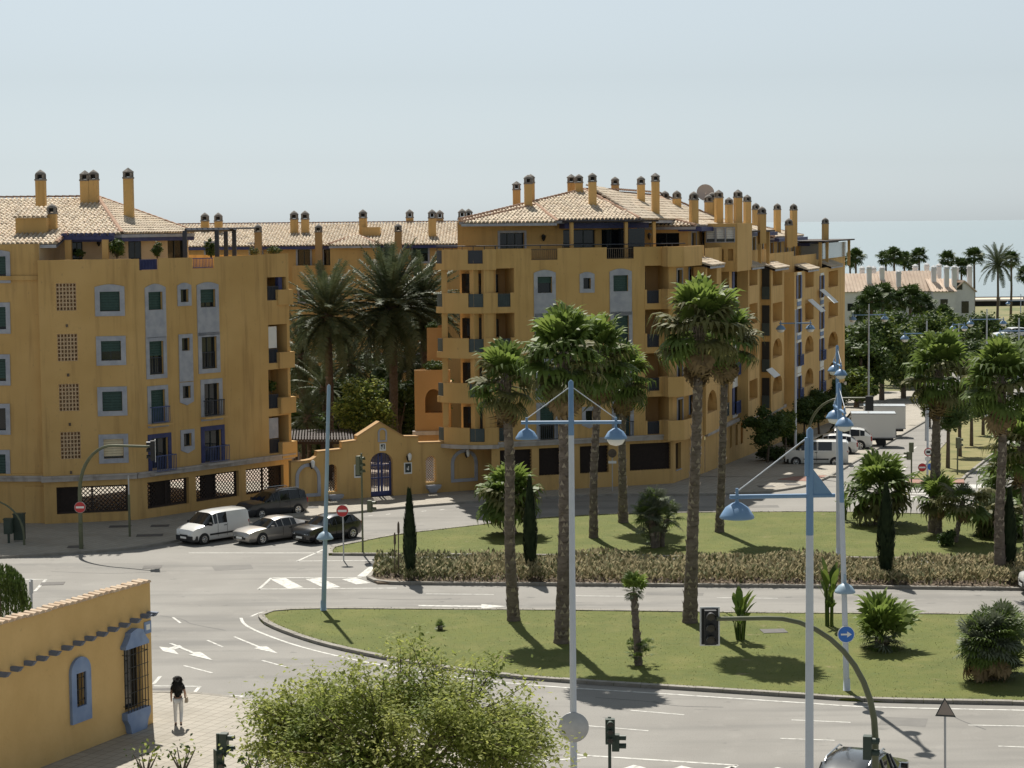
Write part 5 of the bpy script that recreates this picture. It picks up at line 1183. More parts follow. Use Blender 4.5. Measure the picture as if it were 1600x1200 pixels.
def disc_sign(root, p, r, face, ry=0, back='metalg', tilt=0):
    ax = Matrix.Rotation(R(90), 3, 'X'); mb = MB(); mb.lathe([(0.0, -.012), (r, -.012), (r, .012), (0.0, .012)], p, 26, ax=ax, smooth=False); pl = mb.build('sign_plate', M[back], root)
    def d(prof, m, dy, nm): mb = MB(); mb.lathe([(prof[0], 0), (prof[1], 0)], Vector(p) + Vector((0, -.016 - dy, 0)), 26, ax=ax, smooth=False); mb.build(nm, M[m], pl)
    if face == 'noentry':
        d((0.0, r * .95), 'red', 0, 'sign_face'); mb = MB(); mb.box((p[0], p[1] - .022, p[2]), (r * 1.45, .004, r * .36)); mb.build('white_bar', M['signw'], pl)
    if face == 'arrow':
        d((0.0, r), 'signw', 0, 'sign_rim'); d((0.0, r * .93), 'signb', .004, 'sign_face'); mb = MB(); y = p[1] - .026; x, z = p[0], p[2]
        P = [(-.62, -.1), (.12, -.1), (.12, -.36), (.66, 0), (.12, .36), (.12, .1), (-.62, .1)]; mb.poly([(x + a * r, y, z + b * r) for a, b in P]); mb.build('arrow', M['signw'], pl)
    if face == 'ring':
        d((0.0, r * .8), 'signw', 0, 'sign_face'); d((r * .78, r), 'red', .002, 'red_ring'); mb = MB(); mb.box((p[0], p[1] - .024, p[2]), (r * .9, .004, r * .5)); mb.build('symbol', M['black'], pl)
    if face == 'blue':
        d((0.0, r), 'signb', 0, 'sign_face')
    return pl
q = D(1321, 990, G(1323, 1083).y); rs = empty('traffic_sign', (q.x, q.y - .13, 0), 0, 'round blue sign with a white arrow pointing right', 'sign'); disc_sign(rs, (0, 0, q.z), .30, 'arrow')
def post_sign(px, py, ytop, label, signs, r=.035, col='metalg'):
    p = G(px, py); rt = empty('traffic_sign', (p.x, p.y, 0), 0, label, 'sign'); zt = D(px, ytop, p.y).z
    mb = MB(); mb.tube([(0, 0, 0), (0, 0, zt)], r, 8); mb.build('post', M[col], rt)
    for kind, sx, sy, rr_ in signs: q = D(sx, sy, p.y); disc_sign(rt, (q.x - p.x, -.06, q.z), rr_, kind)
    return rt
post_sign(537, 876, 790, 'red no-entry sign on a post beside the dark hatchback', [('noentry', 535, 798, .30)])
# triangular sign seen from behind
p = D(1477, 1098, 60); rt = empty('traffic_sign', (p.x, p.y, 0), 0, 'grey back of a triangular sign on a post at bottom right', 'sign')
mb = MB(); mb.tube([(.02, .04, 0), (0, .04, p.z)], .035, 8); mb.build('post', M['metalg'], rt)
mb = MB(); T_ = [(-.30, -.30), (.32, -.34), (-.02, .26)]; mb.add([(x, y, p.z - .1 + z) for y in (-.01, .01) for x, z in T_], [(0, 1, 2), (5, 4, 3), (0, 1, 4, 3), (1, 2, 5, 4), (2, 0, 3, 5)]); pl = mb.build('sign_plate', M['darkfr'], rt)
mb = MB(); mb.add([(x * .82 + .0, -.016, p.z - .1 - .01 + z * .8) for x, z in T_], [(0, 1, 2)]); mb.build('plate_back', mat('sign_back_brown', (.33, .27, .23), .6), pl)
# plain posts
for x, y, yt, lb, rr_, cc_ in ((203, 842, 743, 'thin grey post on the pavement before the long lattice opening', .04, 'metalg'), (50, 965, 905, 'grey sign post seen edge-on behind the near wall', .05, 'metalg')):
    p = G(x, y); zt = D(x, yt, p.y).z; rt = empty('post', (p.x, p.y, 0), 0, lb, 'post'); mb = MB(); mb.tube([(0, 0, 0), (0, 0, zt)], rr_, 8); mb.build('pole', M[cc_], rt); mb = MB(); mb.box((0, 0, zt - .35), (.05, .5, .6)) if x == 50 else mb.box((0, 0, zt * .35), (.11, .11, zt * .7)); mb.build('plate' if x == 50 else 'sleeve', M['metalg'] if x == 50 else M['oliveg'], rt)
# traffic signals
def signal_head(root, p, h=.95, face=-1, board=False, n=3, w_=.32, rz=0, col='black'):
    """face -1: lamps towards the viewer (-Y); rotated by rz about z"""
    p = Vector(p); Rz = Matrix.Rotation(rz, 3, 'Z'); mb = MB(); k = h / n
    mb.box(p, (w_, .22, h), rz)
    hd = mb.build('signal_head', M[col], root)
    if board:
        mb = MB(); mb.box(p + Rz @ Vector((0, .13, 0)), (w_ + .22, .02, h + .12), rz); mb.build('backboard', M['signw'], hd); mb = MB(); mb.box(p + Rz @ Vector((0, .115, 0)), (w_ + .14, .015, h + .05), rz); mb.build('board_face', M['black'], hd)
    for i in range(n):
        c = p + Rz @ Vector((0, -.112, (i - (n - 1) / 2) * k)); mb = MB(); r = min(k, w_) * .40; ax = Rz @ Matrix.Rotation(R(90), 3, 'X')
        mb.lathe([(0.0, .005), (r * .9, .005)], c, 14, ax=ax); mb.build('lens', M['lensr'] if i == n - 1 and False else M.setdefault('lens', mat('dark_lens', (.05, .045, .04), .25)), hd)
        mb = MB(); nn = 10; V = []
        for dy, rr_ in ((0, r), (-.2, r * 1.02)):
            for j in range(nn + 1): a = R(-20) + R(220) * j / nn; V.append(c + Rz @ Vector((rr_ * math.cos(a), dy, rr_ * math.sin(a))))
        mb.add(V, [(j, j + 1, nn + 2 + j, nn + 1 + j) for j in range(nn)], 0, True); mb.build('visor', M[col], hd, recalc=False)
    return hd
def arch_signal(base, xy_end, ztop, label, head_kw, r=.085, col='oliveg', zb=0, rmax=2.3):
    rt = empty('traffic_light', (base[0], base[1], zb), 0, label, 'traffic light'); dx, dy = xy_end[0] - base[0], xy_end[1] - base[1]; L = math.hypot(dx, dy); u = Vector((dx / L, dy / L, 0)); rad_ = min(rmax, L * .8); P = [Vector((0, 0, 0)), Vector((0, 0, ztop - rad_ * 1.1))]
    for k in range(1, 11): t = k / 10 * PI / 2; P.append(u * (rad_ * (1 - math.cos(t))) + Vector((0, 0, ztop - rad_ * 1.1 + rad_ * 1.1 * math.sin(t))))
    P.append(u * L + Vector((0, 0, ztop + .05))); rs_ = [r * 1.35, r * 1.2] + [r * (1.15 - .45 * k / 11) for k in range(11)]
    mb = MB(); mb.tube(P, rs_, 12); mb.lathe([(.2, 0), (.2, .05), (r * 1.4, .1)], (0, 0, 0), 10); mb.build('arched_pole', M[col], rt)
    hk = dict(head_kw); dz = hk.pop('dz', -.2); signal_head(rt, u * (L + hk.pop('ext', .1)) + Vector((0, 0, ztop + dz)), **hk); return rt
b_ = G(127, 861); e_ = D(236, 700, b_.y - 2.2)
ar1 = arch_signal(b_.xy, e_.xy, e_.z + .02, 'olive arched traffic light pole before the left block', dict(h=1.0, board=True, rz=R(-80), dz=-.15))
q = D(126, 792, b_.y); rs = empty('traffic_sign', (q.x, q.y - .16, 0), 0, 'round no-entry sign on the left arched traffic light pole', 'sign'); disc_sign(rs, (0, 0, q.z), .29, 'noentry')
mb = MB(); mb.box((.02, -.2, 1.2), (.16, .14, .35)); mb.build('push_button_box', M['oliveg'], ar1)
eR = D(1119, 970, 52.5); bR = D(1368, 1100, 53.5)
ar2 = arch_signal((bR.x, bR.y), (eR.x, eR.y), eR.z, 'olive arched traffic light reaching over the near road at right', dict(h=.9, board=True, rz=0, dz=-.16, ext=.16, w_=.3), r=.075, rmax=3.1)
q = D(1358, 1166, 53.2); signal_head(ar2, (q.x - bR.x - .06, q.y - bR.y - .1, q.z), h=.62, n=2, w_=.26, rz=R(75), col='dgreen')
eB_ = D(1356, 626, 132.); bB = D(1263, 700, 133.5); arch_signal((bB.x, bB.y), (eB_.x, eB_.y), eB_.z - g(133.5), 'far arched traffic light over the side street by the white van', dict(h=.95, rz=R(180), dz=-.3, w_=.5), r=.08, zb=g(133.5) + .12)
# short arched pole at the left edge
b_ = G(38, 855); e_ = D(-30, 782, b_.y); arch_signal(b_.xy, e_.xy, e_.z + .0, 'short arched olive pole cut by the left edge', dict(h=.8, rz=R(90)), r=.05)
def ped_signal(px, py_base, d, heads, label, ytop, col='oliveg', r=.05):
    p = D(px, py_base, d) if d else G(px, py_base); rt = empty('traffic_light', (p.x, p.y, g(p.y)), 0, label, 'traffic light'); zt = D(px, ytop, p.y).z - g(p.y)
    mb = MB(); mb.tube([(0, 0, 0), (0, 0, zt)], r, 10); mb.build('pole', M[col], rt)
    for hx, hy, h, n, rz, w_ in heads: q = D(hx, hy, p.y); signal_head(rt, (q.x - p.x, -.12 if abs(rz) < 1 else 0, q.z - g(p.y)), h=h, n=n, rz=rz, w_=w_, col='dgreen' if d and d < 80 else 'oliveg')
    return rt
ped_signal(567, 866, None, [(561, 727, .95, 3, R(60), .3), (578, 791, .6, 2, R(75), .28)], 'olive traffic light post at the left end of the back lawn', 708)
ped_signal(344, 1330, 58, [(350, 1162, .62, 2, R(80), .25), (343, 1185, .6, 2, R(30), .25)], 'green pedestrian signal at the bottom beside the leafy tree', 1146, 'dgreen')
ped_signal(953, 1240, 60, [(953, 1141, .75, 3, 0, .28), (962, 1160, .5, 2, R(85), .25)], 'small traffic light beside the grey round sign at the bottom', 1120, 'dgreen')
ped_signal(1424, 757, None, [(1424, 699, .62, 2, R(180), .26), (1420, 712, .5, 2, R(-80), .24)], 'small traffic light at the head of the tree strip', 692)
ped_signal(1496, 735, 133, [(1497, 692, .7, 2, R(100), .28)], 'small traffic light standing in the tree strip', 685)
# signs at the head of the tree strip
p = G(1449, 757); rt = empty('traffic_sign', (p.x, p.y, 0), 0, 'pale post with ring, no-entry and blue round signs at the tree strip', 'sign'); zt = D(1449, 600, p.y).z
mb = MB(); mb.tube([(0, 0, 0), (0, 0, zt)], .07, 10); mb.build('post', M['polew'], rt)
for kd, x, y, r_ in (('ring', 1450, 706, .27), ('noentry', 1440.5, 730, .27), ('blue', 1455, 729, .25)): q = D(x, y, p.y); disc_sign(rt, (q.x - p.x, -.1, q.z), r_, kd)
q = D(1450, 716.5, p.y); mb = MB(); mb.box((q.x - p.x, -.1, q.z), (.42, .02, .22)); mb.build('sub_plate', M['signw'], rt)
p = G(957, 770); rt = empty('traffic_sign', (p.x, p.y, 0), 0, 'small sign on the shaded pavement behind the palm trunks', 'sign'); zt = D(957, 703, p.y).z
mb = MB(); mb.tube([(0, 0, .1), (0, 0, zt)], .03, 8); mb.build('post', M['metalg'], rt); disc_sign(rt, (0, -.05, zt - .2), .27, 'x', back='bark'); q = D(957, 722, p.y); mb = MB(); mb.box((0, -.05, q.z), (.5, .02, .16)); mb.build('sub_plate', M['signw'], rt)
# utility cabinets
for x, y, w_, h, lb in ((31, 849, .55, 1.35, 'tall dark green utility cabinet at the left edge of the pavement'), (14, 852, .42, .75, 'small green utility box on a leg beside the tall cabinet')):
    p = G(x, y); rt = empty('utility_cabinet', (p.x, p.y, .12), 0, lb, 'cabinet'); z0 = .08 if w_ > .5 else .5
    mb = MB(); mb.box((0, 0, z0 + h / 2), (w_, .4, h)); mb.box((0, 0, z0 + h + .03), (w_ + .06, .46, .06)); mb.build('body', M['dgreen'], rt); mb = MB(); mb.box((0, -.21, z0 + h / 2), (w_ - .1, .02, h - .12)); mb.build('door', M['dgreen'], rt)
    mb = MB(); mb.box((0, 0, z0 / 2), (w_ * (.9 if w_ > .5 else .25), .35 if w_ > .5 else .12, z0)); mb.build('plinth', M['kerb'] if w_ > .5 else M['dgreen'], rt)
# far two-armed lamps down the avenue
for x, ya, d, yb, hl in ((1448, 521, 165, 700, 1.9), (1357.5, 492, 190, 640, 1.6), (1542, 499, 195, 640, 1.7), (1592, 517, 160, 690, 1.6), (1243, 505, 150, 720, 1.2), (1498, 507, 210, 620, .7), (1595, 470, 300, 560, 2.0)):
    p = D(x, ya, d); rt = empty('street_lamp', (p.x, p.y, g(d)), R(4), {1448: 'large two-armed lamp above the right-hand palms', 1357: 'two-armed lamp before the dark trees by the block end', 1542: 'two-armed lamp before the dark bushes at right', 1592: 'two-armed lamp cut by the right edge', 1243: 'tall lamp standing close to the long facade', 1498: 'short single white lamp among the far trees', 1595: 'most distant lamp by the beach at the right edge'}[int(x)], 'street lamp', 'far street lamps'); za = p.z - g(d)
    mb = MB(); mb.tube([(0, 0, 0), (0, 0, za + (1.0 if x != 1498 else .1))], [.11, .06], 8); mb.build('pole', M['polew'], rt); mb = MB(); mb.tube([(-hl, 0, za), (hl, 0, za)], .05, 6); mb.build('arm', M['poleb'], rt)
    for s in (-1, 1): dome_lamp(rt, (s * (hl - .1), 0, za - .42), .34)
# ------------------------------------------------------------------ vegetation
M['fan'] = leafmat('palm_leaf', (.09, .14, .03), (.145, .20, .05), 2.0, .40, .4)
M['fan_y'] = leafmat('young_palm_leaf', (.14, .21, .04), (.21, .27, .065), 2.0, .38, .45)
M['fan_o'] = leafmat('old_palm_leaf', (.115, .125, .045), (.18, .17, .07), 2.0, .5, .35)
M['fan_d'] = leafmat('dead_palm_leaf', (.20, .14, .075), (.28, .20, .11), 2.5, .8, .12)
M['fan_s'] = leafmat('silver_palm_leaf', (.10, .125, .075), (.16, .18, .12), 2.0, .45, .15)
M['date'] = leafmat('date_palm_leaf', (.07, .095, .04), (.135, .16, .09), 1.5, .40, .2)
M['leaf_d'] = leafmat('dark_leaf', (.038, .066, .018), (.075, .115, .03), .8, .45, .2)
M['leaf_m'] = leafmat('mid_leaf', (.045, .08, .018), (.085, .125, .03), .8, .45, .25)
M['leaf_y'] = leafmat('yellow_green_leaf', (.11, .16, .028), (.20, .24, .05), 1.1, .5, .35)
M['leaf_t'] = leafmat('near_tree_leaf', (.22, .27, .055), (.36, .38, .11), .9, .5, .55)
M['leaf_t2'] = leafmat('pale_near_leaf', (.30, .34, .075), (.43, .44, .13), .9, .5, .55)
M['cyp'] = leafmat('cypress_leaf', (.014, .026, .012), (.032, .048, .02), 2, .7, .1)
M['straw'] = leafmat('straw_leaf', (.30, .25, .13), (.42, .36, .21), 1.4, .8, .25)
M['olive'] = leafmat('olive_leaf', (.11, .12, .045), (.18, .18, .075), 1.0, .6, .25)
M['banana'] = leafmat('broad_leaf', (.10, .155, .03), (.18, .23, .05), 1.5, .35, .3)
rnd = random.Random(11)
def rot_to(az, el, roll=0):
    return Matrix.Rotation(az, 4, 'Z') @ Matrix.Rotation(-el, 4, 'Y') @ Matrix.Rotation(roll, 4, 'X')
def fan_mesh(name, m, pet=.9, r=.85, segs=18, spread=118, droop=.25, cup=.15, wid=.11, seed=1):
    q = random.Random(seed); mb = MB(); mb.tube([(0, 0, 0), (pet * .5, 0, .03), (pet, 0, 0)], [.028, .02, .014], 4, cap=False); c = Vector((pet, 0, 0))
    for k in range(segs):
        a = R(-spread + 2 * spread * k / (segs - 1)) + q.uniform(-.03, .03); L = r * (1 - .22 * abs(a) / R(spread)) * q.uniform(.88, 1.06); u = Vector((math.cos(a), math.sin(a), 0)); v = Vector((-u.y, u.x, 0))
        up = Vector((0, 0, 1)); f = (k % 2 - .5) * .05; d = droop * q.uniform(.6, 1.4)
        p0 = c; p1 = c + u * L * .55 + up * (cup * L * .4 + f); p2 = c + u * L * .82 + up * (cup * L * .4 - d * L * .25); p3 = c + u * L * (1 - d * .25) + up * (cup * L * .2 - d * L)
        w1 = wid * r * .8; w2 = w1 * .55
        mb.add([p0, p1 - v * w1, p1 + v * w1, p2 - v * w2, p2 + v * w2, p3], [(0, 1, 2), (1, 3, 4, 2), (3, 5, 4)], 0)
    me = mb.build(name, m, None, recalc=False); d_ = me.data; bpy.data.objects.remove(me); return d_
FAN = {'up': [fan_mesh('fan', M['fan_y'], .8, 1.08, 15, 125, .10, .22, .15, 1), fan_mesh('fan', M['fan_y'], .9, 1.12, 15, 120, .2, .18, .15, 2), fan_mesh('fan', M['fan'], .9, 1.1, 15, 120, .2, .18, .15, 12)],
       'mid': [fan_mesh('fan', M['fan'], .95, 1.15, 15, 118, .38, .1, .14, 3), fan_mesh('fan', M['fan_o'], .95, 1.1, 15, 115, .45, .1, .14, 4)],
       'low': [fan_mesh('fan', M['fan_o'], .9, 1.0, 18, 105, .65, .0, .10, 5), fan_mesh('fan', M['fan'], .9, 1.0, 18, 105, .6, .0, .10, 6)],
       'dead': [fan_mesh('fan', M['fan_d'], .75, .95, 14, 70, .75, -.1, .10, 7), fan_mesh('fan', M['fan_d'], .7, .9, 12, 60, .9, -.1, .10, 8)],
       'sil': [fan_mesh('fan', M['fan_s'], .5, .62, 16, 105, .15, .12, .08, 9), fan_mesh('fan', M['fan'], .5, .62, 16, 105, .2, .12, .08, 10)]}
def trunk_mesh(mb, P, rs, n=10, rough=.08, seed=0, boots=True):
    q = random.Random(seed); pts = []; rr_ = []
    k = max(6, int((Vector(P[-1]) - Vector(P[0])).length / .22))
    cs = catmull(P, max(1, k // (len(P) - 1))); m_ = len(cs)
    for i, p in enumerate(cs):
        t = i / (m_ - 1); j = t * (len(rs) - 1); a = int(min(j, len(rs) - 2)); r = rs[a] + (rs[a + 1] - rs[a]) * (j - a); pts.append(p); rr_.append(r * (1 + (rough if i % 2 else -rough * .6) + q.uniform(-rough, rough) * .5))
    mb.tube(pts, rr_, n)
    if boots:                               # leaf-base scars standing off the trunk
        for i in range(2, m_ - 1):
            for _ in range(5):
                a = q.uniform(0, 2 * PI); r = rr_[i]; u = Vector((math.cos(a), math.sin(a), 0)); v = Vector((-u.y, u.x, 0)); p = Vector(pts[i]); s_ = q.uniform(.05, .11)
                mb.add([p + u * r * .95 - v * s_, p + u * r * .95 + v * s_, p + u * (r + .06) + Vector((0, 0, .2))], [(0, 1, 2)], q.choice((0, 1, 1)))
def place(me, name, parent, loc, az, el, sc, roll=0):
    o = bpy.data.objects.new(name, me); COL.objects.link(o); o.parent = parent
    o.matrix_local = Matrix.Translation(loc) @ rot_to(az, el, roll) @ Matrix.Diagonal((sc, sc, sc, 1)); return o
def fan_palm(px, py, cx, cy, label, sc=1.0, r0=.24, r1=.18, n=32, skirt=9, seed=0, d=None, group='tall fan palms on the lawns', zb=.1, parts=True, hide=()):
    q = random.Random(seed); p = GS(px, py) if d is None else D(px, py, d); zg = g(p.y) + zb
    rt = empty('fan_palm', (p.x, p.y, zg), 0, label, 'palm tree', group); c = D(cx, cy, p.y) - Vector((p.x, p.y, zg)); h = c.z
    mb = MB(); P = [(0, 0, -.1), (c.x * .25 + q.uniform(-.1, .1), 0, h * .33), (c.x * .62 + q.uniform(-.08, .08), 0, h * .68), (c.x, 0, h)]
    trunk_mesh(mb, P, [r0 * 1.3, r0, (r0 + r1) / 2, r1 * 1.05, r1], 12, .05, seed); mb.build('trunk', [M['palmbark'], M['scar']], rt)
    top = Vector((c.x, 0, h)); mb = MB(); mb.lathe([(r1 * .9, -.7 * sc), (r1 * 1.15, -.3 * sc), (r1 * 1.25, .0 * sc), (r1 * .6, .45 * sc), (.02, .6 * sc)], top, 9)
    for k in range(14): a = q.uniform(0, 2 * PI); mb.tube([top + Vector((math.cos(a) * r1, math.sin(a) * r1, -.5 * sc)), top + Vector((math.cos(a) * (r1 + .07), math.sin(a) * (r1 + .07), -.1 * sc)), top + Vector((math.cos(a) * (r1 + .13), math.sin(a) * (r1 + .13), .1 * sc))], [.05, .045, .03], 4)
    cr = mb.build('crown', M['palmbark'], rt)
    span = q.uniform(112, 142); squash = q.uniform(.9, 1.1)
    for k in range(n):
        t = (k + .5) / n; az = k * 2.39996 + q.uniform(-.35, .35); el = R(84 - span * t ** .95) + q.uniform(-.2, .2); kind = 'up' if t < .36 else ('mid' if t < .72 else 'low')
        place(q.choice(FAN[kind]), 'frond', cr, top + Vector((0, 0, (.35 - .7 * t) * sc)), az, el, sc * q.uniform(.88, 1.12) * (.92 if t < .15 else 1), q.uniform(-.35, .35))
    for k in range(skirt): place(q.choice(FAN['dead']), 'dead_frond', cr, top + Vector((0, 0, -.25 * sc - .5 * k / max(1, skirt))), k * 2.4, R(-74) + q.uniform(-.18, .25), sc * q.uniform(.8, 1.15), q.uniform(-.4, .4))
    return rt
fan_palm(803, 973, 789, 598, 'tall palm standing furthest left on the front lawn', 0.87, seed=1, r0=0.22)
fan_palm(877, 1008, 880, 560, 'tall palm nearest the two-armed lamp, trunk just left of its pole', 1.04, seed=2, n=43, skirt=20)
fan_palm(927.5, 843, 935, 560, 'palm on the back lawn just right of the two-armed lamp', 1.13, seed=3, r0=0.20, n=40)
fan_palm(974, 819, 974, 590, 'shorter palm at the far edge of the back lawn', 1.00, seed=4, r0=0.23, n=35)
fan_palm(1078, 976, 1093, 512, 'tallest palm, on the front lawn before the corner of the right block', 1.08, seed=5, n=44, r0=0.25, skirt=16)
fan_palm(1124, 834, 1133, 530, 'palm behind the tallest palm on the back lawn', 1.10, seed=6, r0=0.20, n=36, skirt=16)
fan_palm(1461, 834, 1467, 582, 'palm with a thick base on the back lawn near the side street', 1.15, seed=7, r0=0.31, n=36, skirt=10)
fan_palm(1563, 907, 1564, 600, 'tall palm growing from the hedge at right', 1.10, seed=8, r0=0.23, n=40, skirt=14)
fan_palm(1608, 870, 1600, 700, 'palm cut by the right edge of the picture', 1.03, seed=9, r0=0.23, n=32, skirt=6)
# trees near the street on the far right
# shrubby fan palms
def small_palm(px, py, cx, cy, label, sc=.8, n=26, r0=.16, seed=0, elmin=-35, pups=0, skirt=4, zb=.1, kind=('up', 'mid'), group='small fan palms on the lawns', stems=1, spread=.5):
    q = random.Random(seed); p = G(px, py); rt = empty('small_palm', (p.x, p.y, zb), 0, label, 'palm', group); c0 = D(cx, cy, p.y) - Vector((p.x, p.y, zb))
    for s in range(stems):
        off = Vector((0, 0, 0)) if s == 0 else Vector((q.uniform(-1, 1) * spread, q.uniform(-1, 1) * spread, -q.uniform(.1, .5) * c0.z)); c = Vector((c0.x, 0, c0.z)) + off
        mb = MB(); trunk_mesh(mb, [(off.x * .4, off.y * .4, -.05), (c.x * .5, c.y * .5, c.z * .5), (c.x, c.y, c.z)], [r0 * 1.15, r0, r0 * .9], 8, .12, seed + s); tr = mb.build('trunk', [M['palmbark'], M['scar']], rt)
        for k in range(n):
            t = (k + .5) / n; el = R(82 - (82 - elmin) * t) + q.uniform(-.15, .15); me = q.choice(FAN[kind[0] if t < .4 else kind[1]])
            place(me, 'frond', tr, c + Vector((0, 0, .1 * (1 - t))), k * 2.39996 + q.uniform(-.3, .3), el, sc * q.uniform(.85, 1.15), q.uniform(-.4, .4))
        for k in range(skirt): place(q.choice(FAN['dead']), 'dead_frond', tr, c - Vector((0, 0, .1)), k * 2.4, R(-60) + q.uniform(-.2, .2), sc * .8)
    for k in range(pups): place(q.choice(FAN['sil']), 'frond', tr, Vector((q.uniform(-.35, .35), q.uniform(-.35, .35), q.uniform(.1, .75))), q.uniform(0, 2 * PI), R(q.uniform(0, 70)), sc * q.uniform(.7, 1.1))
    return rt
small_palm(797, 838, 795, 778, 'bushy fan palm behind the leftmost tall trunk', 1.0, 44, .3, 21, -55, skirt=8)
small_palm(1027, 858, 1025, 790, 'clump of grey-green fan palms on the back lawn', .95, 22, .12, 22, -40, kind=('sil', 'sil'), stems=5, spread=.7, skirt=0, pups=10)
small_palm(1374, 822, 1375, 768, 'spreading fan palm behind the right-hand cypress', 1.15, 34, .26, 23, -45, skirt=6)
small_palm(1466, 838, 1467, 782, 'small palm in front of the thick palm base', .75, 22, .14, 24, -40)
small_palm(1492, 850, 1505, 783, 'thin palm leaning right beside a round shrub', .85, 22, .12, 25, -40, kind=('sil', 'mid'))
small_palm(1378, 1017, 1378, 1000, 'low silvery fan palm on the front lawn right of the arrow sign', .95, 34, .26, 26, -25, kind=('up', 'sil'), skirt=3)
small_palm(998, 1043, 990, 925, 'slender young palm with suckers round its foot', .42, 22, .13, 27, -50, kind=('up', 'sil'), pups=44, skirt=0)
small_palm(1562, 838, 1560, 800, 'shaggy fan palm behind the right-hand hedge palm', .9, 36, .2, 28, -50, kind=('sil', 'mid'), stems=2)
small_palm(688, 988, 688, 983, 'tiny palm tuft on the left of the front lawn', .30, 16, .06, 29, 5, kind=('sil', 'sil'), skirt=0)
small_palm(1560, 1062, 1565, 985, 'big dense clump of fan palms at the right of the front lawn', 1.0, 30, .16, 30, -60, kind=('sil', 'sil'), stems=9, spread=1.15, skirt=3, pups=60)
small_palm(1588, 802, 1590, 752, 'pale fan palm at the right edge behind the hedge palm', 1.25, 34, .25, 31, -50, kind=('mid', 'mid'))

def leaf_crown(name, m, parent, blobs, n, size, seed=0, flat=.5, kind=None, shell=.6, core=.62):
    """leaf-sized faces through a set of ellipsoids (centre, radii); returns the part"""
    q = random.Random(seed); V = []; Fc = []; mi = []; wts = [b[1][0] * b[1][1] * b[1][2] for b in blobs]; tot = sum(wts); ml = m if isinstance(m, (list, tuple)) else [m]
    for (c, rad_), wt in zip(blobs, wts):
        c = Vector(c)
        for _ in range(int(n * wt / tot)):
            d = Vector((q.gauss(0, 1), q.gauss(0, 1), q.gauss(0, 1))).normalized(); rr_ = (shell + (1 - shell) * q.random()) * (1 + q.gauss(0, .07)); p = c + Vector((d.x * rad_[0], d.y * rad_[1], d.z * rad_[2])) * rr_
            a = Vector((q.gauss(0, 1), q.gauss(0, 1), q.gauss(0, flat))).normalized(); b = a.cross(d + Vector((q.gauss(0, .5), q.gauss(0, .5), q.gauss(0, .5)))).normalized(); s_ = size * q.uniform(.6, 1.3); k = len(V)
            V += [tuple(p - a * s_ * .5), tuple(p + b * s_ * .28), tuple(p + a * s_ * .5 - Vector((0, 0, s_ * .12))), tuple(p - b * s_ * .28)]; Fc.append((k, k + 1, k + 2, k + 3)); mi.append(q.randrange(len(ml)))
    if core:
        for c, rad_ in blobs:
            b = len(V); c = Vector(c); nr, nc = 5, 7
            for i in range(nr + 1):
                for j in range(nc): th, ph = PI * i / nr, 2 * PI * j / nc + i * .4; k_ = core * q.uniform(.85, 1.1); V.append((c.x + rad_[0] * k_ * math.sin(th) * math.cos(ph), c.y + rad_[1] * k_ * math.sin(th) * math.sin(ph), c.z + rad_[2] * k_ * math.cos(th)))
            for i in range(nr):
                for j in range(nc): Fc.append((b + i * nc + j, b + i * nc + (j + 1) % nc, b + (i + 1) * nc + (j + 1) % nc, b + (i + 1) * nc + j)); mi.append(0)
    me = bpy.data.meshes.new(name); me.from_pydata(V, [], Fc)
    for x in ml: me.materials.append(x)
    me.polygons.foreach_set('material_index', mi); o = link(name, me, parent)
    if kind: o['kind'] = kind
    return o
def clump_blobs(c, rad_, n, q, rs=(.35, .55)):
    out = []
    for _ in range(n):
        d = Vector((q.gauss(0, 1), q.gauss(0, 1), q.gauss(0, 1))).normalized() * q.uniform(.35, .8); k = q.uniform(*rs); s_ = min(rad_)
        out.append((Vector(c) + Vector((d.x * rad_[0], d.y * rad_[1], d.z * rad_[2])), (s_ * k * q.uniform(.9, 1.3), s_ * k * q.uniform(.9, 1.3), s_ * k * q.uniform(.7, 1))))
    return out
def tree(name, p, h, rad_, label, mats, n=2500, size=.28, seed=0, group=None, cat='tree', trunk=.14, zc=None, nb=14, bark='bark', flat=.5, core=.62):
    q = random.Random(seed); rt = empty(name, p, 0, label, cat, group); zc = h - rad_[2] if zc is None else zc; mb = MB()
    mb.tube([(0, 0, -.1), (q.uniform(-.1, .1), q.uniform(-.1, .1), zc * .5), (0, 0, zc)], [trunk * 1.3, trunk, trunk * .7], 8); bl_ = clump_blobs((0, 0, zc), rad_, nb, q)
    for c, r_ in bl_[:8]: mb.tube([(0, 0, zc * .65), (c.x * .5, c.y * .5, zc * .8 + c.z * .15), tuple(c)], [trunk * .6, trunk * .4, trunk * .12], 5)
    mb.build('trunk', M[bark], rt); leaf_crown('crown', mats, rt, bl_, n, size, seed, flat, core=core); return rt
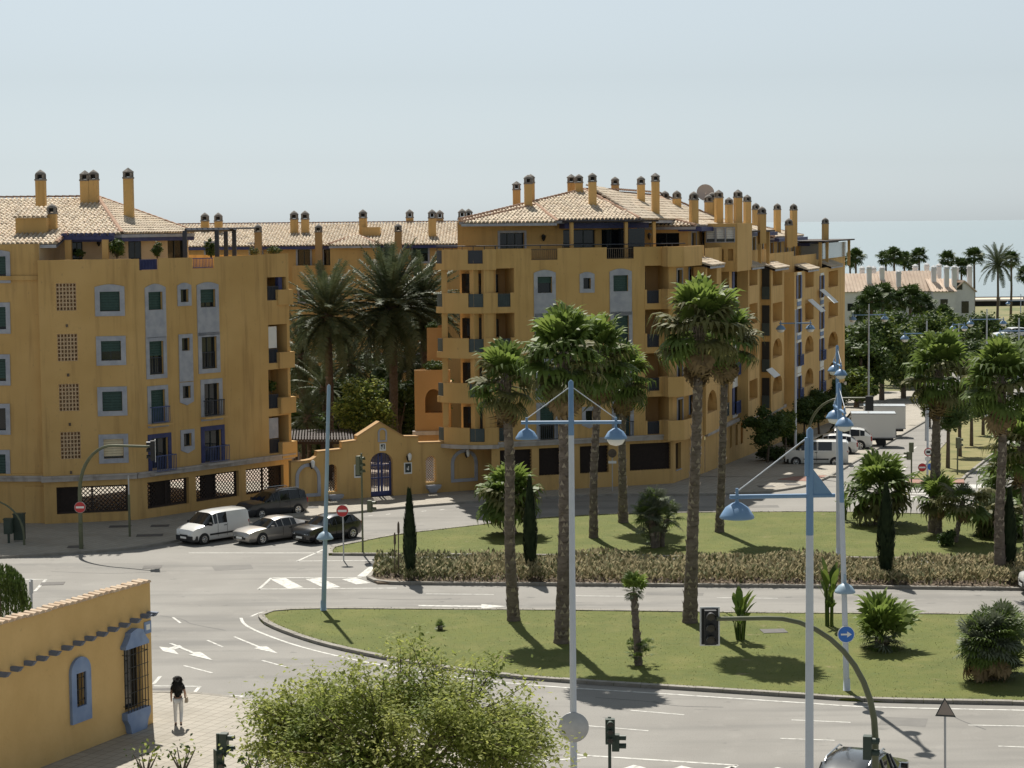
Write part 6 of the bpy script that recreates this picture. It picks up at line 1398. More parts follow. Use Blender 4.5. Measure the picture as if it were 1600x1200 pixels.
# slender cypresses
def cypress(px, py, ytop, wpx, label, seed):
    p = G(px, py); ppm = FPX / p.y; h = (py - ytop) / ppm; r = wpx / ppm / 2; rt = empty('cypress', (p.x, p.y, .1), 0, label, 'cypress', 'slender cypresses'); q = random.Random(seed); mb = MB(); mb.tube([(0, 0, -.1), (0, 0, h * .8)], [.12, .03], 6); mb.build('trunk', M['bark'], rt)
    V = []; Fc = []
    for k in range(2600):
        t = q.random() ** .8; z = .25 + (h - .25) * t; env = min(1, .55 + t * 1.8) * (1 - max(0, t - .45) / .56) ** .8; a = q.uniform(0, 2 * PI); rr_ = r * env * (.72 + .3 * q.random()) * (1 + .12 * math.sin(a * 3 + z * 4)); c = Vector((math.cos(a) * rr_, math.sin(a) * rr_, z)); u = Vector((math.cos(a) * .25, math.sin(a) * .25, 1)).normalized(); v = Vector((-math.sin(a), math.cos(a), 0)); s_ = q.uniform(.10, .24); b = len(V)
        V += [tuple(c - v * s_ * .3), tuple(c + v * s_ * .3), tuple(c + u * s_ * 1.4)]; Fc.append((b, b + 1, b + 2))
    mb = MB(); mb.lathe([(r * .6, .3), (r * .75, h * .25), (r * .62, h * .55), (r * .3, h * .85), (.01, h * .98)], (0, 0, 0), 9); off = len(mb.v); mb.v += V; mb.f += [[i + off for i in f] for f in Fc]; mb.m += [0] * len(Fc); mb.sm += [False] * len(Fc)
    mb.build('crown', M['cyp'], rt, recalc=False); return rt
cypress(641, 908, 770, 19, 'slender dark cypress at the left end of the hedge', 41); cypress(829, 905, 752, 21, 'dark cypress hidden behind the leftmost palm trunk', 42); cypress(1384, 908, 762, 27, 'stout cypress in the hedge left of the thick palm', 43); cypress(1576, 905, 770, 22, 'dark cypress behind the right-hand hedge palm', 44)
for x, y, yt, lb in ((617, 905, 832, 'thin bare stake left of the hedge cypress'), (623, 905, 815, 'taller thin stake beside the hedge cypress')):
    p = G(x, y); mb = MB(); mb.tube([(0, 0, 0), (.02, 0, D(x, yt, p.y).z - .0)], .03, 6); mb.lathe([(.03, 0), (.06, .1), (.05, .5), (.01, .6)], (.02, 0, D(x, yt, p.y).z - .6), 6); o = mb.build('stake', M['bark']); o.location = (p.x, p.y, 0); tag(o, lb, 'stake')
# hedge: straw-coloured bushes in the bed
q = random.Random(5); hbl = []
xa_, xb_ = G(585, 900).x, G(1690, 905).x; y0h, y1h = G(900, 915).y, G(900, 884).y
V = []; Fc = []; mi = []
for k in range(36000):
    x = q.uniform(xa_, xb_); t = q.random(); tx = (x - xa_) / (xb_ - xa_); yl = G(640, 914).y + (G(1690, 924).y - G(640, 914).y) * tx; yh_ = G(640, 883).y + (G(1690, 890).y - G(640, 883).y) * tx; y = yl + .45 + (yh_ - yl - .8) * t; dens = .5 + .5 * math.sin(x * .9 + 2 * math.sin(y * .8)) * math.sin(x * .37 + y)
    if x < xa_ + 1.5 and abs(t - .5) > .3: continue
    hmax = .45 + .5 * dens; z = .1 + hmax * q.random() ** .7; s_ = q.uniform(.07, .17); a = q.uniform(0, PI); u = Vector((math.cos(a) * .5, math.sin(a) * .5, q.uniform(.2, 1))).normalized(); v = Vector((-math.sin(a), math.cos(a), q.uniform(-.3, .3))); c = Vector((x, y, z)); b = len(V)
    V += [tuple(c - u * s_), tuple(c + v * s_ * .4), tuple(c + u * s_), tuple(c - v * s_ * .4)]; Fc.append((b, b + 1, b + 2, b + 3)); gx_ = x - xa_; mi.append((1 if q.random() < (.75 if gx_ < 4 else .34) else 0) if z > .3 or q.random() < .4 else 2)
me = bpy.data.meshes.new('hedge'); me.from_pydata(V, [], Fc); [me.materials.append(M[m_]) for m_ in ('straw', 'olive', 'bark')]; me.polygons.foreach_set('material_index', mi); ho = link('hedge', me); tag(ho, 'low straw-coloured hedge between the two carriageways', 'hedge', kind='stuff')
# bird-of-paradise clumps
def strel(px, py, ytop, label, n=16, seed=0, sp=.5, sc=1.0, tall=False):
    q = random.Random(seed); p = G(px, py); H_ = D(px, ytop, p.y).z; rt = empty('broadleaf_plant', (p.x, p.y, .1), 0, label, 'plant', 'broad-leaved plants on the lawns')
    for k in range(n):
        a = k * 2.4 + q.uniform(-.4, .4); h = H_ * q.uniform(.35, .95) if not tall or k > 4 else H_ * q.uniform(.85, 1); rr_ = sp * q.uniform(.3, 1.1) * (1.1 - h / H_ * .5); b0 = Vector((math.cos(a) * .15, math.sin(a) * .15, 0)); b1 = Vector((math.cos(a) * rr_ * .6, math.sin(a) * rr_ * .6, h * .62)); tip = Vector((math.cos(a) * rr_ * 1.4, math.sin(a) * rr_ * 1.4, h)); mb = MB(); mb.tube([b0, b1], [.03, .018], 4, cap=False)
        u = tip - b1; v = Vector((-math.sin(a), math.cos(a), 0)) * .15 * sc; n_ = 5; L_ = []; R_ = []; C_2 = []
        for i in range(n_ + 1):
            t = i / n_; w_ = math.sin(PI * min(.98, t * .9 + .07)) ; c = b1 + u * t + Vector((math.cos(a), math.sin(a), 0)) * .12 * t * t + Vector((0, 0, -.15 * t ** 3)); C_2.append(c - Vector((0, 0, .03 * w_))); L_.append(c + v * w_); R_.append(c - v * w_)
        for i in range(n_): mb.quad(L_[i], C_2[i], C_2[i + 1], L_[i + 1]); mb.quad(C_2[i], R_[i], R_[i + 1], C_2[i + 1])
        mb.build('leaf', M['banana' if k % 3 else 'leaf_m'], rt, recalc=False)
    return rt
strel(1157, 1003, 912, 'upright broad-leaved plant beside the near traffic signal head', 20, 51, .55); strel(1296, 982, 868, 'yellow-green broad-leaved plant beside the single-armed lamp', 18, 52, .5, 1.0, True); strel(1318, 815, 745, 'broad-leaved plant behind the pale lamp posts', 12, 53, .5)
# round shrub
def bush(name, px, py, w_, h, label, mats, seed, n=900, size=.14, d=None, group=None):
    p = GS(px, py) if d is None else D(px, py, d); z = g(p.y) if d is None else p.z; q = random.Random(seed); rt = empty(name, (p.x, p.y, z), 0, label, 'shrub', group); mb = MB()
    for k in range(6): a = k * 1.05; mb.tube([(0, 0, 0), (math.cos(a) * w_ * .3, math.sin(a) * w_ * .3, h * .6)], [.03, .01], 4)
    mb.build('stems', M['bark'], rt); leaf_crown('foliage', mats, rt, core=(.62 if n > 200 else 0), n=n, size=size, seed=seed, blobs=clump_blobs((0, 0, h * .52), (w_ / 2, w_ / 2, h / 2), 10, q) + [((0, 0, h * .45), (w_ * .4, w_ * .4, h * .42))]); return rt
bush('shrub', 1480, 856, 1.0, .95, 'round dark shrub at the foot of the leaning palm', [M['leaf_d'], M['leaf_m']], 61)
# courtyard: date palms, trees and undergrowth
def date_mesh(name, L=3.2, n=34, bend=.55, seed=0, ll=.42, m='date'):
    q = random.Random(seed); mb = MB(); pts = []
    for i in range(9): t = i / 8; pts.append(Vector((L * (t - .12 * bend * t ** 2), 0, L * (.10 * t - bend * .62 * t ** 2.2))))
    mb.tube(pts, [.05 * (1 - .85 * i / 8) for i in range(9)], 4, cap=False)
    for k in range(n):
        t = .1 + .9 * (k + .5) / n; j = t * 8; a = int(min(j, 7)); p = pts[a].lerp(pts[a + 1], j - a); tn = (pts[a + 1] - pts[a]).normalized(); le = ll * math.sin(PI * (.12 + .8 * t)) ** .6
        for s in (-1, 1):
            sv = Vector((0, s, 0)); d_ = (tn * .55 + sv * .8 + Vector((0, 0, .28 - q.uniform(0, .5)))).normalized() * le * q.uniform(.8, 1.15); wv = tn * .034; e = p + d_ + Vector((0, 0, -.12 * le)); mb.add([p - wv, p + wv, p + d_ * .6 + wv * .8, e, p + d_ * .6 - wv * .8], [(0, 1, 2, 3, 4)])
    o = mb.build(name, M[m], None, recalc=False); d_ = o.data; bpy.data.objects.remove(o); return d_
DATE = [date_mesh('date_frond', 3.2, 34, .35, 1), date_mesh('date_frond', 3.2, 34, .6, 2), date_mesh('date_frond', 3.1, 32, .85, 3)]
def date_palm(px, cy, d, label, sc=1.0, n=64, seed=0, r=.26, group='date palms', zg=None, minel=-50, parts=True):
    q = random.Random(seed); p = D(px, cy, d); zg = g(d) if zg is None else zg; rt = empty('date_palm', (p.x, p.y, zg), 0, label, 'palm tree', group); h = p.z - zg; mb = MB(); trunk_mesh(mb, [(0, 0, -.1), (.1, 0, h * .5), (0, 0, h)], [r * 1.2, r, r, r * 1.2], 9, .08, seed, parts); mb.build('trunk', [M['bark'], M['palmbark']], rt)
    mb = MB(); mb.lathe([(r, -.6), (r * 1.9, -.15), (r * 1.7, .25), (.05, .6)], (0, 0, h), 8); cr = mb.build('crown', M['palmbark'], rt)
    for k in range(n):
        t = (k + .5) / n; el = R(82 - (82 - minel) * t ** .9) + q.uniform(-.1, .1); place(DATE[0 if t < .3 else (1 if t < .75 else 2)], 'frond', cr, (0, 0, h + .2 - .3 * t), k * 2.39996 + q.uniform(-.2, .2), el, sc * q.uniform(.85, 1.1), q.uniform(-.3, .3))
    return rt
date_palm(511, 497, 140, 'tall date palm in the courtyard beside the left block', 1.28, 96, 71); date_palm(611, 484, 143, 'large date palm in the middle of the courtyard', 1.5, 120, 72, .3); date_palm(660, 474, 147, 'date palm half hidden behind the rounded balconies', 1.25, 72, 73); date_palm(545, 570, 150, 'lower date palm between the two tall courtyard palms', 1.1, 46, 74); date_palm(470, 560, 150, 'shaded date palm by the end of the left block', 1.1, 46, 75); date_palm(640, 560, 152, 'shaded date palm behind the gate', 1.1, 44, 76)
date_palm(480, 655, 136, 'low feathery palm over the pergola', .75, 34, 77, .15); date_palm(505, 610, 144, 'small feathery palm against the left courtyard trunk', .8, 34, 78, .15)
p = D(570, 690, 134); tree('courtyard_tree', (p.x, p.y, g(134)), D(572, 588, 134).z - g(134), (2.1, 2.0, 2.4), 'bright green round tree just behind the garden gate', [M['leaf_y'], M['leaf_t'], M['leaf_m']], 8000, .24, 81, nb=30, core=.3)
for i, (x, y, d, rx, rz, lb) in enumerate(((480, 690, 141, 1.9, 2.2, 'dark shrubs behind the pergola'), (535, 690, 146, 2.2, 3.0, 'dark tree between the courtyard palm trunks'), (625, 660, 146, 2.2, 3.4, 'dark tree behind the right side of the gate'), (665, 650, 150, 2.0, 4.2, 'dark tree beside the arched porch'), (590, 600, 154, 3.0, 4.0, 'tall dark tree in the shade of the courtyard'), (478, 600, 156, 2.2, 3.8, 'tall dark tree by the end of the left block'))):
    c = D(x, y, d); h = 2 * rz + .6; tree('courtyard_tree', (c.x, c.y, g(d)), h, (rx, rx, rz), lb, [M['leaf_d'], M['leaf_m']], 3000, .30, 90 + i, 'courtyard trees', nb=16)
bush('potted_shrub', 680, 580, 2.0, .8, 'trailing plants along the terrace of the porch wing', [M['leaf_d'], M['leaf_m']], 101, 700, .16, 131.2)
bush('potted_shrub', 675, 516, 1.0, .6, 'small plants on the upper terrace of the porch wing', [M['leaf_d'], M['leaf_m']], 102, 400, .14, 134.0)
bush('terrace_shrub', 183, 404, 1.1, 1.35, 'bushy green plant on the roof terrace of the left block', [M['leaf_m'], M['leaf_y']], 103, 900, .12, 116); bush('terrace_shrub', 246, 404, .7, 1.1, 'darker plant on the left roof terrace by the blue panel', [M['leaf_m'], M['leaf_d']], 104, 500, .12, 118); bush('terrace_shrub', 330, 404, .8, 1.2, 'plant under the metal terrace frame', [M['leaf_m']], 105, 400, .12, 122); bush('terrace_shrub', 428, 398, 1.2, .6, 'sprawling plant at the right end of the left terrace', [M['leaf_m'], M['olive']], 106, 400, .13, 125.4); bush('terrace_shrub', 125, 402, .8, .5, 'low plant on the left roof terrace between the posts', [M['leaf_m']], 107, 250, .12, 116); bush('balcony_plant', 424, 614, .7, .9, 'plants in the corner loggia of the left block', [M['leaf_m'], M['leaf_y']], 108, 300, .13, 123.7); bush('terrace_shrub', 397, 399, .9, .5, 'low plant on the long right parapet of the left terrace', [M['olive']], 109, 250, .12, 124.8)
# street trees by the long facade
for i, (x, yb, d, h, r_, lb, mm) in enumerate(((1199, 716, 143, 4.0, (1.55, 1.5, 1.45), 'dark round street tree in front of the long facade', ['leaf_d', 'leaf_d', 'leaf_m']), (1226, 712, 146, 3.6, (1.0, 1.0, 1.2), 'yellow-green street tree beside the dark round one', ['leaf_m', 'leaf_y']), (1257, 690, 160, 3.8, (1.2, 1.2, 1.3), 'third street tree along the facade', ['leaf_d', 'leaf_m']), (1280, 680, 172, 4.2, (1.6, 1.6, 1.5), 'fourth street tree along the facade', ['leaf_d', 'leaf_m']), (1302, 665, 185, 4.4, (1.7, 1.6, 1.6), 'fifth street tree along the facade near its end', ['leaf_d', 'leaf_m']))):
    c = D(x, yb, d); tree('street_tree', (c.x, c.y, g(d) + .12), h, r_, lb, [M[k] for k in mm], 2600, .2, 110 + i, 'street trees by the long facade', trunk=.08, nb=18)
bush('hedge_shrub', 1205, 722, 2.6, 1.4, 'dark hedge shrub beside the parked white van', [M['leaf_d']], 121, 1500, .18, None); bush('hedge_shrub', 1245, 700, 3.0, 1.4, 'dark hedge shrub behind the parked white van', [M['leaf_d']], 122, 1400, .18, None)
for i, (x, yb, d, h, r_, lb) in enumerate(((1481, 735, 138, 5.6, (1.5, 1.5, 1.6), 'nearest slim tree on the dividing strip'), (1500, 720, 148, 5.6, (1.6, 1.6, 1.7), 'second slim tree on the dividing strip'), (1518, 704, 158, 5.4, (1.7, 1.6, 1.7), 'third slim tree on the dividing strip'), (1536, 690, 170, 5.2, (1.7, 1.6, 1.7), 'fourth slim tree on the dividing strip'), (1452, 665, 182, 3.8, (1.0, 1.0, 1.5), 'pale green tree beyond the sign post'), (1546, 655, 195, 5.5, (1.8, 1.8, 2), 'tree closing the dividing strip'))):
    c = D(x, yb, d); tree('street_tree', (c.x, c.y, g(d)), h, r_, lb, [M['leaf_m'], M['leaf_y'] if i == 4 else M['leaf_d']], 2000, .22, 130 + i, 'slim trees on the dividing strip', trunk=.12, nb=14)
# far dark trees, scrub and palms by the sea
for i, (x, yc, d, rx, rz, k) in enumerate(((1345, 560, 222, 3.4, 3.6, 0), (1378, 548, 228, 4.2, 4.2, 1), (1412, 560, 232, 3.6, 3.6, 0), (1335, 545, 250, 3.6, 3.4, 1), (1400, 528, 262, 5.0, 3.6, 0), (1450, 535, 255, 4.5, 3.6, 1), (1485, 530, 262, 4.5, 3.8, 1), (1540, 532, 270, 6.0, 3.6, 0), (1580, 560, 240, 4.0, 3.0, 1), (1500, 522, 300, 6, 3.2, 1), (1470, 512, 320, 6, 2.6, 0), (1600, 522, 290, 5, 3.0, 1), (1338, 600, 214, 2.4, 1.6, 1), (1520, 560, 235, 3.4, 2.6, 0), (1435, 580, 236, 3, 2.2, 1))):
    c = D(x, yc, d); z0 = g(d); tree('broadleaf_tree', (c.x, c.y, z0), c.z - z0 + rz, (rx, rx, rz), ['dark dense tree at the far end of the side street, nearest the block', 'largest dark tree beyond the box trucks', 'dark tree right of the largest one beyond the trucks', 'dark tree touching the end of the long block', 'tree below the white houses, left of the tall lamp', 'tree below the white houses, behind the large two-armed lamp', 'tree right of the large two-armed lamp', 'broad dark tree below the beach scrub', 'green tree at the right edge below the far cars', 'low tree mass under the white house corner', 'dark trees at the foot of the white houses', 'tree cut by the right edge below the beach', 'low bushes at the end of the long block', 'dark tree behind the right-hand palm crowns', 'low green tree beyond the tree strip'][i], [M['leaf_m'], M['leaf_m'], M['leaf_y']] if k else [M['leaf_d'], M['leaf_m'], M['leaf_m']], 3600, .5, 140 + i, 'far broadleaf trees', trunk=.25, nb=20)
def palm_mesh(fans, n, sc, seed, date=False):
    q = random.Random(seed); V = []; Fc = []
    for k in range(n):
        t = (k + .5) / n; me = q.choice(FAN['up' if t < .4 else 'mid']) if not date else DATE[0 if t < .3 else (1 if t < .75 else 2)]; Mx = rot_to(k * 2.4, R(80 - 120 * t) + q.uniform(-.15, .15), q.uniform(-.3, .3)) @ Matrix.Scale(sc * q.uniform(.85, 1.1), 4); b = len(V); V += [tuple(Mx @ v.co) for v in me.vertices]; Fc += [[b + i for i in p.vertices] for p in me.polygons]
    m = bpy.data.meshes.new('far_palm_crown'); m.from_pydata(V, [], Fc); return m
FP = [palm_mesh(None, 24, 1.35, s) for s in (1, 2)]; FD = palm_mesh(None, 44, 1.3, 3, True)
for m_ in FP: m_.materials.append(M['leaf_d'])
FD.materials.append(M['date'])
def far_palm(x, yc, d, label, sc=1.0, date=False, group='far palms by the sea', zg=None):
    c = D(x, yc, d); zg = (g(d) if d < 500 else -5) if zg is None else zg; rt = empty('far_palm', (c.x, c.y, zg), 0, label, 'palm tree', group); mb = MB(); mb.tube([(0, 0, 0), (.1, 0, (c.z - zg) * .5), (0, 0, c.z - zg)], [.3, .24, .2], 7); mb.build('trunk', M['bark'], rt); o = link('crown', FD if date else FP[int(x) % 2], rt); o.location = (0, 0, c.z - zg); o.scale = (sc * .74,) * 3; o.rotation_euler.z = x
NAMES = ['leftmost far palm beside the block end', 'far palm pair, left one, against the sea', 'tallest of the far palm group against the sea', 'far palm right of the tallest in the group', 'single far palm above the white roofs', 'far palm behind the white chimneys', 'shaggy far palm by the last white chimney', 'far palm right of the last white chimney', 'large far date palm on the shore', 'slender far palm beside the date palm', 'far palm at the right edge by the beach', 'second palm by the block end', 'small palm low in the far group']
for i, (x, yc, d, sc, dt) in enumerate(((1337, 402, 430, 1.3, 0), (1384, 405, 440, 1.2, 0), (1397, 402, 430, 1.4, 0), (1413, 406, 450, 1.2, 0), (1436, 402, 440, 1.3, 0), (1481, 406, 430, 1.3, 0), (1502, 418, 440, 1.3, 0), (1522, 402, 430, 1.3, 0), (1559, 414, 420, 1.7, 1), (1580, 407, 440, 1.3, 0), (1602, 430, 430, 1.3, 0), (1328, 408, 460, 1.2, 0), (1420, 412, 470, 1.1, 0))): far_palm(x, yc, d, NAMES[i], sc, bool(dt))
for i, (x, yc) in enumerate(((1362, 470), (1378, 464), (1398, 474), (1422, 466), (1440, 478), (1350, 486), (1475, 496))): far_palm(x, yc, 285 + i * 3, ['palm before the white house, far left', 'palm second from left before the white houses', 'lower palm in the middle before the white houses', 'palm fourth from left before the white houses', 'palm right of the group before the white houses', 'short palm nearest the block before the white houses', 'short palm before the right-hand white gable'][i], 1.25, False, 'palms before the white houses')
# foreground tree at the bottom
q = random.Random(3); pT = D(632, 1190, 50); rt = empty('leafy_tree', (pT.x, pT.y, .12), 0, 'light green leafy tree at the bottom of the picture', 'tree'); mb = MB(); tips = []
zTop_ = D(700, 1018, 50).z; zC = zTop_ - 2.6; mains = []
mb.tube([(0, 0, 0), (.1, 0, 1.2), (0, .1, 2.0)], [.22, .17, .15], 8)
for k in range(9):
    a = k * 2.4; e = Vector((math.cos(a) * q.uniform(1.0, 2.0), math.sin(a) * q.uniform(.8, 1.6), zC + q.uniform(-.2, .9))); m1_ = e * .45 + Vector((0, 0, 1.3)); mb.tube([(0, .1, 2.0), m1_, e], [.11, .08, .05], 6, cap=False); mains.append(e)
nC = 300
for k in range(nC):
    d = Vector((q.gauss(0, 1), q.gauss(0, 1), abs(q.gauss(0, .8)) - .25)).normalized(); rr_ = q.uniform(.55, 1.0) if k % 3 else q.uniform(.95, 1.12); lump = 1 + .10 * math.sin(d.x * 5 + 1) * math.cos(d.y * 4)
    c = Vector((d.x * 3.75, d.y * 3.0, d.z * 2.55)) * rr_ * lump + Vector((0, 0, zC)); b = min(mains, key=lambda m: (m - c).length); md = (b + c) / 2 + Vector((q.gauss(0, .15), q.gauss(0, .15), -.15)); mb.tube([b, md, c], [.035, .02, .006], 4, cap=False); tips.append((c, md))
mb.build('trunk', M['bark'], rt, recalc=False)
V = []; Fc = []; mi = []
for c0, md in tips:
    tone = 0 if q.random() < .62 else (1 if q.random() < .6 else 2); nl = int(q.uniform(120, 210)); sp = q.uniform(.20, .34)
    for k in range(nl):
        t = q.random() ** .6; c = md.lerp(c0, t) + Vector((q.gauss(0, sp), q.gauss(0, sp), q.gauss(0, sp * .75))); a = q.uniform(0, 2 * PI); u = Vector((math.cos(a), math.sin(a), q.uniform(-1.0, .2))).normalized(); v = u.cross(Vector((q.gauss(0, .4), q.gauss(0, .4), 1))).normalized(); s_ = q.uniform(.09, .18); b = len(V); V += [tuple(c), tuple(c + u * s_ * .5 + v * s_ * .24), tuple(c + u * s_), tuple(c + u * s_ * .5 - v * s_ * .24)]; Fc.append((b, b + 1, b + 2, b + 3)); mi.append(tone)
me = bpy.data.meshes.new('crown'); me.from_pydata(V, [], Fc); [me.materials.append(M[x]) for x in ('leaf_t', 'leaf_t2', 'leaf_y')]; me.polygons.foreach_set('material_index', mi); link('crown', me, rt)
# weeping plant over the near wall, and shoots at the bottom edge
p = D(8, 985, 71); rt = empty('weeping_shrub', (p.x - .2, p.y, 0), 0, 'dark weeping shrub at the left edge behind the near wall', 'shrub'); mb = MB(); zt = D(8, 878, 71).z; mb.tube([(0, 0, 0), (0, 0, zt - .4)], [.15, .08], 7); mb.build('trunk', M['bark'], rt); V = []; Fc = []
for k in range(520):
    a = q.uniform(0, 2 * PI); rr_ = q.uniform(.1, 1.0) ** .5 * .95; ln_ = q.uniform(.7, 2.3); p0 = Vector((math.cos(a) * rr_, math.sin(a) * rr_, zt - .75 * rr_ ** 2.2)); 
    for j in range(int(ln_ / .14)):
        c = p0 + Vector((math.cos(a) * .03 * j, math.sin(a) * .03 * j, -.14 * j)); b = len(V); w_ = .03; V += [tuple(c), tuple(c + Vector((q.gauss(0, w_), q.gauss(0, w_), -.09))), tuple(c + Vector((q.gauss(0, w_), q.gauss(0, w_), -.2)))]; Fc.append((b, b + 1, b + 2))
me = bpy.data.meshes.new('foliage'); me.from_pydata(V, [], Fc); me.materials.append(M['leaf_m']); link('foliage', me, rt)
for i, (x, y, w_, h, lb) in enumerate(((228, 1215, .9, .9, 'sparse shoots at the bottom edge near the wall foot'), (285, 1212, 1.0, 1.0, 'sparse shoots at the bottom edge left of the pedestrian signal'), (395, 1212, .9, .7, 'leafy sprig at the bottom left of the leafy tree'))):
    c = D(x, y, 46); bush('sapling', x, y, w_, h, lb, [M['leaf_t'], M['leaf_m']], 160 + i, 70, .13, 46); 
# ------------------------------------------------------------------ vehicles
def paint(name, c, metal=.0, rough=.28): return mat(name, c, rough, spec=.5, coat=.8, metal=metal)
M['carwhite'] = paint('white_car_paint', (.70, .70, .68)); M['carsilver'] = paint('silver_car_paint', (.36, .34, .32), .6, .32); M['carblack'] = paint('black_car_paint', (.012, .013, .015)); M['cargrey'] = paint('dark_grey_car_paint', (.03, .033, .04)); M['headl'] = mat('headlight', (.7, .72, .74), .08); M['taill'] = mat('tail_light', (.35, .012, .012), .2); M['carglass'] = mat('car_glass', (.01, .012, .014), .04, spec=.7)
M['plateW'] = M['signw']
SPEC = {
 'van': dict(st=[(2.20, .36, .66, .70, .66, .5), (2.12, .24, .86, .90, .80, .66), (1.85, .21, 1.0, 1.05, .88, .72), (1.32, .21, 1.10, 1.17, .91, .78), (.62, .21, 1.14, 1.76, .915, .70), (.30, .21, 1.15, 1.83, .915, .73), (-.42, .21, 1.15, 1.86, .915, .75), (-.48, .21, 1.15, 1.86, .915, .75), (-1.3, .21, 1.15, 1.86, .915, .75), (-2.02, .22, 1.15, 1.84, .905, .74), (-2.18, .3, 1.12, 1.72, .88, .70)], ws=3, side=[3, 4, 5], rear=False, wheels=(1.38, -1.32), wr=.32, trim=True),
 'bigvan': dict(st=[(2.45, .36, .80, .85, .72, .55), (2.35, .24, 1.0, 1.06, .88, .72), (1.95, .21, 1.16, 1.22, .94, .80), (1.55, .21, 1.22, 1.30, .95, .82), (.85, .21, 1.22, 1.86, .955, .74), (.55, .21, 1.22, 1.94, .955, .78), (-.05, .21, 1.22, 1.96, .955, .79), (-.12, .21, 1.22, 1.96, .955, .79), (-1.2, .21, 1.22, 1.96, .955, .79), (-1.28, .21, 1.22, 1.96, .955, .79), (-2.3, .22, 1.22, 1.94, .945, .78), (-2.45, .3, 1.18, 1.8, .92, .74)], ws=3, side=[3, 4, 5, 7], rear=False, wheels=(1.55, -1.45), wr=.34, trim=True),
 'sedan': dict(st=[(2.5, .34, .56, .60, .62, .5), (2.4, .22, .72, .76, .80, .66), (2.0, .19, .86, .90, .90, .74), (1.15, .19, .93, .97, .93, .78), (.35, .19, .95, 1.36, .935, .60), (-.1, .19, .95, 1.45, .935, .62), (-.75, .19, .95, 1.44, .935, .62), (-1.15, .19, .96, 1.38, .93, .60), (-1.85, .2, .98, 1.08, .92, .64), (-2.35, .22, .96, 1.0, .88, .70), (-2.52, .34, .80, .84, .80, .6)], ws=3, side=[3, 4, 5, 6], rear=7, wheels=(1.5, -1.5), wr=.34),
 'suv': dict(st=[(2.3, .38, .66, .70, .64, .5), (2.2, .26, .84, .88, .82, .66), (1.9, .24, .98, 1.02, .91, .74), (1.1, .24, 1.04, 1.09, .94, .80), (.4, .24, 1.05, 1.52, .945, .62), (.0, .24, 1.05, 1.62, .945, .66), (-.7, .24, 1.06, 1.63, .945, .66), (-1.4, .24, 1.08, 1.58, .94, .64), (-1.75, .25, 1.1, 1.5, .93, .62), (-2.15, .26, 1.05, 1.15, .90, .68), (-2.3, .4, .9, .95, .82, .62)], ws=3, side=[3, 4, 5, 6, 7], rear=8, wheels=(1.4, -1.38), wr=.37),
 'wagon': dict(st=[(2.3, .36, .64, .68, .64, .5), (2.2, .24, .80, .85, .82, .66), (1.9, .22, .96, 1.0, .90, .74), (1.15, .22, 1.02, 1.07, .93, .80), (.4, .22, 1.04, 1.56, .935, .64), (.0, .22, 1.04, 1.68, .935, .68), (-.8, .22, 1.05, 1.71, .935, .69), (-1.6, .22, 1.06, 1.68, .93, .68), (-2.1, .24, 1.06, 1.55, .91, .66), (-2.28, .34, 1.0, 1.1, .86, .64)], ws=3, side=[3, 4, 5, 6, 7], rear=8, wheels=(1.42, -1.4), wr=.34, rails=True)}
def ring_pts(s):
    x, zb, zs, zt, ws, wt = s; h = [(ws * .86, zb), (ws * .97, zb + .12), (ws, zb + (zs - zb) * .55), (ws * .975, zs), (wt + (ws - wt) * .12, zt - .07 if zt - zs > .2 else zt - .02), (wt * .8, zt), (wt * .35, zt + .015)]
    return [Vector((x, y, z)) for y, z in h] + [Vector((x, -y, z)) for y, z in h[::-1]]
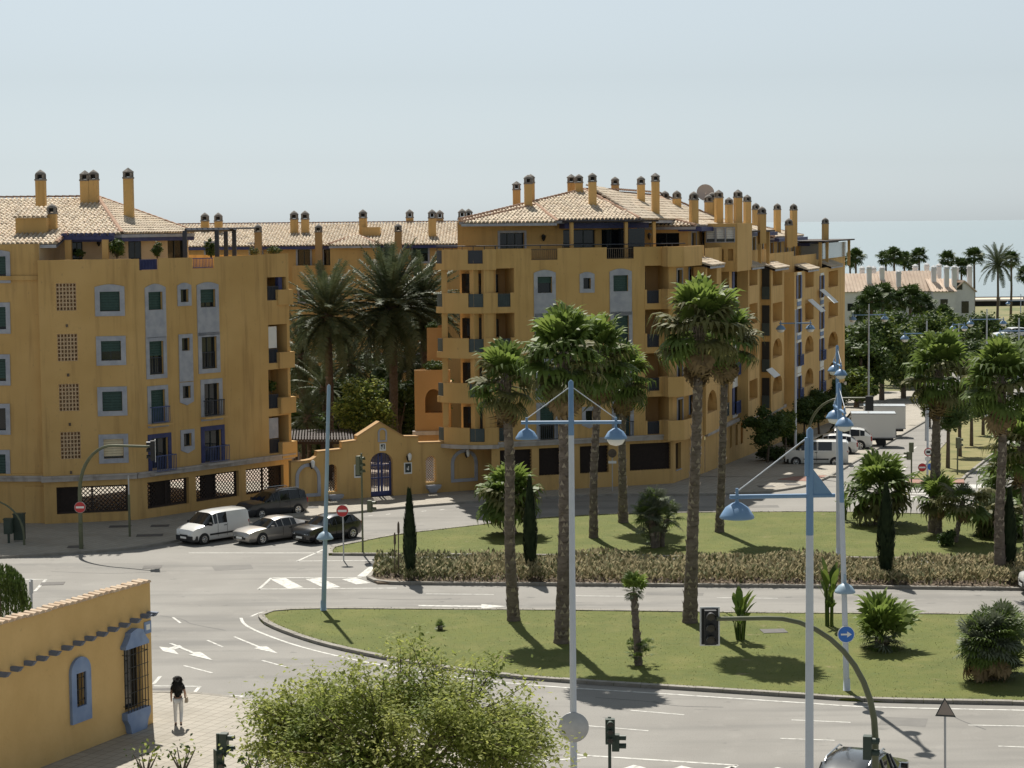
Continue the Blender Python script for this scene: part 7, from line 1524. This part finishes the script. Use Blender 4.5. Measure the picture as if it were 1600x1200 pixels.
def vehicle(name, kind, loc, rz, label, col, cat='car', sc=1.0, group=None, plate=True):
    S = SPEC[kind]; st = S['st']; rt = empty(name, loc, rz, label, cat, group); rt.scale = (sc,) * 3; rg = [ring_pts(s) for s in st]; n = len(rg[0]); body = MB(); GL = {}; wsn = MB()
    for i in range(len(rg) - 1):
        for j in range(n):
            k = (j + 1) % n; q = [rg[i][j], rg[i][k], rg[i + 1][k], rg[i + 1][j]]
            sideb = j in (3, n - 5); topb = j in (4, 5, 6, 7, 8, n - 6) and j not in (3, n - 5)
            if topb and i == S['ws']: wsn.quad(*q)
            elif topb and S['rear'] and i == S['rear'] : wsn.quad(*q)
            elif sideb and i in S['side']: GL.setdefault((j, i in (7, 8) and kind == 'bigvan'), MB()).quad(*q)
            else: body.add(q, [(0, 1, 2, 3)], 0, True)
    body.poly(rg[0]); body.poly(rg[-1][::-1]); bd = body.build('body', col, rt)
    bm = bmesh.new(); bm.from_mesh(bd.data); bmesh.ops.remove_doubles(bm, verts=bm.verts, dist=.002); bmesh.ops.recalc_face_normals(bm, faces=bm.faces); bm.to_mesh(bd.data); bm.free()
    try: bd.data.set_sharp_from_angle(angle=R(38))
    except Exception: pass
    [v_.build('side_window', M['carglass'], rt) for v_ in GL.values()]; wsn.build('windscreen', M['carglass'], rt)
    # pillars
    for sgn in (1, -1):
        for i in S['side'][1:]:
            a, b = (rg[i][3], rg[i][4]) if sgn > 0 else (rg[i][n - 4], rg[i][n - 5]); mb = MB(); o = Vector((0, .012 * sgn, 0)); mb.tube([a + o, b + o], .035, 5); mb.build('pillar', col, rt)
    W_ = max(s[4] for s in st); wr = S['wr']
    for wx in S['wheels']:
        for sgn in (1, -1):
            ax = Matrix.Rotation(R(-90 * sgn), 3, 'X'); c = Vector((wx, sgn * (W_ - .09), wr)); mb = MB(); mb.lathe([(0.0, .088), (wr + .06, .088), (wr + .06, -.1)], c, 22, ax=ax, smooth=False); mb.build('wheel_arch', M['black'], rt)
            mb = MB(); mb.lathe([(wr * .6, .10), (wr * .95, .105), (wr, .08), (wr, -.1)], c, 22, ax=ax); wh = mb.build('wheel', M['rubber'], rt)
            mb = MB(); mb.lathe([(0.0, .115), (.07, .115), (.08, .1)], c, 10, ax=ax)
            for k in range(6): a = k * PI / 3; u = ax @ Vector((math.cos(a), math.sin(a), 0)); v = ax @ Vector((-math.sin(a), math.cos(a), 0)); nrm = ax @ Vector((0, 0, 1)); mb.quad(c + u * .05 - v * .035 + nrm * .108, c + u * wr * .62 - v * .045 + nrm * .103, c + u * wr * .62 + v * .045 + nrm * .103, c + u * .05 + v * .035 + nrm * .108)
            mb.lathe([(wr * .55, .104), (wr * .64, .108)], c, 20, ax=ax); mb.build('rim', M['chrome'], wh)
    f0, f1, f2 = st[0], st[1], st[2]; zf = f1[2]
    for sgn in (1, -1):
        mb = MB(); y = f1[4] * .83 * sgn; f1 = (f1[0] + .045,) + tuple(f1[1:]) if sgn > 0 else f1; mb.hexa([(f1[0] - .28, y + .12 * sgn, zf - .17), (f1[0] + .04, y + .02 * sgn, zf - .2), (f1[0] + .085, y - .24 * sgn, zf - .2), (f1[0] - .2, y - .2 * sgn, zf - .14), (f1[0] - .32, y + .11 * sgn, zf + .01), (f1[0] - .06, y, zf - .05), (f1[0] - .0, y - .24 * sgn, zf - .07), (f1[0] - .24, y - .2 * sgn, zf + .02)]); mb.build('headlight', M['headl'], rt)
        r0, r1 = st[-1], st[-2]; mb = MB(); mb.box((r1[0] - .02, sgn * r1[4] * .88, r1[2] - .18), (.22, .16, .34)); mb.build('tail_light', M['taill'], rt)
        mx = st[S['ws']][0] - .35; mb = MB(); mb.box((mx, sgn * (W_ + .1), st[S['ws']][2] + .08), (.12, .2, .15)); mb.build('mirror', col if kind != 'van' else M['black'], rt)
        mb = MB(); zs_b = st[5][2]
        for k in S['side'][1:3]: x = st[k + 1][0] + .02; mb.box((x, sgn * (W_ + .0015), (.35 + zs_b) / 2), (.018, .006, zs_b - .42))
        mb.box((st[5][0] - .55, sgn * (W_ + .01), zs_b - .14), (.2, .03, .035)); 
        if S.get('trim'): mb.box((.0, sgn * (W_ + .006), .55), (1.9, .02, .10))
        mb.build('door_seams', M['black'], rt)
        if S.get('rails'): mb = MB(); mb.tube([(.1, sgn * .62, st[5][3] + .0), (-.1, sgn * .63, st[5][3] + .08), (-1.5, sgn * .63, st[6][3] + .05), (-1.7, sgn * .62, st[7][3] - .02)], .025, 6); mb.build('roof_rail', M['chrome'], rt)
    mb = MB(); mb.box((f0[0] - .01, 0, f0[2] - .12), (.08, f0[4] * 1.05, .16)); mb.box((f0[0] - .01, 0, .42), (.08, f0[4] * 1.7, .12)); mb.build('grille', M['black'], rt)
    if kind in ('van', 'bigvan'): mb = MB(); mb.hexa([(f0[0] - .35, -f2[4] - .01, .2), (f0[0] + .03, -f0[4] - .04, .26), (f0[0] + .03, f0[4] + .04, .26), (f0[0] - .35, f2[4] + .01, .2), (f0[0] - .35, -f2[4] - .01, .55), (f0[0] + .04, -f0[4] - .05, .56), (f0[0] + .04, f0[4] + .05, .56), (f0[0] - .35, f2[4] + .01, .55)]); mb.build('bumper', M['black'], rt)
    mb = MB(); mb.box((f0[0] + .05, 0, .45), (.02, .52, .12)); mb.build('number_plate', M['signw'], rt)
    mb = MB(); mb.box((-.0, 0, .26), (abs(st[-1][0]) * 1.8, W_ * 1.5, .2)); mb.build('underbody', M['black'], rt)
    return rt
H45 = R(225)
def veh_at(px, py, rz, wheel_x, W_=.9):
    """centre of a vehicle whose visible left wheel (at wheel_x) touches the road at the pixel"""
    c = GS(px, py); h = Vector((math.cos(rz), math.sin(rz))); l = Vector((-h.y, h.x)); p = c.xy - h * wheel_x - l * W_; return (p.x, p.y, g(p.y))
vehicle('parked_van', 'van', veh_at(320, 851, R(228), 1.2, .8), R(228), 'small white panel van with black bumper, waiting before the left block', M['carwhite'], 'van', .88)
vehicle('car', 'sedan', veh_at(411, 851, R(226), 1.3, .8), R(226), 'silver-grey saloon car between the white van and the black car', M['carsilver'], sc=.88)
vehicle('car', 'suv', veh_at(500, 850, R(228), 1.2, .76), R(228), 'black sporty hatchback nearest the no-entry sign', M['carblack'], sc=.84)
p = D(425, 815, 117); vehicle('car', 'wagon', (p.x, p.y, 0), R(222), 'dark people carrier behind the silver saloon', M['cargrey'], sc=.9)
vehicle('parked_van', 'bigvan', veh_at(1240, 728, R(172), 1.55, .95), R(172), 'white crew van parked nose-in by the long facade', M['carwhite'], 'van', .9)
p = GS(1322, 712); vehicle('car', 'suv', (p.x - 1.2, p.y + .9, g(p.y)), R(172), 'white car parked just behind the crew van', M['carwhite'], sc=.95)
p = GS(1340, 704); vehicle('car', 'suv', (p.x - 1.2, p.y + .9, g(p.y)), R(172), 'white off-road car parked beside the box truck', M['carwhite'], sc=1.05)
def truck(px, py, label, bl_, bh, w_=2.1, rz=R(172), sc=1.0):
    p = GS(px, py); rt = empty('box_truck', (p.x, p.y + 1.0, g(p.y)), rz, label, 'truck', 'white box trucks'); rt.scale = (sc,) * 3
    mb = MB(); mb.box((-bl_ / 2 + .4, 0, .75 + bh / 2), (bl_, w_, bh)); bx = mb.build('cargo_box', M['carwhite'], rt)
    for z in (.78, .72 + bh): 
        for sy in (1, -1): mb = MB(); mb.box((-bl_ / 2 + .4, sy * (w_ / 2 + .01), z), (bl_ + .04, .04, .09)); mb.build('box_rail', M['metalg'], bx)
    mb = MB(); P = [(.5, .45), (2.2, .45), (2.25, 1.0), (2.0, 1.25), (1.45, 1.95), (.5, 2.05)]; hw = w_ * .46
    mb.add([(x, y, z) for y in (-hw, hw) for x, z in P], [tuple(range(6))[::-1], tuple(range(6, 12))] + [(i, (i + 1) % 6, 6 + (i + 1) % 6, 6 + i) for i in range(6)]); cb = mb.build('cab', M['carwhite'], rt)
    for sy in (1, -1): mb = MB(); mb.add([(x, sy * (hw + .006), z) for x, z in ((.75, 1.2), (1.85, 1.2), (1.4, 1.8), (.75, 1.85))], [(0, 1, 2, 3)]); mb.build('side_window', M['carglass'], cb)
    mb = MB(); mb.add([(2.01, -hw + .1, 1.27), (2.01, hw - .1, 1.27), (1.5, hw - .15, 1.92), (1.5, -hw + .15, 1.92)], [(0, 1, 2, 3)]); mb.build('windscreen', M['carglass'], cb)
    for wx in (1.5, -bl_ + 1.5):
        for sy in (1, -1): ax = Matrix.Rotation(R(-90 * sy), 3, 'X'); mb = MB(); mb.lathe([(0.0, .1), (.2, .1), (.36, .12), (.38, .08), (.38, -.15)], (wx, sy * (hw - .08), .38), 18, ax=ax); mb.build('wheel', M['rubber'], rt)
    mb = MB(); mb.box((-bl_ / 2 + .8, 0, .6), (bl_ + .5, w_ * .6, .2)); mb.build('chassis', M['black'], rt)
    return rt
truck(1341, 699, 'white box truck parked by the long facade', 3.4, 1.9); truck(1360, 684, 'second white box truck, partly hidden behind the first', 3.4, 1.9)
p = D(1338, 1174, 57.5); vehicle('car', 'wagon', (p.x + .1, p.y - .4, 0), R(66), 'dark car with roof rails at the bottom edge', M['carblack'], sc=1.0)
vehicle('car', 'suv', veh_at(1636, 934, R(180), 1.4), R(180), 'white car entering at the right edge of the middle road', M['carwhite'])
for x, y, lb in ((1592, 533, 'far white car at the right edge, nearer one'), (1580, 522, 'far white car behind the nearer one at right')):
    p = D(x, y, 250); vehicle('car', 'suv', (p.x, p.y, p.z - .8), R(200), lb, M['carwhite'])
# ------------------------------------------------------------------ white houses by the sea
M['whitewash'] = mat('whitewash', (.62, .63, .65), .9, (.70, .71, .72), .5); M['roofpink'] = mat('clay_roof', (.52, .40, .31), .9, (.66, .53, .42), .35, detail=3)
def house(px0, px1, ye, yr, d, label, zg, chim, depth=9, gable='x', windows=()):
    a = D(px0, ye, d); c = D(px1, ye, d); r = D((px0 + px1) / 2, yr, d + depth / 2); rt = empty('white_house', ((a.x + c.x) / 2, d, zg), 0, label, 'house', 'white houses by the sea'); hw = (c.x - a.x) / 2; ze = a.z - zg; zr2 = r.z - zg; mb = MB()
    mb.box((0, depth / 2, ze / 2 - .5), (2 * hw, depth, ze + 1))
    if gable == 'x':
        for x in (-hw + .001, hw - .001): mb.poly([(x, 0, ze), (x, depth, ze), (x, depth / 2, zr2)])
        q = [[(-hw - .3, -.4, ze - .1), (hw + .3, -.4, ze - .1), (hw + .3, depth / 2, zr2), (-hw - .3, depth / 2, zr2)], [(-hw - .3, depth + .4, ze - .1), (hw + .3, depth + .4, ze - .1), (hw + .3, depth / 2, zr2), (-hw - .3, depth / 2, zr2)]]
    else:
        mb.poly([(-hw, .001, ze), (hw, .001, ze), (0, .001, zr2)]); q = [[(-hw - .3, -.3, ze - .1), (-hw - .3, depth, ze - .1), (0, depth, zr2), (0, -.3, zr2)], [(hw + .3, -.3, ze - .1), (hw + .3, depth, ze - .1), (0, depth, zr2), (0, -.3, zr2)]]
    mb.build('wall', M['whitewash'], rt); mb = MB()
    for f in q: mb.poly([Vector(v) + Vector((0, 0, .06)) for v in f]); mb.poly([Vector(v) for v in f])
    for f in q:
        a_, b_2, c_2, d_2 = [Vector(v) + Vector((0, 0, .07)) for v in f]; n = max(3, int((b_2 - a_).length / .55))
        for k in range(n): t = k / n; mb.tube([a_.lerp(b_2, t), d_2.lerp(c_2, t)], .12, 4, cap=False, smooth=False)
    rf_ = mb.build('roof', M['roofpink'], rt)
    for x, yt, dd in chim:
        t = D(x, yt, d + dd); mb = MB(); lx, ly, lz = t.x - rt.location.x, dd, t.z - zg; mb.box((lx, ly, (ze * .8 + lz) / 2), (.75, .75, lz - ze * .8)); mb.box((lx, ly, lz - .35), (.95, .95, .12)); mb.lathe([(.6, lz - .05), (.05, lz + .3)], (lx, ly, 0), 4, smooth=False); mb.build('chimney', M['whitewash'], rf_)
    for x, y, w_, h in windows:
        t = D(x, y, d); mb = MB(); mb.box((t.x - rt.location.x, -.02, t.z - zg), (w_, .1, h)); mb.build('window', M['glass'], rt)
    return rt
house(1300, 1385, 456, 428, 335, 'white house nearest the block end with a clay roof', -4.4, [(1358, 417, 2), (1347, 418, 6), (1365, 418, 7), (1378, 418, 3)], windows=[(1330, 480, 1.2, 1.2), (1350, 478, 1.2, 1.2)])
house(1378, 1468, 455, 424, 340, 'long white house with several white chimneys', -4.4, [(1404, 424, 1), (1430, 415, 6), (1459, 417, 1.5), (1467, 414, 7), (1448, 413, 8)], windows=[(1410, 478, 1.2, 1.4), (1440, 478, 1.2, 1.4)])
house(1458, 1492, 455, 436, 338, 'white house bay with tall twin chimneys', -4.4, [(1479, 417, 1.5), (1491, 417, 2.0)], windows=[(1475, 475, 1.2, 1.6)])
house(1489, 1523, 456, 438, 342, 'white gabled house at the right end of the row', -4.4, [(1515, 416, 3), (1494, 418, 5)], gable='y', windows=[(1498, 447, 1.2, 1.2), (1508, 480, 1.2, 2)])
# promenade wall by the beach
pw = empty('promenade_wall', (D(1560, 455, 500).x, 500, -5), 0, 'dark low promenade wall along the beach at right', 'wall'); mb = MB(); mb.box((0, 0, .9), (60, .5, 1.6)); mb.build('wall', M['dark'], pw); mb = MB(); mb.box((0, -.4, 1.8), (60, 1.6, .15)); mb.build('coping', M['kerb'], pw)
for k in range(9): mb = MB(); mb.box((-26 + k * 6.5, 0, 1.4), (.8, .7, 2.4)); mb.build('pillar', M['kerb'], pw)
# ------------------------------------------------------------------ person
def skin_mesh(name, verts, edges, radii, m, parent, sub=2, root=0):
    me = bpy.data.meshes.new(name); me.from_pydata(verts, edges, []); o = bpy.data.objects.new(name + '_tmp', me); COL.objects.link(o); sk = o.modifiers.new('s', 'SKIN'); sk.use_smooth_shade = True
    for v, r in zip(me.skin_vertices[0].data, radii): v.radius = r if isinstance(r, tuple) else (r, r); v.use_root = False
    me.skin_vertices[0].data[root].use_root = True; ss = o.modifiers.new('u', 'SUBSURF'); ss.levels = sub; ss.render_levels = sub
    bpy.context.view_layer.update(); ev = o.evaluated_get(bpy.context.evaluated_depsgraph_get()); nm = bpy.data.meshes.new_from_object(ev); bpy.data.objects.remove(o); nm.materials.clear(); nm.materials.append(m); nm.name = name
    return link(name, nm, parent)
pp = G(279, 1134, .13); pr_ = empty('person', (pp.x, pp.y, .13), R(4), 'person in black top and white trousers with long dark curly hair, walking away', 'person')
skin = mat('skin', (.45, .26, .18), .6); blackc = mat('black_cloth', (.012, .012, .014), .9); whitec = mat('white_cloth', (.72, .71, .69), .9, (.78, .77, .75), 8); hairm = mat('dark_hair', (.012, .009, .008), .6, bump=.8, bscale=30)
# joints (x right, y forward, z up)
B_ = {'pel': (0, 0, .90), 'sp': (0, .0, 1.08), 'ch': (0, .01, 1.26), 'nk': (0, .0, 1.42), 'hd': (0, .02, 1.54), 'ht': (0, .02, 1.62), 'ls': (-.165, 0, 1.37), 'le': (-.215, -.02, 1.12), 'lh': (-.225, .06, .88), 'lf': (-.225, .09, .79), 'rs': (.165, 0, 1.37), 're': (.235, -.05, 1.13), 'rh': (.225, .08, .96), 'rf': (.21, .13, .90), 'lp': (-.085, 0, .86), 'lk': (-.10, .12, .49), 'la': (-.105, .08, .08), 'lt': (-.105, .24, .035), 'rp': (.085, 0, .86), 'rk': (.10, .0, .48), 'ra': (.10, -.2, .15), 'rt': (.10, -.09, .035)}
K = list(B_); E = [('pel', 'sp'), ('sp', 'ch'), ('ch', 'nk'), ('nk', 'hd'), ('hd', 'ht'), ('ch', 'ls'), ('ls', 'le'), ('le', 'lh'), ('lh', 'lf'), ('ch', 'rs'), ('rs', 're'), ('re', 'rh'), ('rh', 'rf'), ('pel', 'lp'), ('lp', 'lk'), ('lk', 'la'), ('la', 'lt'), ('pel', 'rp'), ('rp', 'rk'), ('rk', 'ra'), ('ra', 'rt')]
RD = dict(pel=(.13, .10), sp=(.105, .085), ch=(.13, .09), nk=.05, hd=(.075, .09), ht=(.06, .07), ls=.055, le=.04, lh=.028, lf=.022, rs=.055, re=.04, rh=.028, rf=.022, lp=.085, lk=.055, la=.036, lt=.03, rp=.085, rk=.055, ra=.036, rt=.03)
body = skin_mesh('body', [B_[k] for k in K], [(K.index(a), K.index(b)) for a, b in E], [RD[k] for k in K], skin, pr_)
def sub_skin(name, keys, edges, grow, m, over={}):
    ks = keys; vs_ = [over.get(k, B_[k]) for k in ks]; rr_ = [((RD[k][0] + grow, RD[k][1] + grow) if isinstance(RD[k], tuple) else RD[k] + grow) for k in ks]; return skin_mesh(name, vs_, [(ks.index(a), ks.index(b)) for a, b in edges], rr_, m, pr_)
sub_skin('trousers', ['pel', 'lp', 'lk', 'la', 'rp', 'rk', 'ra'], [('pel', 'lp'), ('lp', 'lk'), ('lk', 'la'), ('pel', 'rp'), ('rp', 'rk'), ('rk', 'ra')], .014, whitec)
sub_skin('top', ['sp', 'pel', 'ch', 'nk', 'ls', 'le', 'rs', 're'], [('pel', 'sp'), ('sp', 'ch'), ('ch', 'nk'), ('ch', 'ls'), ('ls', 'le'), ('ch', 'rs'), ('rs', 're')], .016, blackc, {'pel': (0, 0, .98), 'le': (-.2, -.012, 1.2), 're': (.215, -.035, 1.21), 'nk': (0, 0, 1.38)})
mb = MB(); q = random.Random(8); prof = [(.02, 1.68), (.085, 1.665), (.125, 1.60), (.14, 1.50), (.165, 1.40), (.175, 1.30), (.15, 1.22), (.07, 1.17), (.0, 1.17)]; V = []; n = 18
for r, z in prof:
    for j in range(n): a = 2 * PI * j / n; k = 1 + .14 * math.sin(5 * a + z * 23) * q.uniform(.4, 1); V.append((r * k * math.cos(a), -.035 + r * .72 * k * math.sin(a) - (.03 if z < 1.5 else 0), z + .012 * math.sin(7 * a)))
mb.add(V, [(i * n + j, i * n + (j + 1) % n, (i + 1) * n + (j + 1) % n, (i + 1) * n + j) for i in range(len(prof) - 1) for j in range(n)], 0, True)
for k in range(260):
    a = q.uniform(0, 2 * PI); z = q.uniform(1.16, 1.66); r = .15 if z < 1.5 else .12; c = Vector((r * math.cos(a), -.05 + r * .75 * math.sin(a), z)); d = Vector((q.gauss(0, .03), q.gauss(0, .03), -.06)); mb.tube([c, c + d, c + d * 1.6 + Vector((q.gauss(0, .02), q.gauss(0, .02), 0))], [.012, .01, .003], 4, cap=False)
mb.build('hair', hairm, pr_, recalc=False)
for sx, k in ((-1, 'la'), (1, 'ra')):
    a = Vector(B_[k]); t = Vector(B_['lt' if sx < 0 else 'rt']); mb = MB(); mb.tube([a + Vector((0, -.05, -.045)), (a + t) / 2 + Vector((0, 0, -.02)), t + Vector((0, .04, 0))], [.035, .042, .028], 8); mb.build('shoe', mat('brown_shoe' + k, (.10, .06, .045), .6), pr_)
hb_ = empty('handbag', (pp.x + .27, pp.y + .06, .13), 0, 'small beige handbag at the walking person right hip', 'bag'); mb = MB(); mb.hexa([(-.05, -.12, .78), (.05, -.12, .78), (.05, .12, .78), (-.05, .12, .78), (-.03, -.10, .95), (.03, -.10, .95), (.03, .10, .95), (-.03, .10, .95)]); mb.build('bag_body', mat('beige_leather', (.42, .34, .25), .6), hb_); mb = MB(); mb.tube([(0, -.09, .94), (-.05, -.03, 1.2), (-.10, -.02, 1.40), (-.05, .05, 1.2), (0, .09, .94)], .008, 5); mb.build('strap', mat('strap_leather', (.30, .22, .15), .6), hb_)
